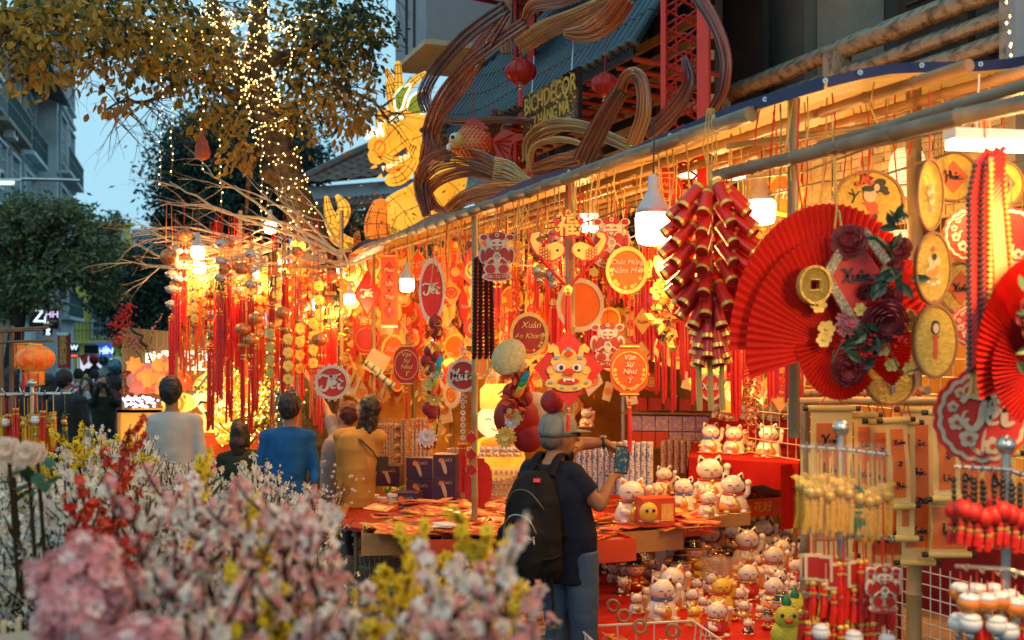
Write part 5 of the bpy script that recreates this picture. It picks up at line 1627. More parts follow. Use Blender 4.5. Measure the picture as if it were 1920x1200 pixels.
# ------------------------------------------------------------------ bamboo backdrop with neon sign
BY = 12.6
bk = thing('bamboo_backdrop','large bamboo slat backdrop board behind the man in the grey shirt','backdrop',P(355,640,BY)); bk.location.z = 0
s = BY/F
sl = MB(); sl.box((0,0,0),(.034,.012,1.0)); slm2 = sl.mesh('slat',M('backdrop_slat',(.52,.32,.10),.55,var=.3,vs=8,tex='wood',obj_var=.18))
x0,x1 = (232-355)*s,(500-355)*s; n = int((x1-x0)/.037)
ztop = HC + (640-622)*s
for i in range(n):
 o = bpy.data.objects.new('slat',slm2); COL.objects.link(o); o.parent = bk
 u_ = i/n; zt = ztop - .14*u_ + .05; zb = .3
 o.location = (x0+.037*i,R.uniform(-.003,.003),(zt+zb)/2); o.scale = (1,1,zt-zb)
for z in (.5,1.0,1.5,2.0):
 b = MB(); b.box(((x0+x1)/2,-.012,z),(x1-x0,.006,.012)); b.build('binding',m_rope,bk)
b = MB(); b.box(((x0+x1)/2,.03,1.2),(x1-x0,.03,1.9)); b.build('board',m_wood,bk)
# neon sign
ns = thing('neon_sign','white neon shop sign BÍCHDECOR in a notched frame on the bamboo backdrop','neon sign',P(346,676,BY-.06))
def rrect(w,h,c_,n=4):
 o = []
 for sx,sz,a in ((1,1,0),(-1,1,1),(-1,-1,2),(1,-1,3)):
  for k in range(n+1):
   q = pi*1.5 + a*pi/2 - (pi/2)*k/n if False else 0
  o += [(sx*w,sz*(h-c_)),(sx*(w-c_),sz*h)] if sx*sz > 0 else [(sx*(w-c_),sz*h),(sx*w,sz*(h-c_))]
 return o
b = MB(); q = rrect(48*s,17.5*s,.045); b.tube([(x,0,z) for x,z in q+ [q[0]]],.0075,6,False)
q = rrect(46*s,15.8*s,.055); b.tube([(x,0,z) for x,z in q+ [q[0]]],.004,6,False); b.build('neon_frame',m_neon,ns)
word('BÍCHDECOR',.155,m_neon,ns,(0,0,.028),ext=.006,bold=.0035,shear=0)
word('76 Hàng Mã | 0904 116',.078,m_neon,ns,(0,0,-.058),ext=.005,bold=.001,shear=0)
b = MB(); b.box((0,.03,0),(98*s,.01,36*s)); b.build('clear_plate',M('backing_plate',(.50,.31,.10),.25),ns)
# bare plum branch with red berries and pink twigs on the backdrop
pb = thing('berry_branch','crooked black branch with red berries arching over the backdrop corner','branch',P(240,615,BY-.12))
b = MB(); b.tube([((x-240)*s,0,(615-y)*s) for x,y in ((275,650),(262,640),(268,630),(255,625),(246,618),(243,600),(238,585),(228,572))],[.02,.018,.016,.015,.013,.01,.008,.004],6)
for k in range(9):
 a = R.uniform(1.2,3.4); c_ = (R.uniform(-14,6)*s,0,R.uniform(-10,35)*s); b.tube([c_,(c_[0] +cos(a)*22*s,R.uniform(-.05,.05),c_[2] +sin(a)*18*s)],.004,4)
b.build('stem',m_black,pb)
b = MB()
for i in range(230):
 a = R.uniform(0,6.3); g_ = R.choice(((-8,25,14),(-24,5,12),(-18,-22,12),(0,38,10),(-10,10,14)))
 b.ball(((g_[0] +R.gauss(0,.5)*g_[2])*s,R.uniform(-.05,.05),(g_[1] +R.gauss(0,.5)*g_[2])*s),.011,5,3)
b.build('berries',m_red,pb,kind='stuff')
pb2 = thing('plum_twig','thin black branch with tiny pink blossoms fixed on the backdrop','branch',P(275,665,BY-.1))
b = MB(); tips = []; b.tube([(.1,0,-.2),(.04,0,-.05),(0,0,.06),(-.1,0,.2)],[.014,.01,.007,.003],5)
for k in range(6): twigs(b,rnd,(.02*k-.06,0,-.03+.03*k),(rnd.uniform(-1,1),0,rnd.uniform(-.1,.8)),.25,.005,1,tips)
b.build('stem',m_black,pb2)
b = MB()
for p in tips: b.ball(p+Vector((0,-.01,0)),.010,5,3)
b.build('blossoms',M('pink_bud',(.75,.25,.22),.6),pb2,kind='stuff')
# two red diamond signs on the left edge
for i,(py,w_) in enumerate(((705,'Xuân'),(734,'Phúc'))):
 t = thing('diamond_sign',['upper red diamond sign with gold lettering at the backdrop edge','lower red diamond sign with gold lettering at the backdrop edge'][i],'sign',P(240,py,BY-.12),0,'diamond signs on the backdrop edge')
 b = MB(); b.prism([(0,-.10),(.10,0),(0,.10),(-.10,0)],.015); b.build('board',M('dark_gilt',(.18,.09,.03),.5),t)
 b = MB(); b.prism([(.062*cos(a),.062*sin(a)) for a in [2*pi*k/20 for k in range(20)]],.006,-.012); b.build('disc',m_red,t)
 script(w_,.05,m_yellow,t,(0,-.017,0),wd=.24)
# wreath of lit paper flowers
wr = thing('paper_flower_wreath','mound of orange and pink paper flowers with round pink moon on the backdrop','flowers',P(310,715,BY-.25))
fm = [skin('lit_petal_orange',(.85,.25,.03),(1,.45,.10),.55),skin('lit_petal_pink',(.70,.16,.12),(.85,.30,.18),.35),skin('lit_petal_red',(.60,.06,.02),(.85,.2,.05),.4)]
def ruffle(mb,c,r,layers=3,n=7,tilt=(0,0)):
 for l in range(layers):
  for i in range(n):
   a = 2*pi*i/n + l*.45; rr_ = r*(1-l*.27)
   u1 = Vector((cos(a),0,sin(a))); v1 = Vector((-sin(a),0,cos(a)))
   q = Vector((tilt[0],0,tilt[1]))
   base_,y = Vector(c),-.012*l*r/.05
   mb.add([base_+Vector((0,y,0)),base_+u1*rr_*.55+v1*rr_*.36+Vector((0,y-r*.12,0)),base_+u1*rr_+v1*rr_*.1+Vector((0,y+r*.1,0)),base_+u1*rr_*.55-v1*rr_*.36+Vector((0,y-r*.02,0))],[(0,1,2,3)])
for i in range(46):
 x,z = R.gauss(0,.5)*55,R.gauss(0,.42)*28 + 4
 b = MB(); ruffle(b,(0,0,0),R.uniform(.06,.11),3,7); b.ball((0,-.05,0),.012,6,4)
 o = b.build('paper_flower',fm[R.choice((0,0,1,2))],wr); o.location = (x*s,R.uniform(-.12,.05),z*s); o.rotation_euler = (R.uniform(-.4,.4),0,R.uniform(-.5,.5))
for x,z,r,mm in ((-32,5,.17,fm[1]),(-58,0,.10,fm[1]),(0,24,.13,fm[1])):
 b = MB(); b.ball((0,0,0),r,16,10,sy=.4); o = b.build('paper_ball',mm,wr,True); o.location = (x*s,.05,z*s)
# god of wealth lantern on the counter
gl_ = thing('deity_lantern','glowing lantern of a crowned deity with a black moustache and pointed beard','lantern',P(398,745,BY-.5))
m_lf = skin('lit_face',(1,.62,.26),(1,.75,.42),.95)
m_ly = skin('lit_yellow',(1,.52,.06),(1,.66,.14),.95)
s2 = (BY-.5)/F
b = MB(); b.ball((0,0,0),31*s2,24,14,sy=.6,sz=1.15); b.build('face',m_lf,gl_,True)
b = MB(); b.lathe([(35*s2,12*s2),(36*s2,20*s2),(30*s2,34*s2),(16*s2,44*s2),(8*s2,52*s2),(.001,54*s2)],(0,0,0),24,sy=.65); b.build('crown_hat',m_ly,gl_,True)
b = MB()
for i in range(9): b.ball(((-32+i*8)*s2,-.18*(1-abs(i-4)/7) -.06,(17+3*(i % 2))*s2),.016,6,5)
b.build('crown_bead',m_greent,gl_)
b = MB(); b.ball((0,-.19,38*s2),.03,12,8); b.build('crown_jewel',skin('lit_jewel',(.05,.55,.12),(.1,.7,.2),.9),gl_,True)
b = MB()
for sx in (-1,1):
 b.tube([(sx*2*s2,-.19,-8*s2),(sx*12*s2,-.19,-7*s2),(sx*19*s2,-.16,-14*s2)],[.012,.014,.006],6)
 b.tube([(sx*8*s2,-.18,10*s2),(sx*13*s2,-.17,12*s2),(sx*18*s2,-.15,9*s2)],[.006,.009,.005],5)
b.build('moustache',m_black,gl_)
b = MB(); b.ball((0,-.14,-14*s2),10*s2,14,8,sy=.7,sz=.9); b.build('lip',m_dor,gl_,True)
b = MB(); b.lathe([(.001,-60*s2),(7*s2,-32*s2),(10*s2,-26*s2),(.001,-25*s2)],(0,-.12,0),12); b.build('beard',m_black,gl_,True)
for sx in (-1,1):
 b = MB(); b.ball((sx*34*s2,0,-6*s2),10*s2,12,8,sy=.5,sz=1.3); b.build('ear',m_lf,gl_,True)
b = MB(); b.ball((0,.05,-62*s2),44*s2,20,10,sx=1.1,sy=.6,sz=.75); b.build('body',m_ly,gl_,True)
for sx in (-1,1):
 b = MB(); b.cap([(sx*30*s2,-.05,-45*s2),(sx*48*s2,-.1,-62*s2),(sx*30*s2,-.2,-75*s2)],[.09,.1,.07],12); b.build('sleeve',m_dr,gl_,True)
b = MB(); b.ball((-62*s2,0,-10*s2),24*s2,16,9,sx=1.4,sy=.5,sz=.8); b.build('ingot',m_ly,gl_,True)
b = MB(); b.ring(.07,.10,.02,-.17,20,-62*s2,-10*s2); b.ring(.02,.045,.02,-.17,20,-62*s2,-10*s2); b.build('ingot_swirl',m_dor,gl_)
b = MB(); b.box((0,.1,-100*s2),(1.2,.5,.4)); b.build('plinth',m_ored,gl_)
lamp(P(398,790,BY-1.0),10,(1,.55,.15),.2)
# counter with lit boxes at the left
cb = thing('lit_counter','glowing orange counter box at the left end of the backdrop','counter',P(265,790,BY-.7))
b = MB(); b.box((0,.2,-.1),(.42,.5,.42)); b.build('box',skin('lit_box',(.8,.28,.03),(1,.42,.05),.75),cb)
b = MB()
for sx in (-1,1):
 for z in (-.3,.11): b.box((0,-.06,z),(.46,.03,.03))
 b.box((sx*.21,-.06,-.1),(.03,.03,.42))
b.build('frame',m_yellow,cb)
b = MB()
for i in range(70): b.ball((R.uniform(-.20,.15),R.uniform(-.05,.15),.14+R.uniform(0,.12)),.012,5,4)
b.build('tiny_lights',M('cold_fairy',(.8,.8,1),.4,emit=(.75,.7,1),es=3),cb,kind='stuff')
# little apricot tree full of lights
at = thing('lit_apricot_tree','small yellow blossom tree covered in tiny lights between the tassels and the man in blue','tree',P(462,800,11.4)); at.location.z = 0
b = MB(); tips = []; b.tube([(0,0,0),(.02,0,.7),(0,0,1.15)],[.03,.025,.02],7)
for k in range(12): twigs(b,rnd,(0,0,1.0+.03*k),(rnd.uniform(-1,1),rnd.uniform(-.6,.6),rnd.uniform(.2,1.2)),.5,.01,2,tips,.05)
b.build('trunk',m_bark,at)
b,c_ = MB(),MB()
for i in range(900):
 p = Vector((rnd.gauss(0,.17),rnd.gauss(0,.14),1.55+rnd.gauss(0,.22)))
 if i < 520: b.add([p+Vector(q)*.0085 for q in ((1,0,0),(-1,0,0),(0,1,0),(0,-1,0),(0,0,1.3),(0,0,-1.3))],[(0,2,4),(2,1,4),(1,3,4),(3,0,4),(2,0,5),(1,2,5),(3,1,5),(0,3,5)])
 small_leaf(c_,p+Vector((rnd.gauss(0,.03),0,rnd.gauss(0,.03))),.05,.03,rnd)
b.build('lights',M('yellow_fairy',(1,.8,.3),.4,emit=(1,.72,.16),es=5),at,kind='stuff')
c_.build('blossoms',M('yellow_blossom',(.78,.58,.04),.5,var=.15,trans=.35),at,kind='stuff')
lamp(P(462,735,11.0),8,(1,.7,.25),.15)
# inner deity lantern behind the counter
il = thing('inner_lantern','big pale lantern figure smiling behind the shelves of figurines','lantern',PF(930,790,1.6))
s3 = FYw(930,1.6)/F
b = MB(); b.ball((0,0,0),38*s3,22,12,sy=.6,sz=.85); b.build('face',m_lf,il,True)
b = MB(); b.lathe([(30*s3,24*s3),(30*s3,60*s3),(20*s3,70*s3)],(0,0,0),20,sy=.6); b.build('hat',m_ly,il,True)
b = MB(); b.cap([(-20*s3,-.15,-40*s3),(10*s3,-.2,-38*s3),(45*s3,-.1,-28*s3)],[.05,.09,.05],12); b.build('carp',m_dor,il,True)
b = MB()
for sx in (-1,1): b.tube([(sx*8*s3,-.2,4*s3),(sx*14*s3,-.2,8*s3),(sx*19*s3,-.18,4*s3)],.006,5)
b.tube([(-8*s3,-.21,-10*s3),(0,-.22,-15*s3),(8*s3,-.21,-10*s3)],.006,5); b.build('features',m_black,il)
b = MB(); b.ball((0,.1,-70*s3),55*s3,20,10,sy=.5,sz=.8); b.build('body',m_dr,il,True)

# ------------------------------------------------------------------ lantern stand at the left
LY = 8.6; ls = LY/F
st = thing('lantern_stand','bamboo stand with a crossbar for lanterns at the left edge','stand',P(20,640,LY)); st.location.z = 0
bx = lambda x: (x-20)*ls
bz = lambda y: HC + (640-y)*ls
bamboo((bx(4),0,0),(bx(2),0,bz(612)),.02,st,'upright',m_wood); bamboo((bx(16),.05,0),(bx(16),.05,bz(610)),.018,st,'upright',m_wood)
for y0,x1 in ((616,92),(620,78),(640,104)): bamboo((bx(-30),-.02,bz(y0+3)),(bx(x1),-.02,bz(y0-2)),.011,st,'crossbar',m_wood)
m_olan = M('orange_lantern_skin',(.80,.09,.008),.45,col2=(.90,.20,.015),ramp=(.42,.55),vs=16,emit='ramp',es=.3)
round_lantern(66,672,35,0,'round orange lantern with fine brush pattern hanging from the stand',m_olan,False,8.4,.72,m_yellow,'orange_lantern','orange lanterns on the stand',.12)
def cyl_lantern(px,py,wpx,hpx,Y,label):
 s = Y/F; t = thing('orange_lantern',label,'lantern',P(px,py,Y),0,'orange lanterns on the stand')
 a,h = wpx/2*s,hpx/2*s
 b = MB(); b.lathe([(a*.8,-h),(a,-h*.8),(a,h*.8),(a*.8,h)],n=8,cap=False); b.build('shade',m_olan,t)
 for i in range(8):
  q = 2*pi*i/8; b = MB(); b.tube([(cos(q)*a,sin(q)*a,-h),(cos(q)*a*1.02,sin(q)*a*1.02,h)],.004,4); b.build('rib',m_wood,t)
 for z in (-h,h):
  b = MB(); b.lathe([(a*.9,z-.012),(a*.95,z),(a*.9,z+.012)],n=16); b.build('hoop',m_yellow,t)
 hang(t,h,.12); tassel(t,a*.2,-h-.02,.16,r=.012)
 return t
cyl_lantern(40,667,42,44,8.8,'tall orange panel lantern behind the round one')
cyl_lantern(63,702,42,34,8.9,'short orange panel lantern lowest on the stand')
# rack of yellow and red charms below
def charm_rack(px,py,Y,wpx,label,kinds,n,drop=.30,arms=12,zf=0.0,ypx=None,name='charm_rack'):
 s = Y/F; t = thing(name,label,'rack',P(px,py,Y)); H0 = t.location.z; t.location.z = zf
 z = H0 - zf
 b = MB(); b.lathe([(.13,0),(.13,.02),(.014,.03),(.013,z+.05)],n=14); b.build('pole',m_steel,t,2)
 b = MB(); b.ball((0,0,z+.07),.028,14,9); b.build('finial',m_steel,t,True)
 return t,z
def charm(kind,L):
 t = thing('hanging_charm','x','charm',(0,0,0),0,None)
 b = MB(); b.tube([(0,0,0),(.002,0,-L*.35)],.003,4); b.build('loop', {0: m_yellow,1: m_redcord,2: m_black,3: m_redcord,4: m_greent,5: m_redcord}[kind],t)
 if kind in (0,4):
  b = MB()
  for k in range(12): small_leaf(b,Vector((0,0,-L*.38)),.035,.02,rnd)
  b.ball((0,0,-L*.42),.018,8,5); b.build('rosette',m_yellow if kind == 0 else m_greent,t)
  b = MB(); b.ball((0,-.01,-L*.5),.02,10,6); b.build('lion_head',m_brass,t,True)
  tassel(t,-.008,-L*.55,L*.5,M('yellow_silk',(.82,.42,.02),.4,var=.2,vs=50,trans=.3) if kind == 0 else m_greent,.012); tassel(t,.010,-L*.55,L*.48,M('yellow_silk',()) if kind == 0 else m_greent,.012)
 elif kind == 1:
  b = MB(); b.box((0,0,-L*.45),(.055,.006,L*.34)); c_ = b.build('name_card',m_cream,t)
  b = MB(); b.box((0,-.004,-L*.45),(.036,.003,L*.26)); b.build('print',m_dred,c_)
  tassel(t,0,-L*.68,L*.4,m_silk,.013)
 elif kind == 2:
  b = MB()
  for k in range(9): b.ball((0,0,-.012-k*.016),.0085,6,4)
  b.build('beads',m_black,t,True)
  b = MB(); b.ball((0,0,-L*.5),.026,12,8,sz=1.1); b.build('cat_charm',rnd.choice((m_white,m_red,m_dred)),t,True)
  tassel(t,-.01,-L*.62,L*.36,m_silk,.010); tassel(t,.012,-L*.62,L*.36,m_silk,.010)
 elif kind == 3:
  b = MB(); b.ball((0,0,-L*.5),.032,12,8,sz=.85); c_ = b.build('cat_bell',rnd.choice((m_white,M('orange_enamel',(.75,.22,.03),.3),m_yellow)),t,True)
  b = MB(); b.ball((0,-.002,-L*.5+.016),.029,12,5,sz=.5); b.build('bell_cap',m_white,c_,True)
  b = MB(); b.ball((0,0,-L*.78),.012,8,5); b.build('bead',m_steel,t)
 elif kind == 5:
  tassel(t,-.01,-L*.3,L*.75,m_silk,.013); tassel(t,.012,-L*.3,L*.7,m_silk,.013)
 return t
CH = {}
NM = {0: 'yellow tasselled lion charm in clear film',1: 'cream and red card charm',2: 'black beaded cat charm',3: 'round cat bell charm on a red cord',4: 'green tasselled lion charm',5: 'plain pair of red tassels'}
def hangrow(p0,p1,kind,n,L,where,jit=.02):
 p0,p1 = Vector(p0),Vector(p1)
 for i in range(n):
  k = kind[i % len(kind)] if hasattr(kind,'__len__') else kind
  pos = p0.lerp(p1,(i+.5)/n) + Vector((rnd.uniform(-jit,jit),rnd.uniform(-jit,jit),rnd.uniform(-.022,.012)))
  key = (k,round(L,2))
  if key not in CH: CH[key] = charm(k,L); o = CH[key]; o.location = pos
  else: o = dup(CH[key],pos,rnd.uniform(-.5,.5))
  o['label'] = NM[k] + ' on the ' + where
  o['group'] = NM[k] + ', all on the ' + where
t,z = charm_rack(60,738,7.6,110,'round stall rack crowded with yellow charms under the orange lanterns',0,0)
c0 = Vector(t.location) + Vector((0,0,z))
for k in range(14):
 a = pi*k/14*2; q = MB(); q.tube([(0,0,z),(cos(a)*.26,sin(a)*.26,z),(cos(a)*.29,sin(a)*.29,z+.03)],.005,5); q.build('arm',m_steel,t)
for r_,n_,y0 in ((.10,8,.0),(.20,12,0)):
 pass
hangrow(c0+Vector((-.22,-.1,0)),c0+Vector((.22,-.1,0)),(0,0,3,0,5),12,.34,'left rack')
hangrow(c0+Vector((-.22,.0,-.02)),c0+Vector((.22,.02,-.02)),(0,5,4),9,.36,'left rack')
hangrow(c0+Vector((-.24,-.16,-.30)),c0+Vector((.2,-.16,-.30)),(3,0,3,0),12,.34,'left rack')
# ------------------------------------------------------------------ pleated fans and silk flowers
m_pleat = M('pleated_red_paper',(.62,.020,.008),.5,var=.1,trans=.2)
m_pleat2 = M('pleated_deep_red_paper',(.42,.012,.010),.5,var=.1)
def fanmesh(parent,loc,rx,rz,a0,a1,n,mm,yaw=0.0,r0=.04,amp=.010):
 vs,fs = [],[]
 for i in range(2*n+1):
  a = radians(a0+ (a1-a0)*i/(2*n)); o_ = amp if i % 2 else -amp
  vs += [(r0*rx*cos(a),0,r0*rz*sin(a)),(rx*cos(a)*(1-.012*(i % 2)),o_,rz*sin(a)*(1-.012*(i % 2)))]
 for i in range(2*n): fs.append((2*i,2*i+1,2*i+3,2*i+2))
 b = MB(); b.add(vs,fs); o = b.build('pleated_paper',mm,parent); o.location = loc; o.rotation_euler = (0,0,yaw)
 return o
def flower(parent,loc,r,mm,kind='rose',nm='flower'):
 b = MB(); fr = random.Random(int(loc[0]*1e4) +7)
 L = {'rose': 5,'mum': 5,'simple': 1}[kind]
 for l in range(L):
  n = {'rose': 7,'mum': 16,'simple': 6}[kind]
  for i in range(n):
   a = 2*pi*i/n + l*.6 + fr.uniform(-.15,.15); q = l/max(L,2)
   up = .15 + .75*q; rr_ = r*(1-.45*q); w_ = rr_* {'rose': .50,'mum': .16,'simple': .42}[kind]
   d = Vector((cos(a),0,sin(a))); s_ = Vector((-sin(a),0,cos(a))); f = Vector((0,-1,0))
   b0 = f*r*.25*q
   m1 = b0 + d*rr_*.6*(1-up*.4) + f*rr_*up*.45; e = b0 + d*rr_*(1-up*.55) + f*rr_*up*.75 + Vector((0,fr.uniform(-.1,.1)*r,0))
   b.add([b0,m1+s_*w_,e+s_*w_*.55,e+d*r*.06-f*r*.05,e-s_*w_*.55,m1-s_*w_],[(0,1,5),(1,2,4,5),(2,3,4)])
 o = b.build(nm,mm,parent); o.location = loc; o.rotation_euler = (fr.uniform(-.3,.3),0,fr.uniform(-.5,.3))
 if kind == 'simple':
  b = MB(); b.ball((0,-r*.2,0),r*.2,7,5); b.build('heart',m_goldleaf,o)
 return o
m_rose = M('dark_red_silk',(.16,.006,.010),.6,var=.3,vs=30)
m_mum = M('mauve_silk',(.42,.14,.16),.6,var=.25,vs=30)
m_yfl = M('yellow_silk_flower',(.75,.52,.12),.6,var=.15)
m_glit = M('gold_glitter',(.75,.42,.05),.3,.5,col2=(1,.75,.25),ramp=(.3,.8),vs=160,bump=1,bs=300)
def coin(parent,loc,r,h=None,ry=0.0):
 h = h or r*1.15
 b = MB(); n = 30
 out = [(r*cos(2*pi*i/n),h*sin(2*pi*i/n)) for i in range(n)]; q = r*.27
 inn = []
 for i in range(n):
  a = 2*pi*i/n; m_ = max(abs(cos(a)),abs(sin(a))); inn.append((q*cos(a)/m_,q*sin(a)/m_))
 for y0 in (-.022,.022):
  vs = [(x,y0,z) for x,z in out] + [(x,y0,z) for x,z in inn]
  b.add(vs,[(i,(i+1) % n,n+ (i+1) % n,n+i) if y0 < 0 else (n+i,n+ (i+1) % n,(i+1) % n,i) for i in range(n)])
 b.add([(x,y,z) for y in (-.022,.022) for x,z in out],[(i,n+i,n+ (i+1) % n,(i+1) % n) for i in range(n)])
 b.add([(x,y,z) for y in (-.022,.022) for x,z in inn],[(i,(i+1) % n,n+ (i+1) % n,n+i) for i in range(n)])
 o = b.build('gold_coin',m_glit,parent); o.location = loc; o.rotation_euler = (0,0,ry)
 b = MB(); b.ring(.86,1,.012,-.026,30,sx=r,sz=h); b.box((0,-.026,q*1.25),(q*2.6,.01,q*.3)); b.box((0,-.026,-q*1.25),(q*2.6,.01,q*.3)); b.build('coin_rim',m_glit,o)
Y = FYw(1540,-.05); s = Y/F
fn = thing('fan_ornament','huge layered red paper fan ornament with gold coins, diamond board and silk peonies','fan',P(1560,640,Y))
L_ = lambda x,y,d=0.0: ((x-1560)*s,d,(640-y)*s)
fanmesh(fn,L_(1560,640,.03),190*s,262*s,4,184,46,m_pleat)
fanmesh(fn,L_(1568,652,-.02),172*s,212*s,20,196,42,m_pleat)
fanmesh(fn,L_(1570,640,-.035),82*s,110*s,184,318,24,m_pleat)
fanmesh(fn,L_(1578,640,-.015),132*s,120*s,-46,30,22,m_pleat)
fanmesh(fn,L_(1600,560,-.045),70*s,92*s,10,140,22,m_pleat2)
b = MB(); b.prism([(0,-.16),(.098,0),(0,.145),(-.098,0)],.012); o = b.build('diamond_board',m_red,fn); o.location = L_(1592,520,-.085)
script('Xuân',.055,m_black,o,(0,-.008,0),wd=.14)
b = MB()
for p_,q_ in (((-.098,0),(-.02,.135)),((.015,.15),(.10,.035)),((.10,.03),(.07,-.03)),((-.10,0),(-.01,-.15))):
 d_ = Vector((q_[0] -p_[0],0,q_[1] -p_[1])); b.box(((p_[0] +q_[0])/2*1.12,-.006,(p_[1] +q_[1])/2*1.12),(d_.length,.02,.032),(0,-math.atan2(d_.z,d_.x),0))
o2 = b.build('sequin_border',M('pearl_sequins',(.60,.52,.36),.35,.2,tex='voro',vs=110,col2=(.30,.22,.10),ramp=(.2,.7),bump=.6,bs=120),fn); o2.location = L_(1592,520,-.09)
coin(fn,L_(1512,537,-.10),.058,.070); coin(fn,L_(1684,602,-.06),.030,.042,.6)
for x,y,r,mm,kd in ((1577,458,34,m_rose,'rose'),(1668,470,24,m_rose,'rose'),(1662,500,17,m_rose,'rose'),(1642,603,42,m_rose,'rose'),(1575,690,34,m_rose,'rose'),(1655,560,20,m_rose,'rose'),(1605,548,18,m_rose,'rose'),
       (1573,610,27,m_mum,'mum'),(1521,574,15,m_yfl,'simple'),(1536,617,16,m_yfl,'simple'),(1531,637,14,m_yfl,'simple'),(1597,582,13,m_yfl,'simple'),(1610,588,13,m_yfl,'simple'),(1639,655,13,m_yfl,'simple'),(1655,683,13,m_yfl,'simple'),(1686,690,12,m_yfl,'simple')):
 flower(fn,L_(x,y,-.10),r*s*1.05,mm,kd, {'rose': 'peony','mum': 'chrysanthemum','simple': 'yellow_flower'}[kd])
lv = []
for x,y,n_,sp_r in ((1600,645,12,30),(1640,530,7,22),(1620,670,8,26),(1672,540,6,18),(1660,430,7,18),(1570,660,5,24)):
 for i in range(n_):
  v_,f_ = leaf_pts(.075,.03,.12); b = MB(); b.add(v_,f_); o = b.build('leaf',M('silk_leaf_dark',(.03,.075,.04),.45,var=.3,obj_var=.3),fn)
  o.location = L_(x+R.gauss(0,.5)*sp_r,y+R.gauss(0,.5)*sp_r,-.12+R.uniform(-.03,.03)); o.rotation_euler = (R.uniform(1.0,2.0),R.uniform(-3,3),R.uniform(-.8,.8))
b = MB(); b.tube([L_(1590,452,-.10),L_(1625,450,-.1),(L_(1655,475,-.1)),L_(1668,520,-.1),L_(1674,560,-.1)],[.008,.012,.012,.010,.006],6)
b.tube([L_(1640,640,-.13),L_(1665,700,-.14),L_(1700,690,-.12)],.003,4); b.tube([L_(1560,640,-.13),L_(1540,680,-.14),L_(1545,655,-.13)],.003,4); b.build('stem',M('dark_stem',(.03,.05,.025),.6),fn)
b = MB()
for i in range(40): b.ball(L_(R.uniform(1560,1680),R.gauss(640,14),-.12),.008,5,3)
b.build('berries',m_red,fn,kind='stuff')
b = MB(); b.tube([L_(1562,430,-.02),L_(1566,395,-.02),(0,0,(640-395)*s+.35)],.004,4); b.tube([L_(1575,430,-.02),L_(1570,395,-.02)],.004,4); b.build('cord',m_rope,fn)
# second fan at the edge
Y = FYw(1930,-.1); s = Y/F
f2 = thing('fan_ornament','red paper fan with dark peonies cut by the edge beside the herringbone firecrackers','fan',P(1960,680,Y))
L_ = lambda x,y,d=0.0: ((x-1960)*s,d,(680-y)*s)
fanmesh(f2,(0,.02,0),125*s,205*s,60,200,40,m_pleat)
fanmesh(f2,L_(1965,690,-.02),112*s,120*s,130,240,24,m_pleat2)
for x,y,r in ((1910,575,22),(1918,620,26),(1895,600,14),(1925,545,20)): flower(f2,L_(x,y,-.08),r*s,m_rose,'rose','peony')
for i in range(14):
 v_,f_ = leaf_pts(.05,.02,.12); b = MB(); b.add(v_,f_); o = b.build('leaf',M('silk_leaf_dark',()),f2); o.location = L_(1905+R.gauss(0,12),600+R.gauss(0,35),-.1); o.rotation_euler = (R.uniform(1,2),R.uniform(-3,3),0)
hang(f2,200*s,.3)

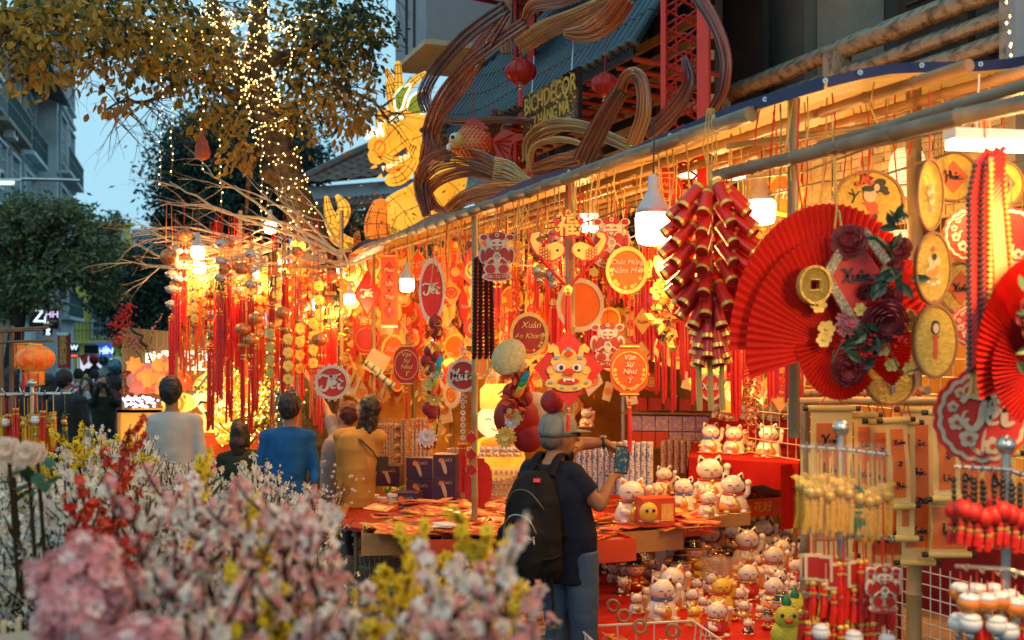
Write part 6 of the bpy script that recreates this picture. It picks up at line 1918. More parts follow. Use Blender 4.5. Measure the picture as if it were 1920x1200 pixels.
# ------------------------------------------------------------------ round woven trays with painted figures
m_weave = M('woven_bamboo_yellow',(.82,.50,.07),.6,var=.2,vs=50,bump=.5,bs=80,trans=.12)
def tray(px,py,rx,rz,w,label,deco,ed=0.0):
 Y = FYw(px,w); s = Y/F
 t = thing('woven_tray',label,'tray',P(px,py,Y),0,'round woven trays')
 a,c = rx*s,rz*s
 b = MB(); n = 32; b.prism([(a*cos(2*pi*i/n),c*sin(2*pi*i/n)) for i in range(n)],.012); b.build('weave',m_weave,t)
 b = MB(); b.ring(.96,1.04,.035,.0,32,sx=a,sz=c); b.build('rim',M('tray_rim',(.30,.13,.04),.5,var=.3),t)
 def bl(nm,m_,lst,y):
  b = MB()
  for i,(x,z,r1,r2) in enumerate(lst): b.prism([(x*a+r1*a*cos(2*pi*k/16),z*c+r2*c*sin(2*pi*k/16)) for k in range(16)],.002,y-i*.0007)
  return b.build(nm,m_,t)
 m_hair = M('print_black',(.03,.022,.02),.6); m_sk = M('print_skin',(.80,.52,.26),.6); m_rp = M('print_red',(.65,.08,.02),.6)
 if deco == 'girl':
  bl('hair',m_hair,((0,.42,.20,.10),(.33,.62,.17,.13),(.42,.40,.14,.11),(.20,.45,.13,.20),(.50,.28,.10,.08)),-.010)
  bl('face',m_sk,((.02,.20,.19,.24),(.22,.45,.08,.12)),-.015); bl('fringe',m_hair,((-.02,.38,.17,.07),),-.019)
  bl('dress',m_rp,((.10,-.18,.17,.18),(.02,-.06,.20,.07),(.16,-.38,.13,.12)),-.010); bl('trousers',m_hair,((.17,-.52,.08,.11),),-.014)
  script('Tết',.32*a,m_rp,t,(-.12*a,-.014,.72*c),wd=.2)
  b = MB(); b.stroke([(-.5*a,-.05*c),(-.42*a,.15*c),(-.5*a,.42*c)],.03*a,-.012,.003); b.stroke([(-.44*a,.1*c),(-.3*a,.3*c),(-.22*a,.32*c)],.03*a,-.0125,.003); b.stroke([(-.45*a,.2*c),(-.6*a,.3*c)],.03*a,-.013,.003); b.build('twig',m_hair,t)
 elif deco == 'child':
  bl('figure',m_sk,((0,.10,.28,.12),(-.02,-.12,.42,.16),(.25,.2,.2,.1),(-.2,.22,.14,.09)),-.010); bl('hair',m_hair,((.05,.32,.14,.10),),-.013)
  bl('robe',M('print_orange',(.75,.25,.03),.6),((-.05,-.14,.30,.11),(.2,-.05,.14,.12)),-.014); bl('cloud',M('print_cream',(.80,.66,.40),.6),((-.3,-.38,.12,.05),(0,-.46,.16,.05),(.3,-.40,.14,.06)),-.010); bl('sun',m_rp,((0,.55,.10,.08),),-.010)
 elif deco == 'standing':
  bl('hair',m_hair,((0,.42,.19,.17),(0,.34,.21,.15)),-.010); bl('face',m_sk,((0,.36,.14,.14),),-.016); bl('dress',m_rp,((0,-.05,.10,.18),(0,-.28,.10,.22),(.02,.12,.16,.06)),-.012)
 elif deco in ('Phúc','Xuân','Lộc'):
  b = MB(); b.prism([(0,-.68*c),(.62*a,0),(0,.68*c),(-.62*a,0)],.004,-.010); b.build('paper_diamond',M('orange_red_print',(.72,.13,.02),.6,var=.15),t); script(deco,.42*a,m_black,t,(0,-.018,0),wd=.15)
 elif deco == 'faint':
  bl('figure',M('faint_print',(.80,.50,.22),.6),((0,.1,.28,.18),(.1,-.15,.2,.14)),-.010); bl('robe',M('faint_red',(.70,.25,.12),.6),((-.05,.22,.14,.1),(.12,-.05,.14,.1)),-.014); bl('trousers',M('faint_blue',(.25,.28,.42),.6),((.1,-.38,.08,.14),),-.010)
 hang(t,c,.25 if py < 450 else .02)
 return t
tray(1628,378,64,57,.55,'round woven tray painted with a girl in a red scarf and the word Tết','girl')
tray(1743,366,24,66,.25,'narrow looking woven tray with a faint figure, topmost of the three beside the pole','faint')
tray(1748,503,32,66,.25,'woven tray with a seated child print, middle of the three beside the pole','child')
tray(1752,640,40,67,.25,'woven tray with a standing girl in red, lowest of the three beside the pole','standing')
tray(1786,332,45,45,.85,'round woven tray with an orange diamond reading Phúc','Phúc')
tray(1880,345,36,40,.8,'woven tray with an orange diamond half hidden behind the herringbone firecrackers','Lộc')
tray(1800,540,40,48,.85,'woven tray with an orange diamond low behind the three tall trays','Xuân')
tray(1668,712,46,46,.3,'tilted woven tray showing under the big fan above the scrolls','faint')
# scalloped paper cuts
def papercut(px,py,r,w,label,wd_=None,yaw=0.0):
 t = sign(px,py,2*r,2*r,label,'scallop',m_red,m_cream,(),w=w,yaw=yaw,name='paper_cut',group='scalloped round paper cuts',cord=.1)
 a = r*FYw(px,w)/F
 b = MB(); b.add([(x*.83,-.012,z*.83) for x,z in polar(96,lambda q: a*(1-.055*(1-abs(sin(q*9)))))],[tuple(range(96))]); b.build('inner_field',m_red,t)
 b = MB()
 for x,z,q in ((-.55,-.10,.17),(-.62,.22,.12),(-.48,.50,.11),(-.30,-.42,.20),(.18,-.58,.19),(.50,-.55,.16),(.62,.5,.12)):
  petals(b,(x*a,z*a),q*a,5,y=-.016)
 o = b.build('plum_blossom',m_cream,t)
 b = MB()
 for x,z,q in ((-.55,-.10,.17),(-.62,.22,.12),(-.48,.50,.11),(-.30,-.42,.20),(.18,-.58,.19),(.50,-.55,.16),(.62,.5,.12)): b.ring(.0002,q*.28*a,.003,-.022,10,cx=x*a,cz=z*a)
 b.build('blossom_heart',m_red,o)
 b = MB()
 for pth in (((-.45,-.1),(-.38,.1),(-.30,.12)),((-.30,-.55),(-.05,-.75),(.0,-.45),(.05,-.25)),((-.48,.5),(-.3,.68),(-.2,.72)),((-.02,-.72),(-.25,-.6)),((.35,-.6),(.5,-.35))): b.stroke([(x*a,z*a) for x,z in pth],.05*a,-.015,.003)
 b.build('twig',m_cream,t)
 if wd_: script(wd_,.62*a,m_cream,t,(.12*a,-.016,.12*a),wd=.2)
 return t
papercut(1840,782,92,-.05,'large scalloped red paper cut reading Tết above the charm rack','Tết')
papercut(1818,440,52,.6,'scalloped red paper cut behind the left side of the herringbone firecrackers',None)
papercut(1895,445,56,.55,'scalloped red paper cut behind the right side of the herringbone firecrackers',None)
papercut(1820,610,40,.6,'small scalloped red paper cut between the standing girl tray and the edge fan',None)
# white paper lanterns high at the back
def plan(px,py,r,w,label):
 Y = FYw(px,w); s = Y/F; t = thing('paper_lantern',label,'lantern',P(px,py,Y),0,'white paper lanterns')
 b = MB(); a = r*s; b.lathe([(a*(.3+.7*sin(pi*i/12) ** .7)*(1+.012*(i % 2)),-a*1.3*cos(pi*i/12)) for i in range(13)],n=24); b.build('shade',skin('lit_paper',(1,.74,.36),(1,.82,.48),.95),t,True)
 b = MB()
 for i in range(1,12): b.tube([(a*(.3+.7*sin(pi*i/12) ** .7)*1.015*cos(q),a*(.3+.7*sin(pi*i/12) ** .7)*1.015*sin(q),-a*1.3*cos(pi*i/12)) for q in [2*pi*k/20 for k in range(21)]],.0025,3,False)
 b.build('wire_rib',M('lantern_wire',(.6,.42,.2),.6),t); hang(t,a*1.3,.2)
plan(1702,322,34,1.3,'white paper lantern glowing behind the girl tray'); plan(1690,478,36,1.2,'white paper lantern glowing behind the big fan'); plan(1690,590,30,1.3,'lower white paper lantern behind the three tall trays')

# ------------------------------------------------------------------ bamboo scrolls
m_mat = M('scroll_mat',(.72,.52,.20),.6,var=.1,vs=60,tex='wave',trans=.15)
m_paper = M('scroll_paper',(.80,.17,.03),.6,var=.12,trans=.1)
rod_m = M('scroll_rod',(.66,.45,.12),.5,var=.1)
def scroll(x0,y0,x1,y1,w,label,words=(),lean=0.0,px_in=.14,yaw=0.0):
 pc = (x0+x1)/2; Y = FYw(pc,w); s = Y/F
 a,h = (x1-x0)/2*s,(y1-y0)*s
 if yaw: a /= cos(yaw)
 t = thing('wall_scroll',label,'scroll',P(pc,y0,Y),yaw,'bamboo scrolls with red calligraphy'); t.rotation_euler = (0,lean,yaw)
 b = MB(); n = 10
 vs = []
 for i in range(n+1):
  z = -h*i/n; y = .012*sin(i*.9)*(i/n)
  vs += [(-a,y,z),(a,y,z)]
 b.add(vs,[(2*i,2*i+2,2*i+3,2*i+1) for i in range(n)])
 b.build('mat',m_mat,t)
 k = px_in*2*a
 b = MB(); vs = []
 for i in range(n+1):
  f_ = .10 + .80*i/n; z = -h*f_; y = .012*sin(f_*n*.9)*f_ - .004
  vs += [(-a+k,y,z),(a-k,y,z)]
 b.add(vs,[(2*i,2*i+2,2*i+3,2*i+1) for i in range(n)]); b.build('red_paper',m_paper,t)
 for i,wd_ in enumerate(words):
  z = -h*(.10+.80*(i+.6)/(len(words) +.2))
  script(wd_,min(a*.58,.09),m_black,t,(0,-.024,z),wd=.15)
 for z in (0,-h):
  b = MB(); b.tube([(-a-.012,0,z),(a+.012,0,z)],.014,10); r_ = b.build('rod',rod_m,t,2)
  for sx in (-1,1):
   b = MB(); b.tube([(sx*(a+.011),0,z),(sx*(a+.034),0,z)],.011,8); b.build('rod_end',m_black,r_)
 b = MB(); b.tube([(-a*.6,0,.01),(0,0,.09)],.003,4); b.tube([(a*.6,0,.01),(0,0,.09)],.003,4); b.build('cord',m_redcord,t)
 return t
scroll(1520,766,1598,1042,.45,'bamboo scroll hung leftmost and front of the row, lettering from top to bottom',('Xuân','Lộc','swirl','Phúc'))
scroll(1602,778,1640,1000,.60,'narrow bamboo scroll second from the big front scroll',('Lộc','Xuân','swirl'),px_in=.2)
scroll(1632,790,1668,1002,.66,'narrow bamboo scroll third in the row, slightly lower',('swirl','Phúc','Lộc'),px_in=.2)
scroll(1660,788,1700,950,.55,'short leaning bamboo scroll with swirling black letters in the middle of the row',('Xuân','swirl','Phúc'),lean=-.06,px_in=.2)
scroll(1682,792,1716,1010,.62,'slim bamboo scroll with a thin dark red stripe',(),px_in=.3)
scroll(1692,768,1748,1055,.72,'tallest bamboo scroll right of the middle, mostly orange paper',('Lộc','Phúc','swirl','Xuân'))
scroll(1745,772,1795,935,.58,'leaning bamboo scroll ending high beside the large scalloped paper cut',('Phúc','swirl','Lộc'),lean=-.05,px_in=.2)
scroll(1610,945,1745,1052,.78,'wide bamboo scroll low behind the others with one black word',('Xuân',),px_in=.22)
scroll(1745,940,1815,1040,.80,'bamboo scroll low in the row reading one word beside the wire grid',('Lộc',),px_in=.05)
scroll(1790,790,1838,1000,.85,'bamboo scroll behind the large scalloped paper cut',('Xuân','Phúc','swirl'),px_in=.12)
scroll(1838,850,1905,1022,.95,'bamboo scroll hung behind the black beaded charms',('Phúc','swirl'),px_in=.12)
scroll(1535,940,1600,1045,.9,'bamboo scroll low behind the clear film charms',('swirl',),px_in=.2)
bamboo(PF(1490,752,.6),PF(1880,752,.6),.018,aw,'scroll_rail')
bamboo(PF(1495,738,.9),PF(1740,732,.9),.02,aw,'scroll_rail')
# wire grid panels
def grid(pa,pb,z0,z1,step,label,m_,r=.0035):
 t = thing('wire_grid',label,'wire grid',pa); d = (pb-pa); L = d.length; u_ = d.normalized()
 for i in range(int(L/step) +1):
  b = MB(); b.tube([u_*i*step+Vector((0,0,z0)),u_*i*step+Vector((0,0,z1))],r,5); b.build('wire',m_,t)
 for k in range(int((z1-z0)/step) +1):
  b = MB(); b.tube([Vector((0,-.006,z0+k*step)),d+Vector((0,-.006,z0+k*step))],r,5); b.build('wire',m_,t)
 return t
m_wht = M('white_wire',(.60,.58,.52),.35,var=.05)
pa,pb = ST(5.6,1.05),ST(3.3,1.25); pa.z = pb.z = 0
grid(pa,pb,.30,1.05,.06,'white wire grid panel under the scrolls',m_wht)
pa,pb = ST(7.6,1.9),ST(4.3,1.9)
grid(pa,pb,1.3,2.9,.10,'yellowish wire grid behind the trays',M('yellow_wire',(.55,.38,.14),.5),.004)
b = MB(); p0,p1 = ST(5.6,1.5),ST(3.0,1.7); b.add([p0+Vector((0,0,.05)),p1+Vector((0,0,.05)),p1+Vector((0,0,1.1)),p0+Vector((0,0,1.1))],[(0,1,2,3)])
o = b.build('dark_red_curtain',M('dark_red_cloth',(.14,.008,.012),.8,var=.3,vs=8),None); tag(o,'dark red cloth hanging behind the white wire grid','cloth')

# ------------------------------------------------------------------ charm racks at the front right
def xrack(px,py,Y,label,rows,where):
 t,z = charm_rack(px,py,Y,0,label,0,0)
 s = Y/F
 for (dy,x0,x1,kinds,n,L,dep) in rows:
  zz = z - dy*s
  a_,c_ = Vector(((x0-px)*s,-.02,zz+.01)),Vector(((x1-px)*s,-.02-dep,zz-.02))
  b = MB(); b.tube([a_,Vector((0,-.01,zz)),c_],.006,5); bar = b.build('bar',m_steel,t)
  for k in range(n):
   p = a_.lerp(c_,(k+.5)/n); b = MB(); b.tube([p,p+Vector((-.01,-.05,.0)),p+Vector((-.012,-.065,.02))],.003,4); b.build('hook',m_steel,bar)
  for q in (0,.07):
   hangrow(Vector(t.location) +a_+Vector((0,-.04+q,-.01)),Vector(t.location) +c_+Vector((0,-.04+q,-.01)),kinds,n,L,where,.006)
 return t
xrack(1577,842,3.75,'steel charm rack in front of the scrolls with film wrapped yellow charms',((0,1498,1668,(0,0,0,0,0,4),9,.25,-.03),(155,1505,1668,(1,1,1,5,1,5),9,.25,.02),(275,1500,1660,(5,3,5),8,.20,.02)),'rack in front of the scrolls')
xrack(1886,880,3.3,'steel charm rack under the large paper cut with black beaded cat charms',((0,1784,1925,(2,2,2),8,.20,.0),(185,1786,1930,(3,3,3),5,.13,.02),(232,1790,1930,(3,5,3),6,.14,.02)),'rack under the large paper cut')
b = MB(); b.prism([((-.055),-.02),(.055,-.02),(.05,.02),(-.05,.02)],.001); 
plaque(1655,1105,88,-.2,'openwork cream deity plaque hanging low on the front charm rack',False)
# clear film bags round the yellow charms
m_film = M('clear_film',(.9,.85,.7),.08,alpha=.05,var=.02)
for i in range(9):
 b = MB(); x = 1512 + i*18; p = P(x,925,3.66); hh_ = 95*3.66/F; w_ = .022
 b.add([(-w_,-.01,hh_),(w_,-.012,hh_),(w_*1.2,-.03,0),(w_*1.1,-.012,-hh_*.9),(-w_*1.1,-.010,-hh_*.9),(-w_*1.2,-.028,0)],[(0,5,2,1),(5,4,3,2)])
 o = b.build('film_bag',m_film,None); o.location = p; tag(o,'clear film bag round a yellow charm on the rack in front of the scrolls','film bag','clear film bags on the front rack')

# ------------------------------------------------------------------ tables and boxes
m_vel = M('red_velvet',(.40,.010,.006),.75,var=.2,vs=4,bump=.35,bs=7)
def G(px,py,z): return PZ(px,py,z)
def table(poly,z,label,cloth,drop=.0,name='display_table',folds=True):
 t = thing(name,label,'table',(0,0,0))
 pts = [G(x,y,z) for x,y in poly]
 b = MB(); n = len(pts)
 b.add(pts+ [p+Vector((0,0,-.03)) for p in pts],[tuple(range(n))] + [tuple(range(2*n-1,n-1,-1))] + [(i,i+n,(i+1) % n+n,(i+1) % n) for i in range(n)]); b.build('top',cloth,t)
 for p in pts:
  b = MB(); q = p.lerp(sum(pts,Vector())/n,.06); b.tube([q+Vector((0,0,-.03)),Vector((q.x,q.y,.11))],.018,6); b.build('leg',m_wood,t)
 if drop:
  for i in range(n):
   a_,c_ = pts[i],pts[(i+1) % n]; m_ = 16; d = (c_-a_); nn = Vector((d.y,-d.x,0)).normalized()
   vs = []
   for k in range(m_+1):
    p = a_ + d*k/m_ ; w_ = .018*sin(k*2.1); vs += [p+Vector((0,0,.003)) +nn*.004,p+nn*(w_+.012) +Vector((0,0,-drop*(1-.08*sin(k*1.3))))]
   b = MB(); b.add(vs,[(2*k,2*k+1,2*k+3,2*k+2) for k in range(m_)]); b.build('cloth_drape',cloth,t,True)
 return t
table([(1060,1300),(1560,1300),(1560,1045),(1130,1045)],.32,'low display table under a red velvet cloth full of lucky cats',m_vel,.0)
# rumpled velvet on it
b = MB(); nx,ny = 46,30; vs = []
for j in range(ny+1):
 for i in range(nx+1):
  x = 1062 + (1555-1062)*i/nx; y = 1048 + (1290-1048)*j/ny
  p = G(x,y,.325); p.z += .006 + .012*noise.noise(Vector((p.x*5,p.y*2.5,0))) ; vs.append(p)
b.add(vs,[(j*(nx+1) +i,j*(nx+1) +i+1,(j+1)*(nx+1) +i+1,(j+1)*(nx+1) +i) for j in range(ny) for i in range(nx)])
o = b.build('velvet_cloth',m_vel,None,True); tag(o,'rumpled red velvet cloth spread under the figurines on the low table','cloth')
table([(640,985),(850,1018),(1000,1024),(1150,1012),(1320,966),(1462,940),(1440,905),(1150,905),(850,935),(650,935)],.60,'long trestle table carrying the boxes of red envelopes',m_dred)
table([(1292,858),(1498,870),(1495,832),(1300,826)],1.13,'small table under a red velvet drape with three cats on top',m_vel,.20)
table([(1330,790),(1530,795),(1530,778),(1340,776)],1.35,'highest red velvet shelf at the back crowded with small cats',m_vel,.22,'display_shelf')
b = MB(); p0,p1 = G(1462,872,1.13),G(1500,866,1.13); vs = []
for k in range(9):
 p = p0.lerp(p1,k/8) + Vector((0,-.03-.02*sin(k*2.4),0)); vs += [p,Vector((p.x+.02*sin(k*3),p.y,.62))]
b.add(vs,[(2*k,2*k+1,2*k+3,2*k+2) for k in range(8)]); o = b.build('velvet_drape',m_vel,None,True); tag(o,'long red velvet drape falling at the right corner of the small cat table','cloth')
b = MB(); b.ball((0,0,0),.2,14,8,sx=1.3,sy=.6,sz=1.1); b.v = [(x,y,z+.05*noise.noise(Vector((x*9,y*9,z*6)))) for x,y,z in b.v]
o = b.build('brown_sack',M('brown_plastic_sack',(.14,.06,.03),.35,var=.3,bump=.5,bs=12),None,True); o.location = G(1422,935,.62) + Vector((0,0,.1)); tag(o,'crumpled brown plastic sack under the small velvet table','sack')
m_card = M('cardboard',(.42,.23,.09),.75,var=.15)
m_orbox = M('orange_red_carton',(.62,.07,.015),.5,var=.2,vs=4)
packs = []
for i,mm in enumerate((M('envelope_red',(.65,.045,.012),.35,var=.25,vs=14,coat=.3),M('envelope_orange',(.75,.20,.025),.35,var=.25,vs=14,coat=.3),M('envelope_gold',(.75,.42,.08),.3,.2,var=.3,vs=14,coat=.3))):
 b = MB(); b.mat(0).box((0,0,0),(.10,.17,.005)); b.mat(1).box((0,.0,.0032),(.05,.08,.001)); b.box((0,.065,.0032),(.07,.015,.001)); packs.append(b.mesh('envelope',[mm,[m_gold,m_red,m_red][i]]))
def carton(px,py,z,wid,dep,h,yaw,label,m_,fill=14,txt=None):
 p = G(px,py,z+h)   # py is the upper front edge
 t = thing('carton',label,'box',(p.x,p.y,z),yaw)
 b = MB(); th = .008
 b.box((0,0,h/2),(wid,th,h)); o1 = b.build('front_panel',m_,t)
 b = MB(); b.box((0,dep,h/2),(wid,th,h)); b.box((-wid/2+th/2,dep/2,h/2),(th,dep-th,h-.002)); b.box((wid/2-th/2,dep/2,h/2),(th,dep-th,h-.002)); b.box((0,dep/2,h*.7),(wid-2*th,dep-th,.01)); b.build('tray',m_,t)
 for i in range(fill):
  o = bpy.data.objects.new('envelope',packs[R.choice((0,0,1,2))]); COL.objects.link(o); o.parent = t
  o.location = (R.uniform(-.36,.36)*wid,dep*R.uniform(.2,.85),h*.72+.012+.008*(i // 3)); o.rotation_euler = (R.uniform(-.15,.15),R.uniform(-.12,.12),R.uniform(-1.6,1.6))
 if txt: word(txt,h*.62,m_gold,t,(0,-.006,h*.5),shear=0,ext=.001)
 return t
yb = .18
for i,(px,py,wd_,m_,lb,tx) in enumerate(((735,1000,.42,m_card,'open cardboard box of red envelopes nearest the woman in yellow',None),(808,1012,.36,m_orbox,'orange red carton of envelopes left of the bamboo pole',None),(898,1010,.50,m_card,'wide cardboard box with a plain brown front under the bamboo pole',None),
  (975,1022,.30,m_orbox,'orange red carton printed 花好 at the hip of the man with the backpack','花好'),(1150,1012,.34,m_orbox,'orange red carton right of the man with the backpack',None),(1222,994,.50,m_card,'cardboard box with a long brown front above the standing price card',None),
  (1300,968,.34,m_orbox,'orange red carton printed 花开 in the stepped row','花开'),(1362,952,.44,m_card,'cardboard box holding the lying white cat',None),(1430,934,.50,m_orbox,'long orange red carton at the end of the row below the velvet table','花好'))):
 carton(px,py,.63,wd_,.5,.15,.1 if i < 4 else .38,lb,m_,18,tx)
for i in range(250):
 px = R.uniform(700,1330) if i % 2 else R.uniform(760,1010); f_ = (px-700)/630; py = R.uniform(938,1000) - 20*max(0,f_-.5)
 o = bpy.data.objects.new('envelope_pack',packs[R.choice((0,0,1,1,2))]); COL.objects.link(o); o.location = G(px,py,.79+.03*R.random()); o.rotation_euler = (R.uniform(-.2,.2),R.uniform(-.2,.2),R.uniform(-3,3)); o.scale = (R.uniform(.9,1.7),)*3
 tag(o,('red' if o.data is packs[0] else 'orange' if o.data is packs[1] else 'gold') + ' lucky money envelope pack lying loose on the ' + ('table left of the bamboo pole' if px < 890 else 'table between pole and backpack' if px < 1020 else 'table before the cats'),'envelope','loose envelope packs on the long table')
for px,py,lb in ((1215,975,'white price slip lying on the envelopes beside the twin cats'),(830,985,'small stack of white slips left of the bamboo pole'),(1262,938,'little white slip by the lion box')):
 b = MB()
 for k in range(3): b.box((.01*k,.01*k,.004*k),(.13,.18,.002),(0,.03,.3*k))
 o = b.build('paper_slip',m_white,None); o.location = G(px,py,.84); o.scale = (.45,)*3 if px > 1250 else (1,1,1); tag(o,lb,'paper')
# standing card with a blue header
t = thing('price_card','standing white card with a blue header between the small cats','card',G(1239,1068,.33),-.1)
b = MB(); b.box((0,0,.13),(.085,.004,.21)); b.build('card',m_white,t); b = MB(); b.box((0,-.004,.223),(.082,.002,.018)); b.build('header',M('blue_print_card',(.05,.16,.5),.5),t)
b = MB(); b.box((0,.01,.012),(.09,.04,.024)); b.build('foot',M('clear_stand',(.7,.66,.55),.1,var=.02),t)

# ------------------------------------------------------------------ lucky cats
m_cw = M('cat_porcelain',(.78,.72,.62),.12,var=.06,vs=3,coat=.7)
m_cor = M('cat_orange_glaze',(.72,.22,.03),.15,coat=.6); m_cbl = M('cat_brown_glaze',(.10,.025,.015),.12,coat=.6)
m_cred = M('cat_red_glaze',(.50,.02,.012),.15,var=.15,coat=.6); m_cyel = M('cat_yellow_glaze',(.80,.52,.06),.15,coat=.6); m_cg = M('cat_gilding',(.85,.52,.12),.2,.7,var=.2); m_blue = M('cat_blue_glaze',(.05,.10,.40),.15,coat=.5)
def cat(v):
 t = thing('lucky_cat','x','figurine',(0,0,0),0,'porcelain lucky cats')
 body_m = {0: m_cw,1: m_cred,2: m_cw,3: m_cyel,4: m_cg,5: m_cw,6: m_cbl}[v]; head_m = m_cyel if v == 3 else m_cw
 ear_m = {0: m_cor,1: m_cor,2: m_cbl,3: m_cyel,4: m_cor,5: m_cbl,6: m_cw}[v]
 b = MB(); b.lathe([(.30,0),(.36,.05),(.37,.16),(.33,.30),(.25,.42),(.18,.48)],n=20,sy=.85); b.build('body',body_m,t,True)
 b = MB(); b.ball((0,-.03,.66),.27,20,12,sx=1.08,sy=.88,sz=.86); h_ = b.build('head',head_m,t,True)
 for sx in (-1,1):
  b = MB(); b.lathe([(.095,0),(.07,.07),(.03,.13),(.001,.155)],(sx*.17,-.02,.82),10,Matrix.Rotation(sx*.35,3,'Y'),sy=.55); e_ = b.build('ear',head_m,h_,True)
  b = MB(); b.lathe([(.055,0),(.04,.05),(.001,.10)],(sx*.17,-.055,.83),8,Matrix.Rotation(sx*.35,3,'Y'),sy=.4); b.build('inner_ear',ear_m,h_,True)
 b = MB(); b.ball((.15,-.06,.73),.17,14,8,sx=.9,sy=.72,sz=.72); b.build('head_patch',ear_m,h_,True)
 b = MB()
 for sx in (-1,1): b.tube([(sx*.05-.02,-.268,.66),(sx*.095-.02,-.262,.685),(sx*.14-.02,-.238,.66)],.009,4)
 b.tube([(-.05,-.268,.575),(-.02,-.272,.56),(.01,-.268,.575)],.008,4); b.build('closed_eyes',m_black,h_)
 b = MB(); b.ball((-.02,-.272,.615),.02,7,5); b.build('nose',m_cred,h_)
 b = MB(); b.cap([(.22,-.05,.36),(.34,-.10,.48),(.345,-.13,.66)],[.075,.07,.065],10); b.ball((.345,-.14,.72),.085,10,7); b.build('raised_arm',m_cw if v != 3 else m_cyel,t,True)
 b = MB(); b.cap([(-.20,-.16,.34),(-.24,-.28,.26),(-.12,-.34,.24)],[.08,.075,.07],10); b.build('lower_arm',m_cw if v != 3 else m_cyel,t,True)
 b = MB(); b.tube([(.235*cos(a),.20*sin(a) -.01,.45) for a in [2*pi*k/18 for k in range(19)]],.032,6,False); b.build('collar',m_cred if v not in (1,5) else (m_blue if v == 5 else m_cg),t,True)
 b = MB(); b.ball((0,-.23,.42),.05,9,6); b.build('bell',m_cg,t,True)
 if v in (0,2,4,5):
  b = MB(); b.ball((0,-.30,.18),.15,14,8,sx=.8,sy=.3,sz=1.1); b.build('gold_coin',m_cg,t,True)
 if v in (1,0,6):
  b = MB(); b.box((.32,-.2,.5),(.09,.03,.34),(0,.1,0)); b.build('lucky_tablet',m_cor,t)
 for sx in (-1,1):
  b = MB(); b.ball((sx*.2,-.26,.05),.10,10,6,sy=1.2,sz=.6); b.build('foot',m_cw if v != 3 else m_cyel,t,True)
 b = MB(); b.lathe([(.42,-.012),(.45,.01),(.40,.035)],n=20,sy=.85); b.build('cushion',m_cg if v in (1,2) else m_cor,t,True)
 if v in (4,5):
  for k in range(5):
   a = k*1.26 + 2; b = MB(); b.ball((.33*cos(a),.28*sin(a),.16+.05*(k % 2)),.09,9,6); b.build('gold_ingot',m_cg,t,True)
 if v == 2:
  b = MB(); b.lathe([(.26,.04),(.30,.12),(.26,.24)],(-.1,-.2,0),14,sy=.6); b.build('barrel',m_cor,t,True)
 return t
def deity(v=0):
 t = thing('deity_figurine','x','figurine',(0,0,0),0,'little deity figurines in black hats')
 b = MB(); b.lathe([(.26,0),(.30,.1),(.22,.32),(.15,.40)],n=16,sy=.85); b.build('robe',m_cred,t,True)
 b = MB(); b.ball((0,-.02,.58),.25,18,10,sx=1.1,sy=.9,sz=.85); h_ = b.build('head',M('figurine_skin',(.78,.40,.28),.2,coat=.5),t,True)
 b = MB(); b.lathe([(.29,.66),(.30,.72),(.22,.78),(.20,.90),(.13,.98),(.001,1.0)],n=16,sy=.8); b.build('hat',M('glossy_black',(.02,.018,.018),.1,coat=.7),t,True)
 b = MB(); b.tube([(.305*cos(a),.245*sin(a),.70) for a in [2*pi*k/18 for k in range(19)]],.022,5,False); b.tube([(.2*cos(a),.17*sin(a) ,.88) for a in [2*pi*k/14 for k in range(15)]],.018,5,False); b.build('hat_gilding',m_cg,t)
 for sx in (-1,1):
  b = MB(); b.cap([(sx*.22,-.02,.74),(sx*.42,0,.72)],[.03,.06],8); b.build('hat_wing',m_cg,t,True)
  b = MB(); b.cap([(sx*.16,-.08,.32),(sx*.26,-.2,.22),(sx*.08,-.26,.24)],[.07,.07,.05],8); b.build('sleeve',m_cg,t,True)
 b = MB()
 for sx in (-1,1): b.tube([(sx*.05,-.245,.58),(sx*.09,-.24,.60),(sx*.13,-.22,.58)],.009,4)
 b.tube([(-.05,-.25,.50),(0,-.255,.48),(.05,-.25,.50)],.008,4); b.build('features',m_black,h_)
 b = MB(); b.ball((0,-.22,.16),.1,10,6,sx=1.3,sz=.7); b.build('ingot',m_cg,t,True)
 return t
CP = {}
def putfig(v,px,py,hpx,z,label,yaw=0.0):
 first_ = v not in CP
 if first_: CP[v] = deity() if v == 'd' else cat(v)
 pos = G(px,py,z); s_ = hpx*pos.y/F/.95
 if first_: o = CP[v]; o.location = pos; o.scale = (s_,)*3; o.rotation_euler = (0,0,yaw)
 else: o = dup(CP[v],pos,yaw,None,s_)
 o['label'] = label
 return o
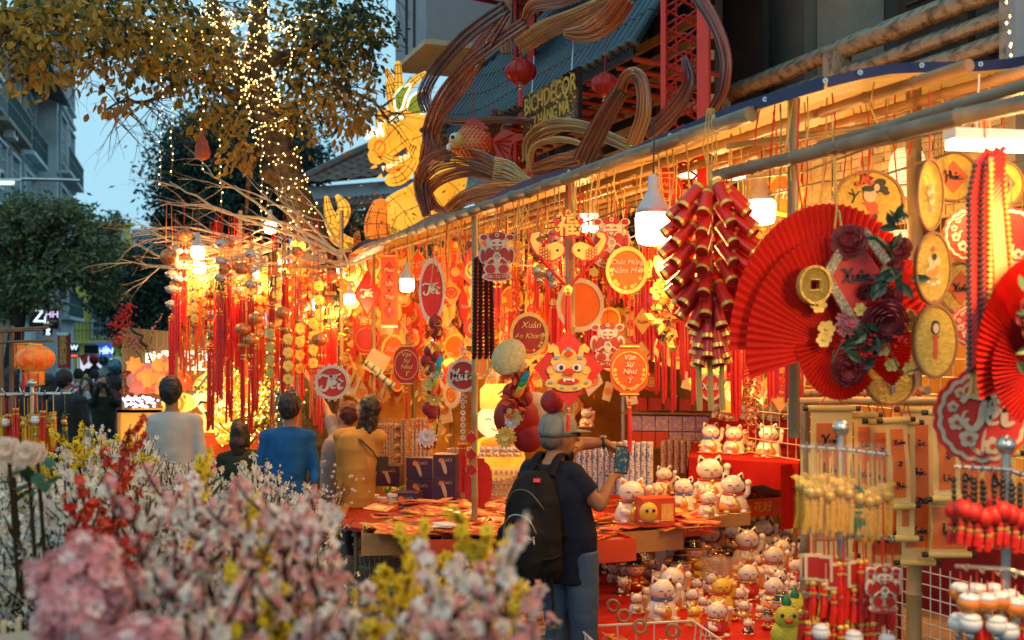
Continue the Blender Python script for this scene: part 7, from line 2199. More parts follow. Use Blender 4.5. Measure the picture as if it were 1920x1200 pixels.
for v,px,py,h,z,lb,yw in (
 (1,1147,1074,52,.33,'red bodied lucky cat nearest the man\'s jeans at the back corner of the low table',-.3),('d',1190,1106,66,.33,'deity figurine in a black hat left of the white price card',.3),(6,1167,1116,36,.33,'small lucky cat with black body below the deity figurine by the jeans',.2),
 (0,1206,1062,60,.33,'slim white lucky cat directly left of the standing price card',.1),(0,1193,1148,38,.33,'small white cat with a red bib alone on the velvet',.3),(5,1241,1160,80,.33,'large white lucky cat in front with gold coins and grey bag',.25),
 (0,1259,1138,80,.33,'orange patched cat standing right behind the large front cat',.3),('d',1277,1102,68,.33,'deity figurine in a black hat just right of the large front cat',.1),('d',1298,1078,70,.33,'deity figurine in a black hat inside the clear box group',-.1),(4,1298,1142,40,.33,'tiny gold and red cat in front of the deity figurines',0),
 (2,1306,1118,36,.33,'tiny white cat behind the tiny gold one',0),(0,1330,1046,66,.33,'tall white cat with open eyes and orange ear by the carton corner',.2),(2,1333,1112,40,.33,'small cat behind the yellow one',.3),(3,1352,1142,62,.33,'bright yellow lucky cat',.2),
 (1,1343,1190,66,.33,'red robed lucky cat with brown ears front and centre on the velvet',.1),(1,1402,1120,66,.33,'red robed lucky cat with orange patch right of the yellow cat',.1),(2,1400,1062,74,.33,'large reclining white cat with an orange arm in the middle rear',.3),(4,1374,1032,50,.33,'cream cat half hidden behind the reclining white cat',0),
 (5,1432,1030,60,.33,'wide white cat with a cream band behind the reclining one',-.1),(2,1466,1062,54,.33,'white cat with brown patch near the rack, second row from the back',.2),(4,1480,1008,62,.33,'laughing white cat with gold scarf highest at the right end',.1),(0,1450,1086,66,.33,'white cat with open eyes and orange ear nearest the charm rack',.3),
 (5,1462,1108,42,.33,'small cat with a red cape under the open eyed one',0),(2,1450,1142,64,.33,'cat with one dark brown ear patch holding an orange tablet',.2),('d',1466,1172,62,.33,'deity figurine in a black hat at the right front near the plush ducks',-.2),(6,1402,1188,28,.33,'tiny black and gold figure at the front right',0),
 (3,1312,1085,36,.33,'little yellow cat among the clear boxes',0),(4,1385,1140,40,.33,'small cream cat right behind the yellow one',.3),(0,1232,1108,40,.33,'small white cat right below the price card',0),(4,1422,1100,40,.33,'small gilded cat between the two red robed ones',0),(1,1492,1092,46,.33,'small red cat half hidden by the charm rack pole',0),
 (0,1184,978,82,.80,'pair like tall white cat with orange patch nearest the phone, on the envelope table',.1),(2,1245,925,52,.80,'white cat with a brown ear behind the lion box',.2),(4,1232,945,40,.80,'small cream cat left behind the lion box',0),(5,1283,955,62,.80,'white cat with blue collar and gold coins on the envelope table',-.2),
 (2,1330,938,84,.80,'tallest lucky cat with a barrel and raised orange arm on the cartons',.1),(0,1327,968,50,.80,'lying white cat with blue fish in front of the barrel cats',.3),(2,1374,960,74,.80,'smiling white cat with a barrel and round belly right of the tallest one',0),(4,1213,952,46,.80,'small gilded cat behind the pair nearest the phone',0),
 (5,1332,848,56,1.135,'cat with dark ears and blue bow leftmost on the small velvet table',.2),(0,1376,850,54,1.135,'cat with raised arm in the middle of the small velvet table',0),(2,1441,856,62,1.135,'cat with coin ropes rightmost on the small velvet table',0),(4,1405,848,22,1.135,'tiny cat between two big ones on the small velvet table',0),
 (0,1100,800,36,1.2,'white lucky cat on a carton behind the man\'s cap',0),(4,1195,955,44,.80,'cream cat in front of the pair nearest the phone',.4)):
 putfig(v,px,py,h,z,lb,yw)
for i in range(12):
 putfig((0,2,4,5)[i % 4],1345+i*13,783+ (i % 3)*3,28,1.352,'small lucky cat in the crowded row on the highest velvet shelf',R.uniform(-.4,.4))
for i in range(30):
 px,py = ((1150,1090),(1172,1052),(1222,1082),(1258,1062),(1285,1060),(1312,1056),(1352,1062),(1380,1085),(1420,1075),(1438,1062),(1496,1052),(1486,1120),(1430,1132),(1425,1160),(1376,1165),(1300,1172),(1318,1148),(1212,1128),(1175,1095),(1265,1082),(1340,1080),(1395,1160),(1440,1180),(1470,1140),(1330,1030),(1290,1035),(1410,1030),(1455,1035),(1500,1150),(1370,1110))[i]
 putfig((0,4,2,5,1,4,'d',3)[i % 8],px,py,R.uniform(26,42),.33,'small figurine squeezed among the larger lucky cats ' + ('on the left half' if px < 1320 else 'on the right half') + ' of the low table',R.uniform(-.5,.5))
for i in range(6): putfig((0,4)[i % 2],905+i*13,856,20,1.18,'tiny lucky cat on top of the shelf of boxed figurines',0)
# lion head box
t = thing('lion_box','orange gift box printed with a yellow lion face among the cats','box',G(1236,988,.80),.25)
b = MB(); b.box((0,.08,.1),(.24,.16,.2)); b.build('box',m_orbox,t); b = MB(); b.ball((-.09,-.03,.11),.07,14,8,sy=.5); b.build('lion_face',m_cyel,t,True); b = MB(); b.box((.06,-.002,.1),(.09,.003,.12)); b.build('gold_panel',m_gold,t)
b = MB()
for sx in (-1,1): b.ball((-.09+sx*.025,-.066,.125),.012,7,5)
b.build('eyes',m_black,t)
# clear plastic boxes
m_clear = M('clear_plastic',(.85,.75,.55),.06,alpha=.28,var=.02)
for i,(px,py,w_,lb) in enumerate(((1300,1062,.15,'clear plastic box round the deity figurine'),(1340,1090,.14,'empty clear plastic box behind the small cats'),(1372,1082,.12,'clear plastic box behind the yellow cat'),(1232,1150,.12,'clear plastic box behind the large front cat'))):
 b = MB(); b.box((0,0,w_*.6),(w_*1.3,w_,w_*1.2)); o = b.build('clear_box',m_clear,None); o.location = G(px,py,.335); tag(o,lb,'plastic box')
# plush ducks at the bottom right
m_duck = M('yellow_plush',(.62,.48,.05),.9,var=.2,vs=40,bump=.6,bs=120)
def duck():
 t = thing('plush_duck','x','toy',(0,0,0),0,'yellow green plush ducks')
 b = MB(); b.ball((0,0,.04),.055,14,9); b.ball((0,-.01,.10),.042,14,9); b.build('body',m_duck,t,True)
 b = MB(); b.ball((0,-.055,.10),.016,8,5,sy=1.3,sz=.6); b.build('beak',m_ored,t,True)
 b = MB(); b.lathe([(.012,.135),(.018,.15),(.001,.185)],n=8); b.build('hat',m_green,t,True)
 for sx in (-1,1):
  b = MB(); b.ball((sx*.02,-.045,.115),.007,7,5); b.build('eye',m_black,t)
 b = MB(); b.tube([(.035*cos(a),.032*sin(a),.07) for a in [2*pi*k/12 for k in range(13)]],.008,5,False); b.build('scarf',m_cor,t)
 return t
dk = duck()
for i,(px,py) in enumerate(((1490,1196),(1515,1175),(1562,1150),(1585,1196),(1610,1178),(1545,1200),(1630,1200),(1475,1212))):
 lbl = 'yellow green plush duck ' + ['at the left front of its pile','behind the leftmost one','highest in the pile beside the rack pole','right of the rack pole at the front','behind the one right of the rack pole','in the middle front','at the right end of the pile','lowest, cut by the bottom edge'][i]
 pos = G(px,py,.75)
 if i == 0: dk.location = pos; dk['label'] = lbl; dk.scale = (1.3,)*3
 else: dup(dk,pos,R.uniform(-.9,.9),lbl,1.3)
table([(1445,1230),(1660,1230),(1660,1140),(1470,1150)],.74,'small pale table under the plush ducks',m_card)
table([(1690,1215),(1990,1215),(1980,1098),(1690,1095)],.70,'rough wooden table top behind the front racks',m_wood)

# ------------------------------------------------------------------ shelves of boxes and paper tubes
m_tubeA = M('patterned_tube_warm',(.52,.42,.30),.5,col2=(.35,.07,.03),ramp=(.50,.55),vs=70)
m_tubeB = M('patterned_tube_blue',(.55,.52,.50),.5,col2=(.08,.12,.35),ramp=(.52,.58),vs=60)
def tubes(px,py,w,nx,ny,L,label,mm,r=.022,lay=0):
 t = thing('paper_tube_stack',label,'tubes',PF(px,py,w),-.25)
 b = MB(); 
 if lay: b.tube([(0,-L/2,0),(0,L/2,0)],r,10)
 else: b.tube([(0,0,0),(0,0,L)],r,10)
 me = b.mesh('paper_tube',mm,2)
 for i in range(nx):
  for j in range(ny):
   o = bpy.data.objects.new('paper_tube',me); COL.objects.link(o); o.parent = t
   o.location = (i*r*2.05+ (j % 2)*r,0,j*r*1.8) if lay else (i*r*2.05,j*r*2,R.uniform(-.01,.01))
 return t
tubes(716,866,.5,7,2,.46,'stand of warm patterned paper tubes left of the hanging red garland',m_tubeA); tubes(774,866,.6,5,2,.46,'stand of warm patterned paper tubes behind the hanging red garland',m_tubeA)
tubes(842,935,.5,6,2,.46,'stand of warm patterned paper tubes beside the bamboo pole',m_tubeA); tubes(712,862,.9,4,8,.3,'pile of tubes seen end on by the woman in yellow',m_tubeA,.03,1)
tubes(1085,925,1.2,6,2,.40,'first bundle of blue patterned paper tubes behind the man\'s arms',m_tubeB); tubes(1128,925,1.2,5,2,.40,'second bundle of blue patterned tubes behind the wrist watch',m_tubeB); tubes(1163,925,1.25,6,2,.40,'third bundle of blue patterned tubes behind the phone',m_tubeB)
tubes(1245,885,2.6,8,2,.30,'low row of pale patterned tubes left of the small velvet table',m_tubeA,.03)
m_pur = M('purple_carton',(.055,.018,.05),.4,var=.2,coat=.2)
def pbox(px,py,w,wd_,h,label,m_=None,glass=True,yaw=-.15):
 t = thing('gift_carton',label,'box',PF(px,py,w),yaw)
 b = MB(); b.box((0,.1,h/2),(wd_,.2,h)); b.build('carton',m_ or m_pur,t)
 if glass:
  b = MB(); b.stroke([(-.1*wd_,h*.75),(0,h*.45),(.08*wd_,h*.15)],.03,-.004,.003); b.build('glass_print',M('pale_print',(.55,.36,.2),.5),t)
  b = MB(); b.ring(.001,.1*wd_,.003,-.003,12,-.15*wd_,h*.75); b.build('burst_print',m_cor,t)
  word("Let's",.045,M('pale_print',()),t,(.15*wd_,-.003,h*.78),ext=.0008)
 return t
for i,(px,py,w,a_,h,lb) in enumerate(((727,912,.15,.24,.20,'purple gift carton standing alone beside the woman in yellow'),(786,899,.3,.25,.20,'purple gift carton upper left of the stack'),(833,895,.35,.20,.20,'purple gift carton upper right of the stack'),(786,942,.28,.25,.20,'purple gift carton lower left of the stack'),(833,938,.33,.20,.20,'purple gift carton lower right of the stack'),(759,968,.05,.24,.21,'purple gift carton lowest, in front of the bottle caps'))): pbox(px,py,w,a_,h,lb)
for i in range(40):
 b = MB(); b.lathe([(.014,0),(.014,.03),(.005,.04)],n=8); o = b.build('bottle_cap',(m_green,m_cyel)[i % 2],None); o.location = PF(R.uniform(715,775),R.uniform(918,926),R.uniform(.3,.5)); tag(o,('green' if i % 2 == 0 else 'yellow') + ' bottle top in the tray beside the purple cartons','bottle top','bottle tops beside the purple cartons')
sh = thing('carton_shelf','shelf packed with purple patterned and orange cartons behind the phone','shelf',PF(1258,838,2.9),-.2)
m_pp = M('lilac_pattern_carton',(.40,.30,.50),.5,col2=(.70,.45,.25),ramp=(.5,.56),vs=26)
for j in range(2):
 for i in range(7):
  b = MB(); b.box((-.36+i*.135,.1,.075+j*.16),(.128,.2,.15)); b.build('carton',m_pp if (i > 2 or j) else m_orbox,sh)
for z in (-.01,.34):
 b = MB(); b.box((0.03,.1,z),(1.05,.3,.02)); b.build('shelf_board',m_wood,sh)
for x in (-.48,.52):
 b = MB(); b.box((x,-.03,-.05),(.03,.03,1.5)); b.build('upright',m_steel,sh)
b = MB()
for i in range(6): b.box((-.3+i*.15,.05,.43),(.12,.15,.12))
b.build('red_carton',m_dred,sh)
# cupboard of boxed figurines
fb_ = thing('figurine_case','clear case with rows of tiny boxed orange figurines behind the bamboo pole','display case',PF(940,936,1.0),-.1)
for j in range(4):
 b = MB(); b.box((0,.06,j*.075),(.34,.16,.006)); b.build('tier',m_cream,fb_)
 for i in range(7):
  x = -.145 + i*.048
  b = MB(); b.ball((x,0,j*.075+.022),.017,9,6); f_ = b.build('figurine',m_cor,fb_,True); b = MB(); b.ball((x,-.002,j*.075+.042),.012,8,5); b.build('head',m_cw,f_,True)
b = MB(); b.box((0,.03,.14),(.35,.14,.29)); b.build('clear_case',m_clear,fb_)
b = MB(); b.box((0,.15,.0),(.5,.5,.02)); b.build('stand_top',m_wood,fb_)
# plastic jars
for i,(px,py) in enumerate(((716,968),(736,962),(702,962))):
 t = thing('snack_jar',['clear jar with an orange label in front','clear jar behind the front one','clear jar nearest the woman in yellow'][i] + ' of the purple cartons','jar',PF(px,py,-.05))
 b = MB(); b.lathe([(.05,0),(.055,.02),(.055,.13),(.045,.15)],n=16); b.build('jar',m_clear,t,True); b = MB(); b.lathe([(.047,.15),(.047,.175)],n=16); b.build('lid',m_white,t); b = MB(); b.lathe([(.0555,.03),(.0555,.09)],n=16,cap=False); b.build('label',m_cor,t); b = MB(); b.ball((0,0,.07),.045,10,7,sz=1.4); b.build('contents',m_yellow,t)
# two red cut out boards by the pole, three small red diamonds
for px,py,w_,h_,sh_,lb in ((897,905,52,92,'lantern','plain red lantern shaped board standing behind the bamboo pole'),): sign(px,py,w_,h_,lb,sh_,m_red,None,(),w=.05,cord=.02)
for i,y in enumerate((821,852,881)):
 t = sign(884,y,24,26,('topmost','middle','lowest')[i] + ' small dark diamond card with red round centre tied to the bamboo pole','diamond',M('dark_gilt',()),m_gold,(),w=-.12,cord=.02)
 b = MB(); b.ring(.0003,.034,.004,-.012,16); b.ring(.014,.02,.003,-.016,12); b.build('centre',m_red,t)
# straw hats, gold baskets and silk garland ornaments
def garland(px,y0,y1,w,label,hat=True,seed=0,nm='garland_ornament'):
 g_ = random.Random(seed); Y = FYw(px,w); s = Y/F
 t = thing(nm,label,'ornament',P(px,y0,Y)); n = int((y1-y0)/9)
 for i in range(n):
  x,z = g_.gauss(0,.35)*30*s,-(i+.5)*9*s
  kd = g_.random()
  if kd < .3: flower(t,(x,g_.uniform(-.08,0),z),g_.uniform(13,20)*s,(m_yfl,FLAKE)[g_.random() < .3],'mum' if g_.random() < .5 else 'simple','silk_flower')
  elif kd < .6:
   b = MB(); b.ball((0,0,0),.05,12,8,sx=1.1,sz=1.2); o = b.build('red_velvet_bulb',M('dark_velvet',(.30,.010,.012),.6),t,True); o.location = (x,.03,z)
  else:
   b = MB()
   for q in range(9): small_leaf(b,Vector((g_.gauss(0,.03),g_.gauss(0,.03),g_.gauss(0,.03))),.07,.035,g_)
   o = b.build('leaf_spray',(m_yellow,m_ored,m_yfl)[g_.randrange(3)],t); o.location = (x,-.03,z)
 b = MB(); b.tube([(.02,-.03,0),(-.03,-.05,(y0-y1)*s*.4),(.04,-.05,(y0-y1)*s*.7),(.0,-.03,(y0-y1)*s)],.006,5); b.build('vine',m_black,t)
 for k,mm in enumerate((M('cyan_plush',(.02,.32,.45),.8),M('green_plush',(.05,.30,.10),.8),M('yellow_plush',()),M('orange_plush',(.7,.18,.03),.8))):
  b = MB(); b.cap([(.05-k*.012,-.07,(y0-y1)*s*(.30+.07*k)),(.03-k*.012,-.08,(y0-y1)*s*(.36+.07*k))],[.022,.022],9); b.build('striped_tail',mm,t,True)
 if hat:
  b = MB(); b.lathe([(.12,0),(.115,.008),(.05,.035),(.001,.05)],n=22); h_ = b.build('straw_hat',M('straw',(.58,.42,.18),.8,var=.25,vs=40,bump=.6,bs=90),t,True); h_.location = (-.06,-.08,-.03); h_.rotation_euler = (1.2,0,-.5)
 hang(t,0,.2)
 return t
garland(815,600,840,-.1,'long garland of dark red velvet bulbs, pale magnolias and a striped tail',False,3)
garland(972,660,800,-.1,'garland with a straw hat, yellow chrysanthemums and a striped tail above the man\'s cap',True,5)
garland(1240,470,640,.1,'garland with a woven gold basket, autumn leaves and a striped tail beside the firecrackers',False,8)
b = MB(); b.lathe([(.02,0),(.06,.015),(.065,.06),(.045,.10),(.055,.11)],n=16); o = b.build('gold_basket',M('straw_gold',(.70,.45,.08),.6,var=.25,vs=50,bump=.6,bs=80),None,True); o.location = PF(1232,505,-.05); o.rotation_euler = (.5,1.2,0); tag(o,'small woven gold basket tipped sideways beside the firecracker bunch','basket')
for px,py,lb in ((700,690,'bamboo tube firework with green ends tilted above the dark haired woman'),(722,712,'bamboo tube firework with green ends lower right of its twin')):
 b = MB(); b.tube([(-.08,0,.06),(.08,0,-.06)],.03,10); o = b.build('striped_bamboo_tube',m_cream,None); o.location = PF(px,py,.0); tag(o,lb,'bamboo tube')
 for q in (-1,0,1):
  c_ = MB(); c_.tube([(q*.06-.008,0,-q*.045+.006),(q*.06+.008,0,-q*.045-.006)],.0315,10); c_.build('green_band',m_green,o)
# silver gourds
t = thing('silver_gourds','cluster of four silver and gold balls hanging left of the orange disc','ornament',PF(1022,480,.2))
for x,z in ((-.035,.14),(.06,.12),(-.03,-.10),(.05,-.12)):
 b = MB(); b.ball((x,0,z),.05,14,9); b.ball((x,0,z-.06),.03,10,6); b.build('gourd',m_fishw if x > 0 else M('gold_ball',(.75,.5,.25),.2,.7),t,True)
hang(t,.18,.3)
b = MB(); b.ball((0,0,0),.066,18,12); o = b.build('red_velvet_ball',M('dark_velvet',()),None,True); o.location = PF(1035,753,-.15); tag(o,'plain dark red velvet ball under the lion face board','ball')
t = thing('paper_flower_ring','dark red and white paper roundels with a folded fan beside the man\'s cap','ornament',PF(975,790,.0))
for x,z,r,mm in ((-.02,.03,.15,m_dred),(.0,.03,.08,m_white),(.10,.08,.11,m_cream),(.05,-.10,.10,M('dark_velvet',()))):
 b = MB(); b.lathe([(r,0),(r*.9,.02),(r*.3,.035),(.001,.03)],(x,-.02*(z < .05),z),22,Matrix.Rotation(pi/2,3,'X')); b.build('roundel',mm,t,True)
flower(t,(-.09,-.06,-.10),.075,m_yfl,'mum','silk_flower'); flower(t,(.0,-.06,.16),.07,m_yfl,'mum','silk_flower')
# baskets on the ground
m_wick = M('wicker',(.30,.20,.10),.7,var=.3,vs=30)
def basket(px,py,z,rx,ry,h,label,m_,z0=.115,n=20,fill='packet',rect=False):
 p = G(px,py,z0+h); t = thing('wire_basket',label,'basket',(p.x,p.y,z0),.2)
 for i in range(n):
  a = 2*pi*i/n; c_,s_ = cos(a),sin(a)
  if rect: k = 1/max(abs(c_),abs(s_)); c_,s_ = c_*k,s_*k
  b = MB(); b.tube([(rx*.85*c_,ry*.85*s_,0),(rx*c_,ry*s_,h)],.005,4); b.build('wire',m_,t)
 for q in (0,.33,.66,1):
  f_ = .85 + .15*q; pts = []
  for k in range(25):
   a = 2*pi*k/24; c_,s_ = cos(a),sin(a)
   if rect: kk = 1/max(abs(c_),abs(s_)); c_,s_ = c_*kk,s_*kk
   pts.append((rx*f_*c_,ry*f_*s_,h*q))
  b = MB(); b.tube(pts,.007 if q == 1 else .005,5,False); b.build('hoop',m_,t)
 b = MB(); b.lathe([(.001,h*.6),(min(rx,ry)*.8,h*.55)],n=16,sx=rx/min(rx,ry),sy=ry/min(rx,ry)); b.build('liner',m_cream,t)
 for i in range(26):
  o = bpy.data.objects.new('packet',packs[R.choice((0,1,2))]); COL.objects.link(o); o.parent = t; o.location = (R.uniform(-.7,.7)*rx,R.uniform(-.7,.7)*ry,h*R.uniform(.62,.9)); o.rotation_euler = (R.uniform(-.6,.6),R.uniform(-.6,.6),R.uniform(-3,3)); o.scale = (.7,)*3
 return t
basket(938,1072,0,.17,.17,.34,'round brown wire basket with cream lining left of the jeans',m_wick)
basket(820,1045,0,.15,.15,.34,'round wicker basket of packets under the wide cardboard box',m_wick); basket(700,1008,0,.15,.15,.34,'round wicker basket nearest the woman in yellow',m_wick)
basket(985,1122,0,.32,.2,.42,'long grey wire basket crossing in front of the jeans',M('grey_wire',(.30,.28,.25),.5),rect=True)
basket(1215,1188,0,.34,.22,.38,'pale wire basket of wicker rings at the bottom beside the jeans',m_wht,rect=True)
for i,(px,py) in enumerate(((1150,1145),(1200,1185),(1170,1165),(1262,1192))):
 b = MB(); b.tube([(.035*cos(a),0,.035*sin(a) +.03) for a in [2*pi*k/20 for k in range(21)]],.010,7,False); o = b.build('wicker_ring',m_wick,None,True); o.location = G(px,py,.46); o.rotation_euler = (R.uniform(-.4,.4),0,R.uniform(-.6,.6))
 tag(o,['wicker ring nearest the jeans','wicker ring at the front of the pale basket','wicker ring behind another in the pale basket','wicker ring at the far right of the pale basket'][i],'ring')
# ------------------------------------------------------------------ people
def loft(mb,secs,n=20):                 # (centre, rx, ry, yaw)
 vs,fs = [],[]
 for c,rx,ry,yw in secs:
  for j in range(n):
   a = 2*pi*j/n; x,y = rx*cos(a),ry*sin(a); vs.append(Vector(c) +Vector((x*cos(yw) -y*sin(yw),x*sin(yw) +y*cos(yw),0)))
 for i in range(len(secs) -1):
  for j in range(n): fs.append((i*n+j,i*n+ (j+1) % n,(i+1)*n+ (j+1) % n,(i+1)*n+j))
 fs += [tuple(range(n-1,-1,-1)),tuple((len(secs) -1)*n+j for j in range(n))]
 return mb.add(vs,fs)
MELTS = []
def melt(mb,name,mats,parent,vox,wr=0.0,sc2=14.0,it=4):      # fuse the shapes into one skin (made in one go at the end)
 o = mb.build(name,mats,parent)
 m = o.modifiers.new('r','REMESH'); m.mode = 'VOXEL'; m.voxel_size = vox
 q = o.modifiers.new('s','SMOOTH'); q.iterations = it; q.factor = .6
 MELTS.append((o,wr,sc2))
 return o
def melt_all():
 dg_ = bpy.context.evaluated_depsgraph_get()
 new = [bpy.data.meshes.new_from_object(o.evaluated_get(dg_)) for o,_,_ in MELTS]
 for (o,wr,sc2),me in zip(MELTS,new):
  o.modifiers.clear(); mt = o.data.materials[0]; o.data = me
  if not me.materials: me.materials.append(mt)
  if wr:
   for v in me.vertices:
    p = v.co; k = noise.noise(Vector((p.x*sc2,p.y*sc2,p.z*sc2*.55))) + .5*noise.noise(Vector((p.x*sc2*.6+9,p.y*sc2,p.z*sc2*1.9)))
    v.co = p + v.normal*k*wr
  me.polygons.foreach_set('use_smooth',[True]*len(me.polygons))
def hand(mb,wr_,d,up,k,curl=.5,spread=.012):
 d,up = Vector(d).normalized(),Vector(up).normalized(); sd = d.cross(up).normalized(); up = sd.cross(d).normalized()
 w = Vector(wr_)
 mb.cap([w,w+d*.045*k,w+d*.08*k],[.027*k,.036*k,.034*k],10,.55)
 for i,L in enumerate((.068,.076,.072,.056)):
  b0 = w + d*.085*k + sd*(i-1.5)*.019*k; d1 = (d+sd*(i-1.5)*spread*6).normalized(); d2 = (d1*(1-curl) -up*curl).normalized(); d3 = (d2*(1-curl) -up*curl).normalized()
  a1 = b0 + d1*L*.42*k; a2 = a1 + d2*L*.33*k; a3 = a2 + d3*L*.25*k
  mb.cap([b0-d*.02*k,a1,a2,a3],[.0095*k,.009*k,.008*k,.007*k],7)
 t0 = w + d*.03*k - sd*.03*k; mb.cap([t0,t0+ (d*.6-sd*.8)*.035*k,t0+ (d*.9-sd*.5-up*.3)*.065*k],[.012*k,.011*k,.009*k],7)
m_skinA = M('tanned_skin',(.30,.135,.065),.5,var=.12,sub=.05); m_skinB = M('light_skin',(.50,.27,.16),.5,var=.08,sub=.05)
m_hairb = M('black_hair',(.016,.011,.009),.45,var=.4,vs=50,bump=.5,bs=90); m_hairr = M('reddish_hair',(.09,.018,.012),.45,var=.4,vs=50,bump=.5,bs=90)
def human(label,Y,J,yaw,skin_,hair,top,legs,vox=.013,long_sleeve=True,skirt=False,k=1.0,hairL=0.0,face=True,tw=.0,hem=.0,top_wr=.010,headyaw=None,tilt=0.0,bulk=1.0,hands=True):
 # J: pixel joints (x, y, metres nearer or farther): h head, n neck, c chest, p pelvis, sl sr shoulders, el er elbows, wl wr wrists, kl kr knees, al ar ankles
 hx = J['p']; base = P(hx[0],640,Y); base.z = .115
 t = thing('person',label,'person',base)
 j = {a: P(q[0],q[1],Y+ (q[2] if len(q) > 2 else 0)) -base for a,q in J.items()}
 hy = yaw if headyaw is None else headyaw
 f = Vector((sin(yaw),-cos(yaw),0)); r = Vector((-cos(yaw),-sin(yaw),0))      # facing, own right
 hc,nk,ch,pe = j['h'],j['n'],j['c'],j['p']
 HM = Matrix.Translation(hc) @ Matrix.Rotation(hy,4,'Z') @ Matrix.Rotation(tilt,4,'X')
 b = MB()
 b.at(HM); b.ball((0,.005,.02),.105*k,20,12,sx=.80,sy=1.0,sz=1.12); b.ball((0,-.03*k,-.05*k),.062*k,14,9,sx=.85,sy=.95,sz=1.0)
 b.cap([(0,-.088*k,.01*k),(0,-.112*k,-.022*k)],[.010*k,.015*k],8); b.cap([(0,-.082*k,.03*k),(0,-.09*k,.03*k)],[.02*k,.018*k],8,.5)
 for sx in (-1,1):
  b.ball((sx*.079*k,.01*k,0),.026*k,8,6,sx=.4,sy=.8,sz=1.25)
  b.cap([(sx*.018*k,-.088*k,-.058*k),(0,-.093*k,-.058*k)],[.008*k,.010*k],6)
 b.at()
 b.cap([hc+Vector((0,0,-.05)) -f*.0,nk+Vector((0,0,-.03))],[.052*k,.062*k],12)
 def torso(mb,e=0.0,z1=None,sh=1.0):
  s_ = [(pe+Vector((0,0,-.08-hem*(e > 0))),.150*k+e+.012*(hem > 0),.11*k+e,yaw),(pe,.160*k+e,.118*k+e,yaw),(pe.lerp(ch,.4),(.142+tw)*k*bulk+e,.112*k*bulk+e,yaw),(pe.lerp(ch,.75),.162*k*bulk+e,.122*k+e,yaw),(ch,.172*k*bulk+e,.124*k+e,yaw),
    (ch.lerp(nk,.6),.165*k*bulk+e,.105*k+e,yaw),(ch.lerp(nk,.85),.11*k+e,.08*k+e,yaw),(nk,.058*k+e,.058*k+e,yaw)]
  loft(mb,s_,22)
  for a in ('sl','sr'): mb.cap([ch.lerp(nk,.5),j[a]],[.085*k+e,.062*k+e],12)
 torso(b)
 for a in 'lr':
  S,E,Wr = j['s' +a],j['e' +a],j['w' +a]
  b.cap([S,S.lerp(E,.5),E],[.050*k,.046*k,.038*k],12); b.cap([E,E.lerp(Wr,.35),Wr],[.040*k,.040*k,.025*k],12)
  if hands: hand(b,Wr,J.get('hd' +a,tuple((Wr-E).normalized())) if ('hd' +a) not in J else Vector(J['hd' +a]),f if abs((Wr-E).normalized().dot(f)) < .7 else Vector((0,0,1)),k,.35)
  hp = pe + (r if a == 'r' else -r)*.09*k
  K,A = j['k' +a],j['a' +a]
  b.cap([hp,hp.lerp(K,.5),K],[.088*k,.078*k,.056*k],12); b.cap([K,K.lerp(A,.35),A],[.054*k,.054*k,.034*k],12); b.cap([A,A+f*.1-Vector((0,0,.05))],[.036*k,.036*k],10)
 body = melt(b,'body',skin_,t,vox)
 if face:
  for sx in (-1,1):
   e_ = MB().at(HM); e_.ball((sx*.031*k,-.083*k,.018*k),.0115*k,8,6,sz=.6); e_.build('eye',m_white,body,True)
   e_ = MB().at(HM); e_.ball((sx*.031*k,-.0935*k,.018*k),.005*k,7,5); e_.tube([(sx*.018*k,-.098*k,.042*k),(sx*.034*k,-.096*k,.047*k),(sx*.048*k,-.085*k,.042*k)],.004*k,5); e_.build('brow_and_iris',m_hairb,body)
  e_ = MB().at(HM); e_.cap([(-.018*k,-.100*k,-.062*k),(.018*k,-.100*k,-.062*k)],[.004*k,.004*k],6); e_.build('mouth',M('lip_red',(.32,.06,.05),.4),body)
 if hair is not None:
  b = MB().at(HM); b.ball((0,.022*k,.035*k),.115*k,20,12,sx=.86,sy=.96,sz=1.06); b.ball((0,.05*k,-.01*k),.08*k,16,9,sx=1.0,sy=.75,sz=1.1)
  if hairL: b.cap([(0,.06,.02),(0,.085,-hairL*.5),(0,.08,-hairL)],[.085,.09,.06],14,.62); [b.cap([(sx*.07,.0,.04),(sx*.085,.02,-hairL*.6)],[.03,.025],8) for sx in (-1,1)]
  melt(b,'hair',hair,t,max(.008,vox*.7),.011,38)
 b = MB(); torso(b,.017)
 for a in 'lr':
  S,E,Wr = j['s' +a],j['e' +a],j['w' +a]
  if long_sleeve: b.cap([S,S.lerp(E,.5),E],[.066*k,.060*k,.054*k],12); b.cap([E,E.lerp(Wr,.9)],[.053*k,.038*k],12)
  else: b.tube([S,S.lerp(E,.3),S.lerp(E,.66)],[.068*k,.070*k,.072*k],14)
 melt(b,'top',top,t,vox,top_wr,9)
 b = MB()
 for a in 'lr':
  hp = pe + (r if a == 'r' else -r)*.088*k; K,A = j['k' +a],j['a' +a]
  if skirt: b.tube([hp+Vector((0,0,.04)),hp.lerp(K,.32)],[.105*k,.125*k],12)
  else: b.tube([hp+Vector((0,0,.05)),hp.lerp(K,.4),K,K.lerp(A,.5),A+Vector((0,0,.02))],legs[1],14)
 loft(b,[(pe+Vector((0,0,-.07)),.155*k,.122*k,yaw),(pe+Vector((0,0,.07)),.158*k,.122*k,yaw)])
 melt(b,'skirt' if skirt else 'trousers',legs[0],t,vox,.006,10)
 for a in 'lr':
  A = j['a' +a]; b = MB(); b.cap([A+Vector((0,0,-.045)) -f*.03,A+Vector((0,0,-.05)) +f*.13],[.043*k,.040*k],10); b.build('shoe',m_black,t,True)
 return t,j,HM,f,r
m_denim = M('blue_denim',(.045,.085,.15),.8,var=.0,vs=3.5,col2=(.085,.15,.23),ramp=(.4,.7),bump=.4,bs=200)
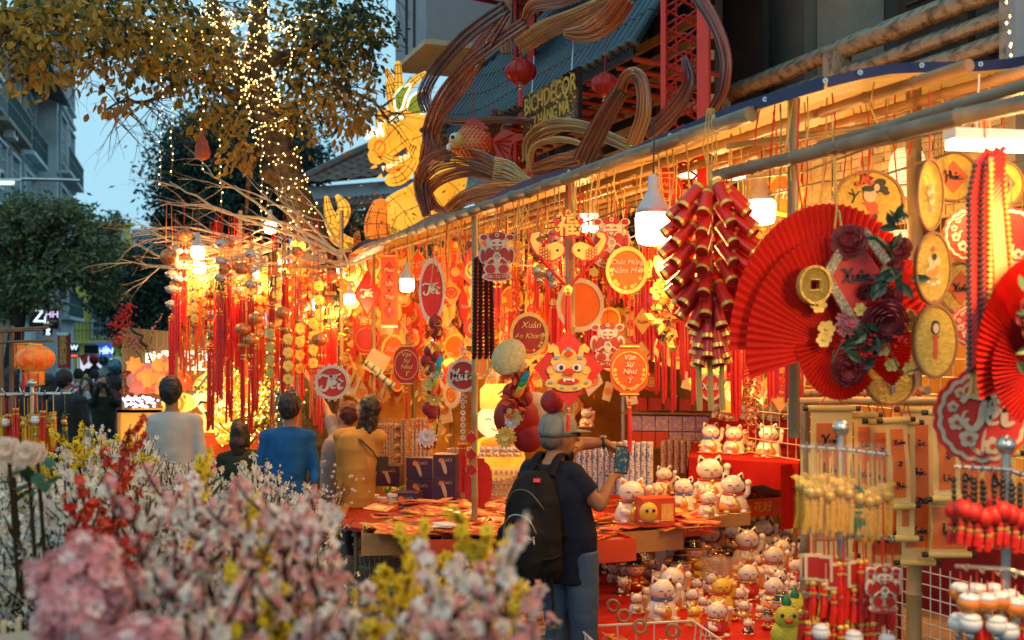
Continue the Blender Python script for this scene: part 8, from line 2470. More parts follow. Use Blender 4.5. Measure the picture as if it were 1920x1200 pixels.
jean = [.105,.095,.078,.082,.075]
# man with the backpack photographing the stall
t,j,HM,f,r = human('man in a grey cap, navy tee and jeans with a black backpack raising a phone',6.4,
 {'h': (1049,818),'n': (1034,868),'c': (1038,925),'p': (1062,1046),'sl': (1000,884,.08),'sr': (1072,890,-.08),'el': (1088,832,.42),'er': (1124,948,-.10),'wl': (1136,830,.42),'wr': (1148,896,.06),
  'kl': (1048,1175,.08),'kr': (1096,1178,-.05),'al': (1044,1272,.12),'ar': (1100,1276,-.03),'hdl': (.75,-.3,-.35),'hdr': (.35,.65,.12)},radians(150),m_skinA,None,M('navy_tee',(.010,.015,.030),.85,var=.2,bump=.2),(m_denim,jean),.0095,False,headyaw=radians(104),bulk=1.2,tw=.02,hem=.05,top_wr=.007)
m_cap = M('faded_cap',(.20,.21,.19),.85,var=.25,vs=12,bump=.3,bs=150)
b = MB().at(HM @ Matrix.Translation((0,.010,.036))); b.lathe([(.109,-.03),(.112,.0),(.108,.04),(.088,.08),(.05,.102),(.001,.108)],n=26,sx=.88); cp = b.build('cap',m_cap,t,True)
b = MB().at(HM @ Matrix.Translation((0,.0,.036))); v = []
for kk in range(13):
 a = pi + pi*kk/12; v += [(.10*cos(a)*.88,.10*sin(a),.005),(.085*cos(a),-.03+.155*sin(a),-.012+.01*abs(cos(a)))]
b.add(v+ [(x,y,z-.006) for x,y,z in v],[(2*i,2*i+1,2*i+3,2*i+2) for i in range(12)] + [(26+2*i,28+2*i,29+2*i,27+2*i) for i in range(12)] + [(2*i+1,27+2*i,29+2*i,2*i+3) for i in range(12)]); b.build('peak',m_cap,cp)
b = MB().at(HM @ Matrix.Translation((0,.010,.036)))
for a in range(6): b.tube([(.112*cos(a*pi/3)*.88*math.cos(q),.112*sin(a*pi/3)*math.cos(q),.108*sin(q)) for q in [pi/2*i/6 for i in range(7)]],.0022,4)
b.ball((0,0,.11),.008,8,5); b.build('seam',M('cap_seam',(.10,.10,.09),.9),cp)
b = MB().at(HM @ Matrix.Translation((0,.02,-.02))); b.ball((0,.016,0),.088,18,10,sx=.86,sy=.92,sz=.72); b.build('hair',M('cropped_grey_hair',(.09,.075,.06),.7,var=.5,vs=60),t,True)
b = MB().at(HM)
for sx in (-1,1):
 b.box((sx*.034,-.103,.018),(.052,.006,.034)); b.tube([(sx*.062,-.098,.022),(sx*.084,-.04,.02),(sx*.082,.02,.01)],.0035,5)
b.tube([(-.012,-.106,.022),(.012,-.106,.022)],.003,4); b.build('sunglasses',M('dark_lens',(.012,.010,.010),.08,coat=.5),t)
w_ = j['wl']; e_ = j['el']; d_ = (w_-e_).normalized(); c_ = e_.lerp(w_,.90)
b = MB(); q = d_.cross(Vector((0,0,1))).normalized(); u_ = q.cross(d_); b.tube([c_+ (q*cos(a) +u_*sin(a))*.034 for a in [2*pi*i/16 for i in range(17)]],.008,6,False); wt = b.build('watch',m_black,t)
b = MB(); b.lathe([(.021,0),(.021,.010),(.017,.013)],c_-q*.0+u_*.030,16); b.build('watch_face',m_steel,wt)
# phone held upright in both hands
ph = thing('phone','black smartphone with a lit screen held up by the man with the backpack','phone',P(1166,862,6.48),.75); ph.rotation_euler = (.1,.12,-.35)
b = MB(); b.box((0,0,0),(.078,.010,.160)); b.build('case',m_black,ph); b = MB(); b.box((0,-.0065,0),(.070,.003,.148)); b.build('screen',M('phone_screen',(.02,.06,.07),.15,col2=(.30,.22,.10),ramp=(.5,.72),vs=50,emit='ramp',es=.5),ph)
# backpack
BM = Matrix.Translation(j['c'].lerp(j['p'],.42) -f*.19-r*.05) @ Matrix.Rotation(radians(150),4,'Z') @ Matrix.Scale(1.05,4)
bp = thing('backpack','bulging black backpack with grey zip pulls worn by the man in the cap','backpack',Vector(t.location)); m_pack = M('black_nylon',(.009,.009,.010),.8,var=.4,vs=14,bump=.3,bs=220)
b = MB().at(BM); loft(b,[((0,.0,-.29),.13,.09,0),((0,.02,-.22),.165,.125,0),((0,.03,-.05),.165,.13,0),((0,.02,.12),.15,.115,0),((0,0,.23),.11,.085,0),((0,-.02,.28),.06,.05,0)],24); b.cap([(-.02,.13,-.18),(-.01,.14,.0)],[.10,.09],14,.6); b.cap([(.13,.05,-.2),(.14,.05,-.05)],[.06,.055],12)
melt(b,'pack',m_pack,bp,.011,.008,12)
for nm,pts,rr_,mm in (('zip',[(-.10,.165,-.02),(-.06,.185,.06),(.03,.19,.07),(.09,.165,.0),(.10,.16,-.12)],.004,m_steel),('zip',[(-.12,.12,.10),(-.04,.14,.19),(.06,.13,.18),(.12,.10,.08)],.004,M('dark_zip',(.06,.06,.06),.4)),('zip_pull',[(-.09,.18,-.03),(-.10,.19,-.07)],.005,m_steel),
       ('logo_print',[(-.10,.188,-.03),(-.085,.193,-.045),(-.06,.196,-.03),(-.05,.198,-.05)],.005,m_steel),('compression_strap',[(-.165,.02,-.14),(-.15,.10,-.15),(-.05,.175,-.16)],.009,m_pack),('hang_strap',[(-.12,.05,-.25),(-.14,.06,-.4),(-.13,.05,-.52)],.009,m_pack),('handle',[(-.03,-.02,.26),(0,-.03,.31),(.03,-.02,.26)],.009,m_pack)):
 b = MB().at(BM); b.tube(smooth2(pts,4),rr_,5); b.build(nm,mm,bp,True)
b = MB().at(BM); b.box((-.05,.07,.24),(.035,.008,.022),(.5,0,.3)); b.build('red_tag',m_red,bp)
for a,sg_ in (('sr',1),('sl',-1)):
 S = j[a]; N_ = j['n']; top_ = S.lerp(N_,.45) + Vector((0,0,.055)); R_ = r*sg_
 b = MB(); pts = [top_-f*.14-Vector((0,0,.08)),top_-f*.06+Vector((0,0,.012)),top_+f*.04+Vector((0,0,.01)),S.lerp(N_,.3) +f*.125-Vector((0,0,.12)),S+f*.09-Vector((0,0,.27)) ,S-f*.06-Vector((0,0,.36)) +R_* -.01,j['c'] -f*.15-Vector((0,0,.2)) +R_*.13]
 b.tube([Vector(q) for q in smooth2([tuple(x) for x in pts],5)],.026,8,True,.4); b.build('shoulder_strap',m_pack,bp,True)
# shoppers seen from behind
std = lambda hx,hy,s,dx=0,w=.172: {'h': (hx,hy),'n': (hx+dx*.3,hy+.155*s),'c': (hx+dx,hy+.34*s),'p': (hx+dx*1.5,hy+.78*s),'sl': (hx-w*s+dx,hy+.25*s),'sr': (hx+w*s+dx,hy+.25*s),'el': (hx- (w+.07)*s+dx,hy+.54*s),'er': (hx+ (w+.07)*s+dx,hy+.54*s,-.03),'wl': (hx- (w+.05)*s+dx,hy+.80*s,-.06),'wr': (hx+ (w+.05)*s+dx,hy+.80*s,-.1),
  'kl': (hx-.09*s+dx,hy+1.18*s),'kr': (hx+.09*s+dx,hy+1.18*s),'al': (hx-.09*s+dx,hy+1.55*s),'ar': (hx+.09*s+dx,hy+1.55*s)}
trs = [.100,.085,.068,.062,.058]
m_gtop = M('pale_grey_shirt',(.52,.45,.37),.85,var=.1,bump=.2)
J = std(321,737,215,6)
human('broad man in a pale grey long sleeve shirt seen from behind before the backdrop',9.9,J,pi,m_skinA,m_hairb,m_gtop,(M('dark_trousers',(.02,.02,.025),.8),trs),.014,hem=.12,bulk=1.1)
J = std(545,766,215,-6); J['wr'] = (590,905,-.1); J['wl'] = (498,890,.2)
human('man in a blue shirt seen from behind under the red tassels',9.9,J,pi-.3,m_skinA,m_hairb,M('blue_shirt',(.015,.10,.26),.8,var=.25,vs=8,bump=.2),(M('dark_trousers',()),trs),.014,hem=.10,bulk=1.08)
J = std(650,778,200,-16,.15); J.update({'el': (610,765,.1),'wl': (583,722,.05),'sl': (628,808,.05),'wr': (640,915),'er': (648,860,-.05),'hdl': (-.5,0,1)})
human('short haired woman in grey reaching up to the tassels',10.6,J,pi+.75,m_skinB,m_hairr,M('grey_tee',(.30,.27,.25),.85,var=.1),(M('grey_trousers',(.24,.23,.23),.85),[.10,.09,.08,.085,.085]),.014,k=.93,hem=.10,tilt=-.35,headyaw=-pi/2-.5,long_sleeve=False)
J = std(688,768,204,-14,.17); J.update({'wl': (636,922,-.1),'el': (640,868,-.05),'wr': (680,900,.15),'er': (700,870,.1),'kl': (655,985),'kr': (682,980),'al': (660,1046),'ar': (690,1034,.1),'p': (668,905)})
t,j,HM,f,r = human('woman with long dark hair in a mustard sweater and black leggings looking up',10.3,J,pi+.5,m_skinB,m_hairb,M('mustard_sweater',(.50,.27,.06),.9,var=.12,bump=.4,bs=160),(m_black,[.088,.075,.055,.052,.04]),.013,k=.96,hairL=.34,hem=.14,tilt=-.3,headyaw=-pi/2-.35,bulk=1.22)
bg_ = thing('crossbody_strap','black bag strap running across the back of the mustard sweater','bag',Vector(t.location)); b = MB()
A_,B_ = j['sl'] + Vector((.03,.0,.07)),j['p'] + Vector((.17,0,.22)); b.tube([A_-f*.02,A_.lerp(B_,.35) -f*.165,A_.lerp(B_,.7) -f*.165,B_-f*.06],.016,6,True,.4); b.build('strap',m_black,bg_,True); b = MB(); b.box(tuple(B_+Vector((.03,.02,-.05))),(.16,.07,.13),(0,0,.4)); b.build('pouch',m_black,bg_)
bk_ = thing('wrapped_bouquet','white blossom twigs in yellow paper held low by the mustard sweater woman','bouquet',P(622,985,10.0)); b = MB(); b.lathe([(.03,-.28),(.10,.0),(.16,.18)],n=12,cap=False); b.build('paper',m_yellow,bk_); b = MB()
for i in range(260): b.ball((R.gauss(-.12,.16),R.gauss(0,.08),R.gauss(.12,.18)),R.uniform(.010,.018),5,4)
b.build('blossoms',FLAKE,bk_,kind='stuff'); b = MB()
for i in range(26): a = R.uniform(-1.2,.9); b.tube([(0,0,-.2),(sin(a)*.2-.1,R.uniform(-.08,.08),.1),(sin(a)*.42-.15,R.uniform(-.1,.1),.12+cos(a)*.3)],.004,4)
b.build('twigs',m_bark,bk_,kind='stuff')
# passers-by on the street
J = std(122,714,150,4); J['wr'] = (140,800); human('man in a black jacket walking away at the left',14.2,J,pi-.4,m_skinB,m_hairb,M('black_jacket',(.014,.014,.016),.7,var=.3),(M('dark_trousers',()),trs),.018,hem=.1)
J = std(162,725,132,0,.16); J.update({'wr': (163,734,-.16),'er': (172,762,-.15),'wl': (158,770,-.15)}); human('girl in a white hoodie and short skirt raising a hand to her mouth',16.2,J,0.1,m_skinB,m_hairb,M('white_hoodie',(.62,.60,.58),.85),(m_black,trs),.018,skirt=True,k=.92,hairL=.22)
J = std(192,722,134,2,.17); J.update({'wr': (200,724,-.22),'er': (212,752,-.14),'wl': (184,726,-.22),'el': (176,754,-.14)}); t,j,HM,f,r = human('girl in a dark green jacket and checked trousers aiming a camera',15.9,J,-.05,m_skinB,m_hairb,M('dark_green_jacket',(.02,.032,.022),.8,var=.3),(M('checked_trousers',(.03,.028,.03),.8,col2=(.20,.18,.18),ramp=(.5,.55),tex='wave',vs=14),[.11,.11,.11,.115,.115]),.018,k=.93,hairL=.24)
cm_ = thing('camera','small black camera held to the eye by the girl in green','camera',P(192,721,15.68)); b = MB(); b.box((0,0,0),(.14,.06,.09)); b.build('camera_body',m_black,cm_); b = MB(); b.lathe([(.04,0),(.045,.07),(.035,.075)],(0,-.03,0),14,Matrix.Rotation(pi/2,3,'X')); b.build('lens',m_black,cm_)
sb = thing('shoulder_bag','small red bag worn by the girl in the white hoodie','bag',P(152,768,16.0)); b = MB(); b.ball((0,0,0),.1,12,8,sy=.5,sz=.8); b.build('pouch',m_dred,sb,True); b = MB(); b.tube([(-.05,0,.06),(.05,-.05,.30),(.12,.1,.42)],.008,4); b.build('strap',m_black,sb)
for hx,hy,s,Yb,lb,mm in ((20,712,150,13.5,'dark haired person behind the lantern stand','black_jacket'),(92,722,140,15,'person in dark clothes between the lanterns and the man in black','black_jacket'),(452,812,190,11.2,'person crouching low in front of the little lit tree','dark_green_jacket'),(148,705,95,22.5,'distant walker in white behind the hoodie girl','white_hoodie'),(176,706,92,23.5,'distant walker in dark green behind the hoodie girl','dark_green_jacket')):
 human(lb,Yb,std(hx,hy,s,0,.17),pi+R.uniform(-.5,.5),m_skinB,m_hairb,MATS[mm],(M('dark_trousers',()),trs),.026,face=False,hands=False,hairL=.2 if hx in (20,92,452) else 0)
# ------------------------------------------------------------------ down the street: signs, car, scooters
def glowbox(px0,py0,px1,py1,Y,label,board,texts=(),name='shop_light_sign',yaw=0.0,cat='sign'):
 s = Y/F; w_,h_ = (px1-px0)*s,(py1-py0)*s
 t = thing(name,label,cat,P((px0+px1)/2,(py0+py1)/2,Y),yaw)
 b = MB(); b.box((0,.05,0),(w_,.1,h_)); b.build('board',board,t)
 b = MB()
 for sz in (-1,1): b.box((0,-.01,sz*h_/2),(w_,.04,.05))
 b.build('trim',m_steel,t)
 for body,sz,x,z,mm in texts: word(body,sz*h_,mm,t,(x*w_,-.01,z*h_),shear=0,ext=.008,bold=.004)
 return t
gw = M('cold_sign_white',(1,1,1),.4,emit=(.75,.95,1),es=1.2); gp = M('lilac_sign',(1,.8,1),.4,emit=(.85,.6,1),es=.9); gr_ = M('red_sign_glow',(1,.1,.05),.4,emit=(1,.12,.04),es=1.6)
dk_ = M('dark_sign_board',(.012,.016,.022),.4,var=.2); bl_ = M('blue_sign_board',(.02,.08,.45),.4,emit=(.02,.10,.6),es=.7)
glowbox(57,574,108,618,30,'dark shop fascia with a large white glowing Z',dk_,(('Z',.75,-.18,.05,gw),('h',.4,.08,-.1,gw)),yaw=.5)
glowbox(88,578,106,602,29.6,'small sign with two lilac glowing panels',dk_,(('HH',.7,0,0,gp),),yaw=.5)
glowbox(82,608,98,630,29.4,'small white glowing script sign below the Z fascia',dk_,(('g',.8,0,0,gw),),yaw=.5)
glowbox(130,644,148,662,34,'white crown shaped light sign',dk_,(('W',.75,0,.05,gw),))
glowbox(133,663,146,670,33.8,'tiny red glowing sign under the white crown sign',dk_,(('ooo',1.0,0,0,gr_),))
glowbox(168,642,208,672,38,'blue glowing shop sign reading CHÍN',bl_,(('CHÍN',.55,.12,-.05,gw),('▬▬▬',.25,.0,.36,gw)) if False else (('CHÍN',.55,.12,-.05,gw),))
glowbox(146,668,208,700,39,'pale lit shop window under the blue sign',M('lit_shop_window',(.4,.5,.8),.4,col2=(.9,.8,.7),ramp=(.35,.65),vs=3,emit='ramp',es=.9),())
glowbox(158,646,184,664,33,'black unlit hoarding in front of the blue sign',dk_,())
glowbox(221,672,236,682,36,'orange red glowing sign beside the backdrop edge',gr_,(('ooo',.5,0,.1,gw),))
t = glowbox(108,626,129,693,22,'tall red vertical banner with gold characters',m_dred,(),'street_banner',cat='banner')
for i,c_ in enumerate('萬事如意恭'): word(c_,.16,m_gold,t,(0,-.02,.24-i*.11),shear=0,ext=.002)
t = thing('national_flag','small red flag with a yellow star above the scooters','flag',P(157,676,24)); b = MB(); s = 24/F
b.add([(-8*s,0,10*s),(6*s,.05,12*s),(7*s,.02,-3*s),(0,0,-11*s),(-7*s,.03,2*s)],[(0,4,3,2,1)]); b.build('cloth',m_red,t); b = MB(); b.prism([(2.6*s*(1 if i % 2 else .42)*cos(pi*i/5+.3),2.6*s*(1 if i % 2 else .42)*sin(pi*i/5+.3)) for i in range(10)],.01,-.02); b.build('star',m_cyel,t)
b = MB(); b.tube([(-9*s,0,12*s),(-5*s,0,-1.9)],.015,5); b.build('staff',m_wood,t)
# pinkish red car
car = thing('parked_car','pinkish red car parked behind the man in the black jacket','car',P0(90,19),.1)
out = [(-2.1,.35),(-2.15,.75),(-1.9,.95),(-1.25,1.02),(-.75,1.42),(.55,1.45),(1.3,1.02),(1.95,.92),(2.12,.7),(2.1,.35)]
b = MB(); b.prism(out,1.6); b.build('body',M('car_paint',(.42,.05,.08),.25,coat=1),car,2)
b = MB(); b.prism([(-1.1,1.02),(-.68,1.36),(.5,1.39),(1.15,1.02)],1.62); b.build('window',M('dusky_window_glass',()),car)
for x in (-1.3,1.3):
 b = MB(); b.lathe([(.32,-.1),(.34,-.08),(.34,.08),(.32,.1)],(x,-.74,.34),20,Matrix.Rotation(pi/2,3,'X')); w_ = b.build('wheel',m_black,car); b = MB(); b.lathe([(.2,-.11),(.2,.11)],(x,-.745,.34),14,Matrix.Rotation(pi/2,3,'X')); b.build('rim',m_steel,w_)
for sx in (-1,1): b = MB(); b.box((2.08,sx*.55,.78),(.08,.3,.14)); b.build('headlight',m_white,car)
b = MB(); b.box((-.1,-.82,1.2),(.06,.02,.36)); b.build('door_pillar',m_black,car)
# scooters with helmeted riders
for i,(px,Y,c_) in enumerate(((205,21,(.03,.14,.16)),(214,25,(.3,.3,.3)),(188,27,(.02,.06,.10)),(170,29,(.12,.04,.04)))):
 t = thing('scooter',['teal scooter nearest the bamboo backdrop','grey scooter behind the teal one','dark blue scooter farther down the street','farthest scooter, dark red, before the lit shop window'][i],'scooter',P0(px,Y),pi/2+.2)
 mm = M('scooter_paint_%s' % 'abcd'[i],c_,.3,coat=.6)
 b = MB(); b.prism([(-.75,.45),(-.8,.75),(-.2,.82),(.0,.45),(.35,.35),(.5,.95),(.62,.98),(.7,.5),(.55,.25),(-.5,.28)],.3); b.build('body',mm,t,2)
 b = MB(); b.box((-.4,0,.85),(.7,.28,.1)); b.build('saddle',m_black,t)
 for x in (-.6,.65): b = MB(); b.lathe([(.2,-.05),(.25,-.03),(.25,.03),(.2,.05)],(x,0,.25),18,Matrix.Rotation(pi/2,3,'X')); b.build('wheel',m_black,t)
 b = MB(); b.tube([(.55,-.32,1.05),(.58,0,1.0),(.55,.32,1.05)],.02,6); b.build('handlebar',m_black,t); b = MB(); b.ball((.66,0,.85),.08,10,6); b.build('headlight',m_white,t,True)
 r_ = thing('person',['helmeted rider on the teal scooter','helmeted rider on the grey scooter','helmeted rider on the dark blue scooter','helmeted rider on the farthest scooter'][i],'person',P0(px,Y)); b = MB()
 loft(b,[((0,.35,.85),.17,.13,0),((0,.32,1.1),.16,.12,0),((0,.28,1.35),.2,.12,0),((0,.27,1.48),.07,.07,0)],14); b.ball((0,.25,1.6),.1,12,8)
 for sx in (-1,1): b.cap([(sx*.2,.27,1.38),(sx*.28,.05,1.18),(sx*.26,-.3,1.1)],[.05,.045,.035],8); b.cap([(sx*.1,.3,.88),(sx*.16,-.1,.85),(sx*.14,-.15,.4)],[.09,.075,.05],8)
 melt(b,'body',[MATS['black_jacket'],MATS['dark_green_jacket'],MATS['white_hoodie'],MATS['black_jacket']][i],r_,.03); b = MB(); b.ball((0,.26,1.64),.135,14,9,sy=1.1); b.build('helmet',[mm,m_white,mm,m_dred][i],r_,True)
# street lamps, wires
for px,py,Y,lb in ((188,477,40,'lit street light above the far tree'),(3,343,24,'lit tube light on the wall at the far left edge')):
 t = thing('street_light',lb,'street light',P(px,py,Y)); b = MB(); b.box((0,0,0),(.42 if px > 9 else .5,.12,.07)); b.build('light',gw,t); b = MB(); b.box((.1,0,.06),(.7,.15,.05)); b.build('head',m_steel,t); b = MB(); b.tube([(.4,0,.08),(1.3,.3,.1),(1.5,.4,-4 if px > 9 else .1)],.04,6); b.build('arm',m_steel,t)
for i in range(5):
 b = MB(); a_,c_ = P(-20+i*8,360+i*12,24),P(230+i*10,560+i*8,60); b.tube([a_.lerp(c_,q/12) -Vector((0,0,1.2*sin(pi*q/12))) for q in range(13)],.018,4); o = b.build('overhead_cable',m_black,None)
 tag(o,'thin black overhead cable sagging along the house fronts at the left','cable','overhead cables along the left houses')
# tape of lights at the balcony corner
fairy([P(1888,-20,5.2),P(1893,60,5.2),P(1900,110,5.1),P(1912,135,5.0),P(1918,180,5.0)],'short string of white lights beside the balcony rail',.05,.007)
b = MB(); p0 = P(1905,60,5.35); b.box(p0+Vector((.32,.1,.15)),(.6,.1,1.6)); o = b.build('grey_sign_case',M('grey_render',()),None); tag(o,'edge of a pale grey sign case cut off at the upper corner beside the balcony','sign')
# ------------------------------------------------------------------ blossom branches of the flower stall
fr = random.Random(99)
def petal_flower(mb,c,r,d,n=5,cup=.35,hm=3):
 d = Vector(d).normalized(); a = d.orthogonal().normalized(); b_ = d.cross(a); c = Vector(c)
 m0 = mb.cur
 ph = fr.uniform(0,6)
 for i in range(n):
  q = ph + 2*pi*i/n; u_ = a*cos(q) + b_*sin(q); s_ = d.cross(u_)
  mb.add([c,c+u_*r*.6+s_*r*.42+d*r*cup*.4,c+u_*r+d*r*cup,c+u_*r*.6-s_*r*.42+d*r*cup*.4],[(0,1,2,3)])
 if hm is not None:
  mb.cur = hm; e = c + d*r*.12; mb.add([e+a*r*.2,e+b_*r*.2,e-a*r*.2,e-b_*r*.2,e+d*r*.25],[(0,1,4),(1,2,4),(2,3,4),(3,0,4)])
 mb.cur = m0
def bud(mb,c,r,d):
 d = Vector(d).normalized(); a = d.orthogonal().normalized(); b_ = d.cross(a); c = Vector(c)
 mb.add([c,c+d*r*.8+a*r*.6,c+d*r*.8+b_*r*.6,c+d*r*.8-a*r*.6,c+d*r*.8-b_*r*.6,c+d*r*2],[(0,2,1),(0,3,2),(0,4,3),(0,1,4),(1,2,5),(2,3,5),(3,4,5),(4,1,5)])
m_wp = M('white_petal',(.80,.74,.63),.55,var=.06,trans=.3); m_pp_ = M('pink_petal',(.78,.34,.30),.55,var=.14,trans=.3); m_lp = M('pale_pink_petal',(.82,.70,.60),.55,var=.1,trans=.3); m_hp = M('hot_pink_petal',(.70,.07,.14),.55,var=.15,trans=.3)
m_yp = M('yellow_petal',(.85,.60,.02),.55,var=.12,trans=.3); m_rp_ = M('red_petal',(.62,.03,.015),.55,var=.15,trans=.3); m_hrt = M('flower_heart',(.70,.50,.08),.6); m_tw = M('blossom_twig',(.035,.022,.012),.85,var=.3,bump=.3); m_pe = M('peach_petal',(.78,.58,.42),.6,var=.08,trans=.3); m_gb = M('green_bud',(.12,.16,.03),.6)
ENDS = {}
def spray(kind,L,nb,r,seed):
 global fr
 fr = random.Random(seed)
 t = thing('blossom_branch','x','blossom branch',(0,0,0),0,None)
 st_ = MB(); fl = MB()
 mats = {'white': [m_wp,m_pe,m_gb,m_hrt],'pink': [m_lp,m_pp_,m_hp,m_hrt],'yellow': [m_yp,m_yp,m_gb,m_gb],'red': [m_rp_,M('orange_red_petal',(.72,.12,.02),.55,trans=.3),m_gb,m_hrt],'peony': [m_pe,m_wp,m_leafg,m_hrt]}[kind]
 lines = []
 main = [Vector((0,0,0))]; d = Vector((fr.uniform(-.12,.12),fr.uniform(-.12,.12),1))
 for i in range(8):
  d = (d+Vector((fr.uniform(-.16,.16),fr.uniform(-.16,.16),.05))).normalized(); main.append(main[-1] +d*L/8)
 st_.tube(main,[.010*(1-.75*i/8) for i in range(9)],5); lines.append((main,3))
 for k in range(nb):
  i = fr.randint(2,7); a = fr.uniform(0,6.3); el = fr.uniform(.5,1.1); d = Vector((cos(a)*cos(el),sin(a)*cos(el),sin(el))); ln = L*fr.uniform(.18,.42)*(1.15-i/14)
  pts = [main[i]]
  for q in range(4): d = (d+Vector((fr.uniform(-.2,.2),fr.uniform(-.2,.2),.12))).normalized(); pts.append(pts[-1] +d*ln/4)
  st_.tube(pts,[.005,.004,.003,.0025,.0015],4); lines.append((pts,0))
 for pts,s0 in lines:
  for i in range(s0,len(pts) -1):
   n_ = {'white': 4,'pink': 3,'yellow': 4,'red': 4,'peony': 0}[kind]
   for q in range(n_):
    c = pts[i].lerp(pts[i+1],fr.random()); dd = Vector((fr.uniform(-1,1),fr.uniform(-1,1),fr.uniform(-.4,.9))).normalized(); c = c + dd*r*.4
    x = fr.random()
    if x < (.72 if kind != 'white' else .62):
     fl.cur = 0 if fr.random() < (.62 if kind == 'pink' else .85) else 1
     petal_flower(fl,c,r*fr.uniform(.7,1.15),dd,5,fr.uniform(.1,.8))
     if kind == 'pink' and fr.random() < .35: fl.cur = 2; petal_flower(fl,c+dd*r*.05,r*.5,dd,4,.5)
    elif x < .94: fl.cur = {'white': 0,'pink': 2,'yellow': 0,'red': 0,'peony': 0}[kind] if fr.random() < .7 else 1; bud(fl,c,r*.35,dd)
    else: fl.cur = 2 if kind != 'pink' else 3; bud(fl,c,r*.3,dd)
 st_.build('stem',m_tw,t); fl.build('blossoms',mats,t,kind='stuff')
 ENDS[t.name] = main[-1]
 return t
SP = {'white': [spray('white',.95,20,.0155,1),spray('white',.9,22,.015,2),spray('white',1.0,18,.016,3)],'pink': [spray('pink',.6,7,.017,4),spray('pink',.55,8,.016,5),spray('pink',.65,6,.018,6)],
  'yellow': [spray('yellow',.6,9,.017,7),spray('yellow',.55,8,.018,8)],'red': [spray('red',.55,7,.019,9)]}
names = {'white': 'white plum branch','pink': 'pale pink peach branch','yellow': 'yellow apricot branch','red': 'scarlet blossom stem'}
skyl = [(-40,800),(0,820),(100,832),(170,800),(240,790),(300,838),(400,850),(450,842),(520,862),(570,885),(610,930),(640,1010),(700,1060),(760,1030),(820,1000),(880,1015),(940,1050),(1000,1110),(1080,1170),(1130,1230)]
def top(x):
 for (a,p),(c,q) in zip(skyl,skyl[1:]):
  if a <= x <= c: return p + (q-p)*(x-a)/(c-a)
 return 1230
cnt_ = {}
def plant(kind,px,py,Y,sc2=1.0,lean=None,where=''):
 if 555 < px < 900 and Y < 3.4: py += 85 if px < 760 else 45
 lst = SP[kind]; i = fr.randrange(len(lst)); o = lst[i]; L = {'white': .95,'pink': .6,'yellow': .57,'red': .55}[kind]*sc2
 lean = fr.uniform(-.28,.28) if lean is None else lean; rx = fr.uniform(-.22,.22)
 tip = P(px,py,Y); rot = Euler((rx,lean,fr.uniform(0,6.28)),'ZYX' if False else 'XYZ')
 za = fr.uniform(0,6.28); up = Euler((rx,lean,0)).to_matrix() @ (Matrix.Rotation(za,3,'Z') @ ENDS[o.name])*sc2
 key = (kind,i)
 if key in cnt_: o = copy_tree(o)
 cnt_[key] = 1
 o.location = tip - up; o.rotation_euler = (rx,lean,0); o.scale = (sc2,)*3
 o.rotation_mode = 'XYZ'
 for c_ in o.children: c_.rotation_euler = (0,0,za)
 band = 'in the last rows' if Y > 5.2 else 'in the rear rows' if Y > 4.3 else 'in the middle rows' if Y > 2.7 else 'blurred and near' if Y > 2.05 else 'very near and most blurred'
 side = 'at the left edge' if px < 90 else 'below the lantern rack' if px < 200 else 'left below the man in grey' if px < 310 else 'below the man in grey' if px < 420 else 'below the man in blue' if px < 640 else 'below the mustard sweater' if px < 860 else 'beside the jeans'
 o['label'] = names[kind] + ' ' + band + ' ' + side; o['group'] = names[kind].replace('branch','branches').replace('stem','stems')
 return o
for i in range(200):     # white plum branches
 px = fr.uniform(-30,585); Y = fr.uniform(3.4,6.6); lift = (6.6-Y)/3.2
 plant('white',px,top(px) +12+lift*175*fr.uniform(.3,1.1) +fr.uniform(0,22),Y)
for i in range(27):      # pink branches near the viewer
 px = fr.uniform(400,1010) if i > 5 else fr.uniform(250,400); Y = fr.uniform(1.9,3.4); lift = (3.6-Y)/1.7
 base = 935 if px < 560 else 885 + (px-560)*.22 + (170 if 575 < px < 790 else 0)
 plant('pink',px,max(top(px) +14,base+fr.uniform(-30,190)*(.5+.5*lift)),Y)
for px,py,Y in ((300,885,2.9),(360,930,2.6),(500,905,2.5),(520,915,2.2),(545,975,2.1),(560,1010,1.9),(640,1120,1.9),(450,930,2.2),(705,1140,2.0),(800,1040,1.9),(940,1040,1.75),(1000,1165,1.6),(880,1110,1.7),(960,1150,1.7),(750,970,2.3),(905,1060,2.1),(330,1010,2.2),(720,1110,1.7),(590,1060,1.7),(480,1040,1.8),(380,1080,1.9),(840,1130,1.6)):
 plant('pink',px,py,Y)
for px,py,Y in ((470,950,2.5),(500,1010,2.2),(440,1080,2.1),(520,1120,2.0),(760,960,2.6),(790,960,2.5),(850,905,2.3),(700,1060,2.2),(770,1040,2.1),(640,1120,2.0),(160,805,5.2),(110,815,5.2),(215,815,5.4),(250,830,5.2),(60,845,4.8),(190,825,4.9),(140,830,5.0),(30,900,4.6),(375,858,3.2),(400,1140,2.0),(580,1150,1.9),(900,1120,1.9),(20,830,5.3),(90,850,4.9),(270,850,4.9)): plant('yellow',px,py,Y,.9)
for px,py,Y in ((148,908,3.2),(158,950,3.1),(228,855,3.3),(232,960,3.0),(222,1000,2.8),(245,770+25,3.6),(240,1010,2.9)): plant('red',px,py,Y,.8,.03)
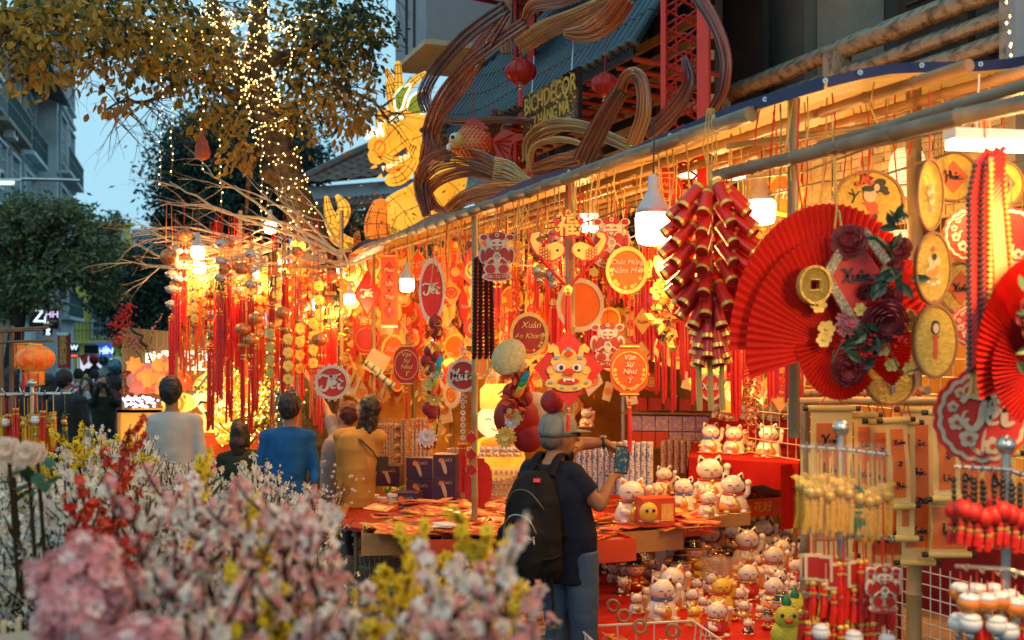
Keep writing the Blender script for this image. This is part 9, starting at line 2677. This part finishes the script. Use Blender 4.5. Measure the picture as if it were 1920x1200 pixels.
# the large blurred pink cluster and the cream peonies
hc_ = thing('pink_blossom_ball','large fluffy pink artificial blossom cluster closest to the lens','flowers',P(150,1130,1.9)); b = MB(); s = 1.9/F
for i in range(620):
 v = Vector((fr.gauss(0,1),fr.gauss(0,1),fr.gauss(0,1))).normalized(); rad = fr.uniform(.7,1.05); c = Vector((v.x*88*s*rad,v.y*80*s*rad,v.z*112*s*rad)); c *= 1 + .55*noise.noise(v*1.7+Vector((3,1,0)))
 b.cur = 0 if fr.random() < .6 else 1; petal_flower(b,c,.014*fr.uniform(.8,1.3),v,5,.5,2)
b.build('blossoms',[M('candy_pink_petal',(.82,.36,.36),.6,var=.12,trans=.3),M('light_pink_petal',(.86,.60,.56),.6,trans=.3),m_gb],hc_,kind='stuff'); b = MB(); b.tube([(0,0,0),(.01,0,-.5)],.008,6); b.build('stem',m_tw,hc_)
h2 = copy_tree(hc_); h2.location = P(260,1240,1.75); h2['label'] = 'second fluffy pink cluster cut by the bottom edge beside the larger one'; h2.scale = (.9,.9,.6)
for px,py,Y,r,lb in ((16,846,3.2,28,'cream peony at the left edge'),(52,852,3.1,27,'cream peony nearest the charm rack, with a green leaf'),(70,850,3.3,20,'small pale pink peony beside two cream ones'),(25,800+75,3.4,24,'low cream peony under the two big ones'),(380,874,3.6,16,'yellow magnolia like bloom below the man in grey')):
 t = thing('peony',lb,'flower',P(px,py,Y)); flower(t,(0,0,0),r*Y/F,m_yp if 'yellow' in lb else m_pe if 'cream' in lb else m_lp,'rose','bloom')
 b = MB(); b.tube([(0,0,0),(.02,.02,-.4)],.006,5); b.build('stem',m_tw,t)
 for i in range(3): v_,f_ = leaf_pts(.08,.04,.1); c_ = MB(); c_.add(v_,f_); o = c_.build('leaf',m_leafg,t); o.location = (fr.uniform(-.03,.03),.02,-.05-.03*i); o.rotation_euler = (fr.uniform(-.5,1),0,fr.uniform(0,6))
# wood and buckets that hold the branches
for i,(px,Y,r,h) in enumerate(((-20,4.2,.24,.62),(120,4.6,.24,.6),(260,4.3,.24,.6),(400,4.5,.24,.6),(540,4.4,.24,.6),(60,3.4,.22,.55),(300,3.2,.22,.75),(480,2.8,.22,.8),(640,2.6,.22,.85),(780,2.5,.2,.85),(900,2.3,.18,.9),(40,2.9,.16,.80))):
 t = thing('flower_bucket','dark bucket packed with blossom stems, number of its kind from the edge unclear' if False else 'dark bucket hidden under the blossom branches','bucket',P0(px,Y),0,'buckets under the blossom branches'); b = MB(); b.lathe([(r*.8,0),(r,h),(r*.96,h),(r*.78,.03)],n=18,cap=False); b.build('bucket',M('dark_bucket',(.03,.03,.03),.5),t); b = MB()
 for k in range(14): a = fr.uniform(0,6.3); b.tube([(cos(a)*r*.3,sin(a)*r*.3,.1),(cos(a)*r*.7,sin(a)*r*.7,h+.55)],.007,4)
 b.build('stems',m_tw,t,kind='stuff')
pot = thing('fringed_pot','pale wooden pot with hanging white strips at the lower left corner','pot',P(28,1210,2.6)); b = MB(); b.lathe([(.10,-.3),(.13,.0),(.12,.0)],n=16); b.build('pot',M('pale_pot',(.35,.28,.2),.7),pot); b = MB()
for i in range(26): a = 2*pi*i/26; b.tube([(.135*cos(a),.135*sin(a),.03),(.14*cos(a),.14*sin(a),-.28)],.007,4)
b.build('strips',m_cream,pot,kind='stuff')
melt_all()
# pieces too small to pick apart
for o in bpy.data.objects:
 if o.parent is not None and o.get('kind') is None and o.name.split('.')[0] in ('filigree','belt','blossom_print','features','cut_pattern','red_inlay','nose','teeth','crown_bead','louver','fretwork','scales','closed_eyes','coin','pupil','eye_patch','eye_white','blue_mark','foil_band','railing','roof_fence','twig','plum_blossom','blossom_heart','straw_tassel','red_carton','truss','horn','cloud','tube_bead','brow_and_iris','eyes','leaf_spray'):
  o['kind'] = 'stuff'
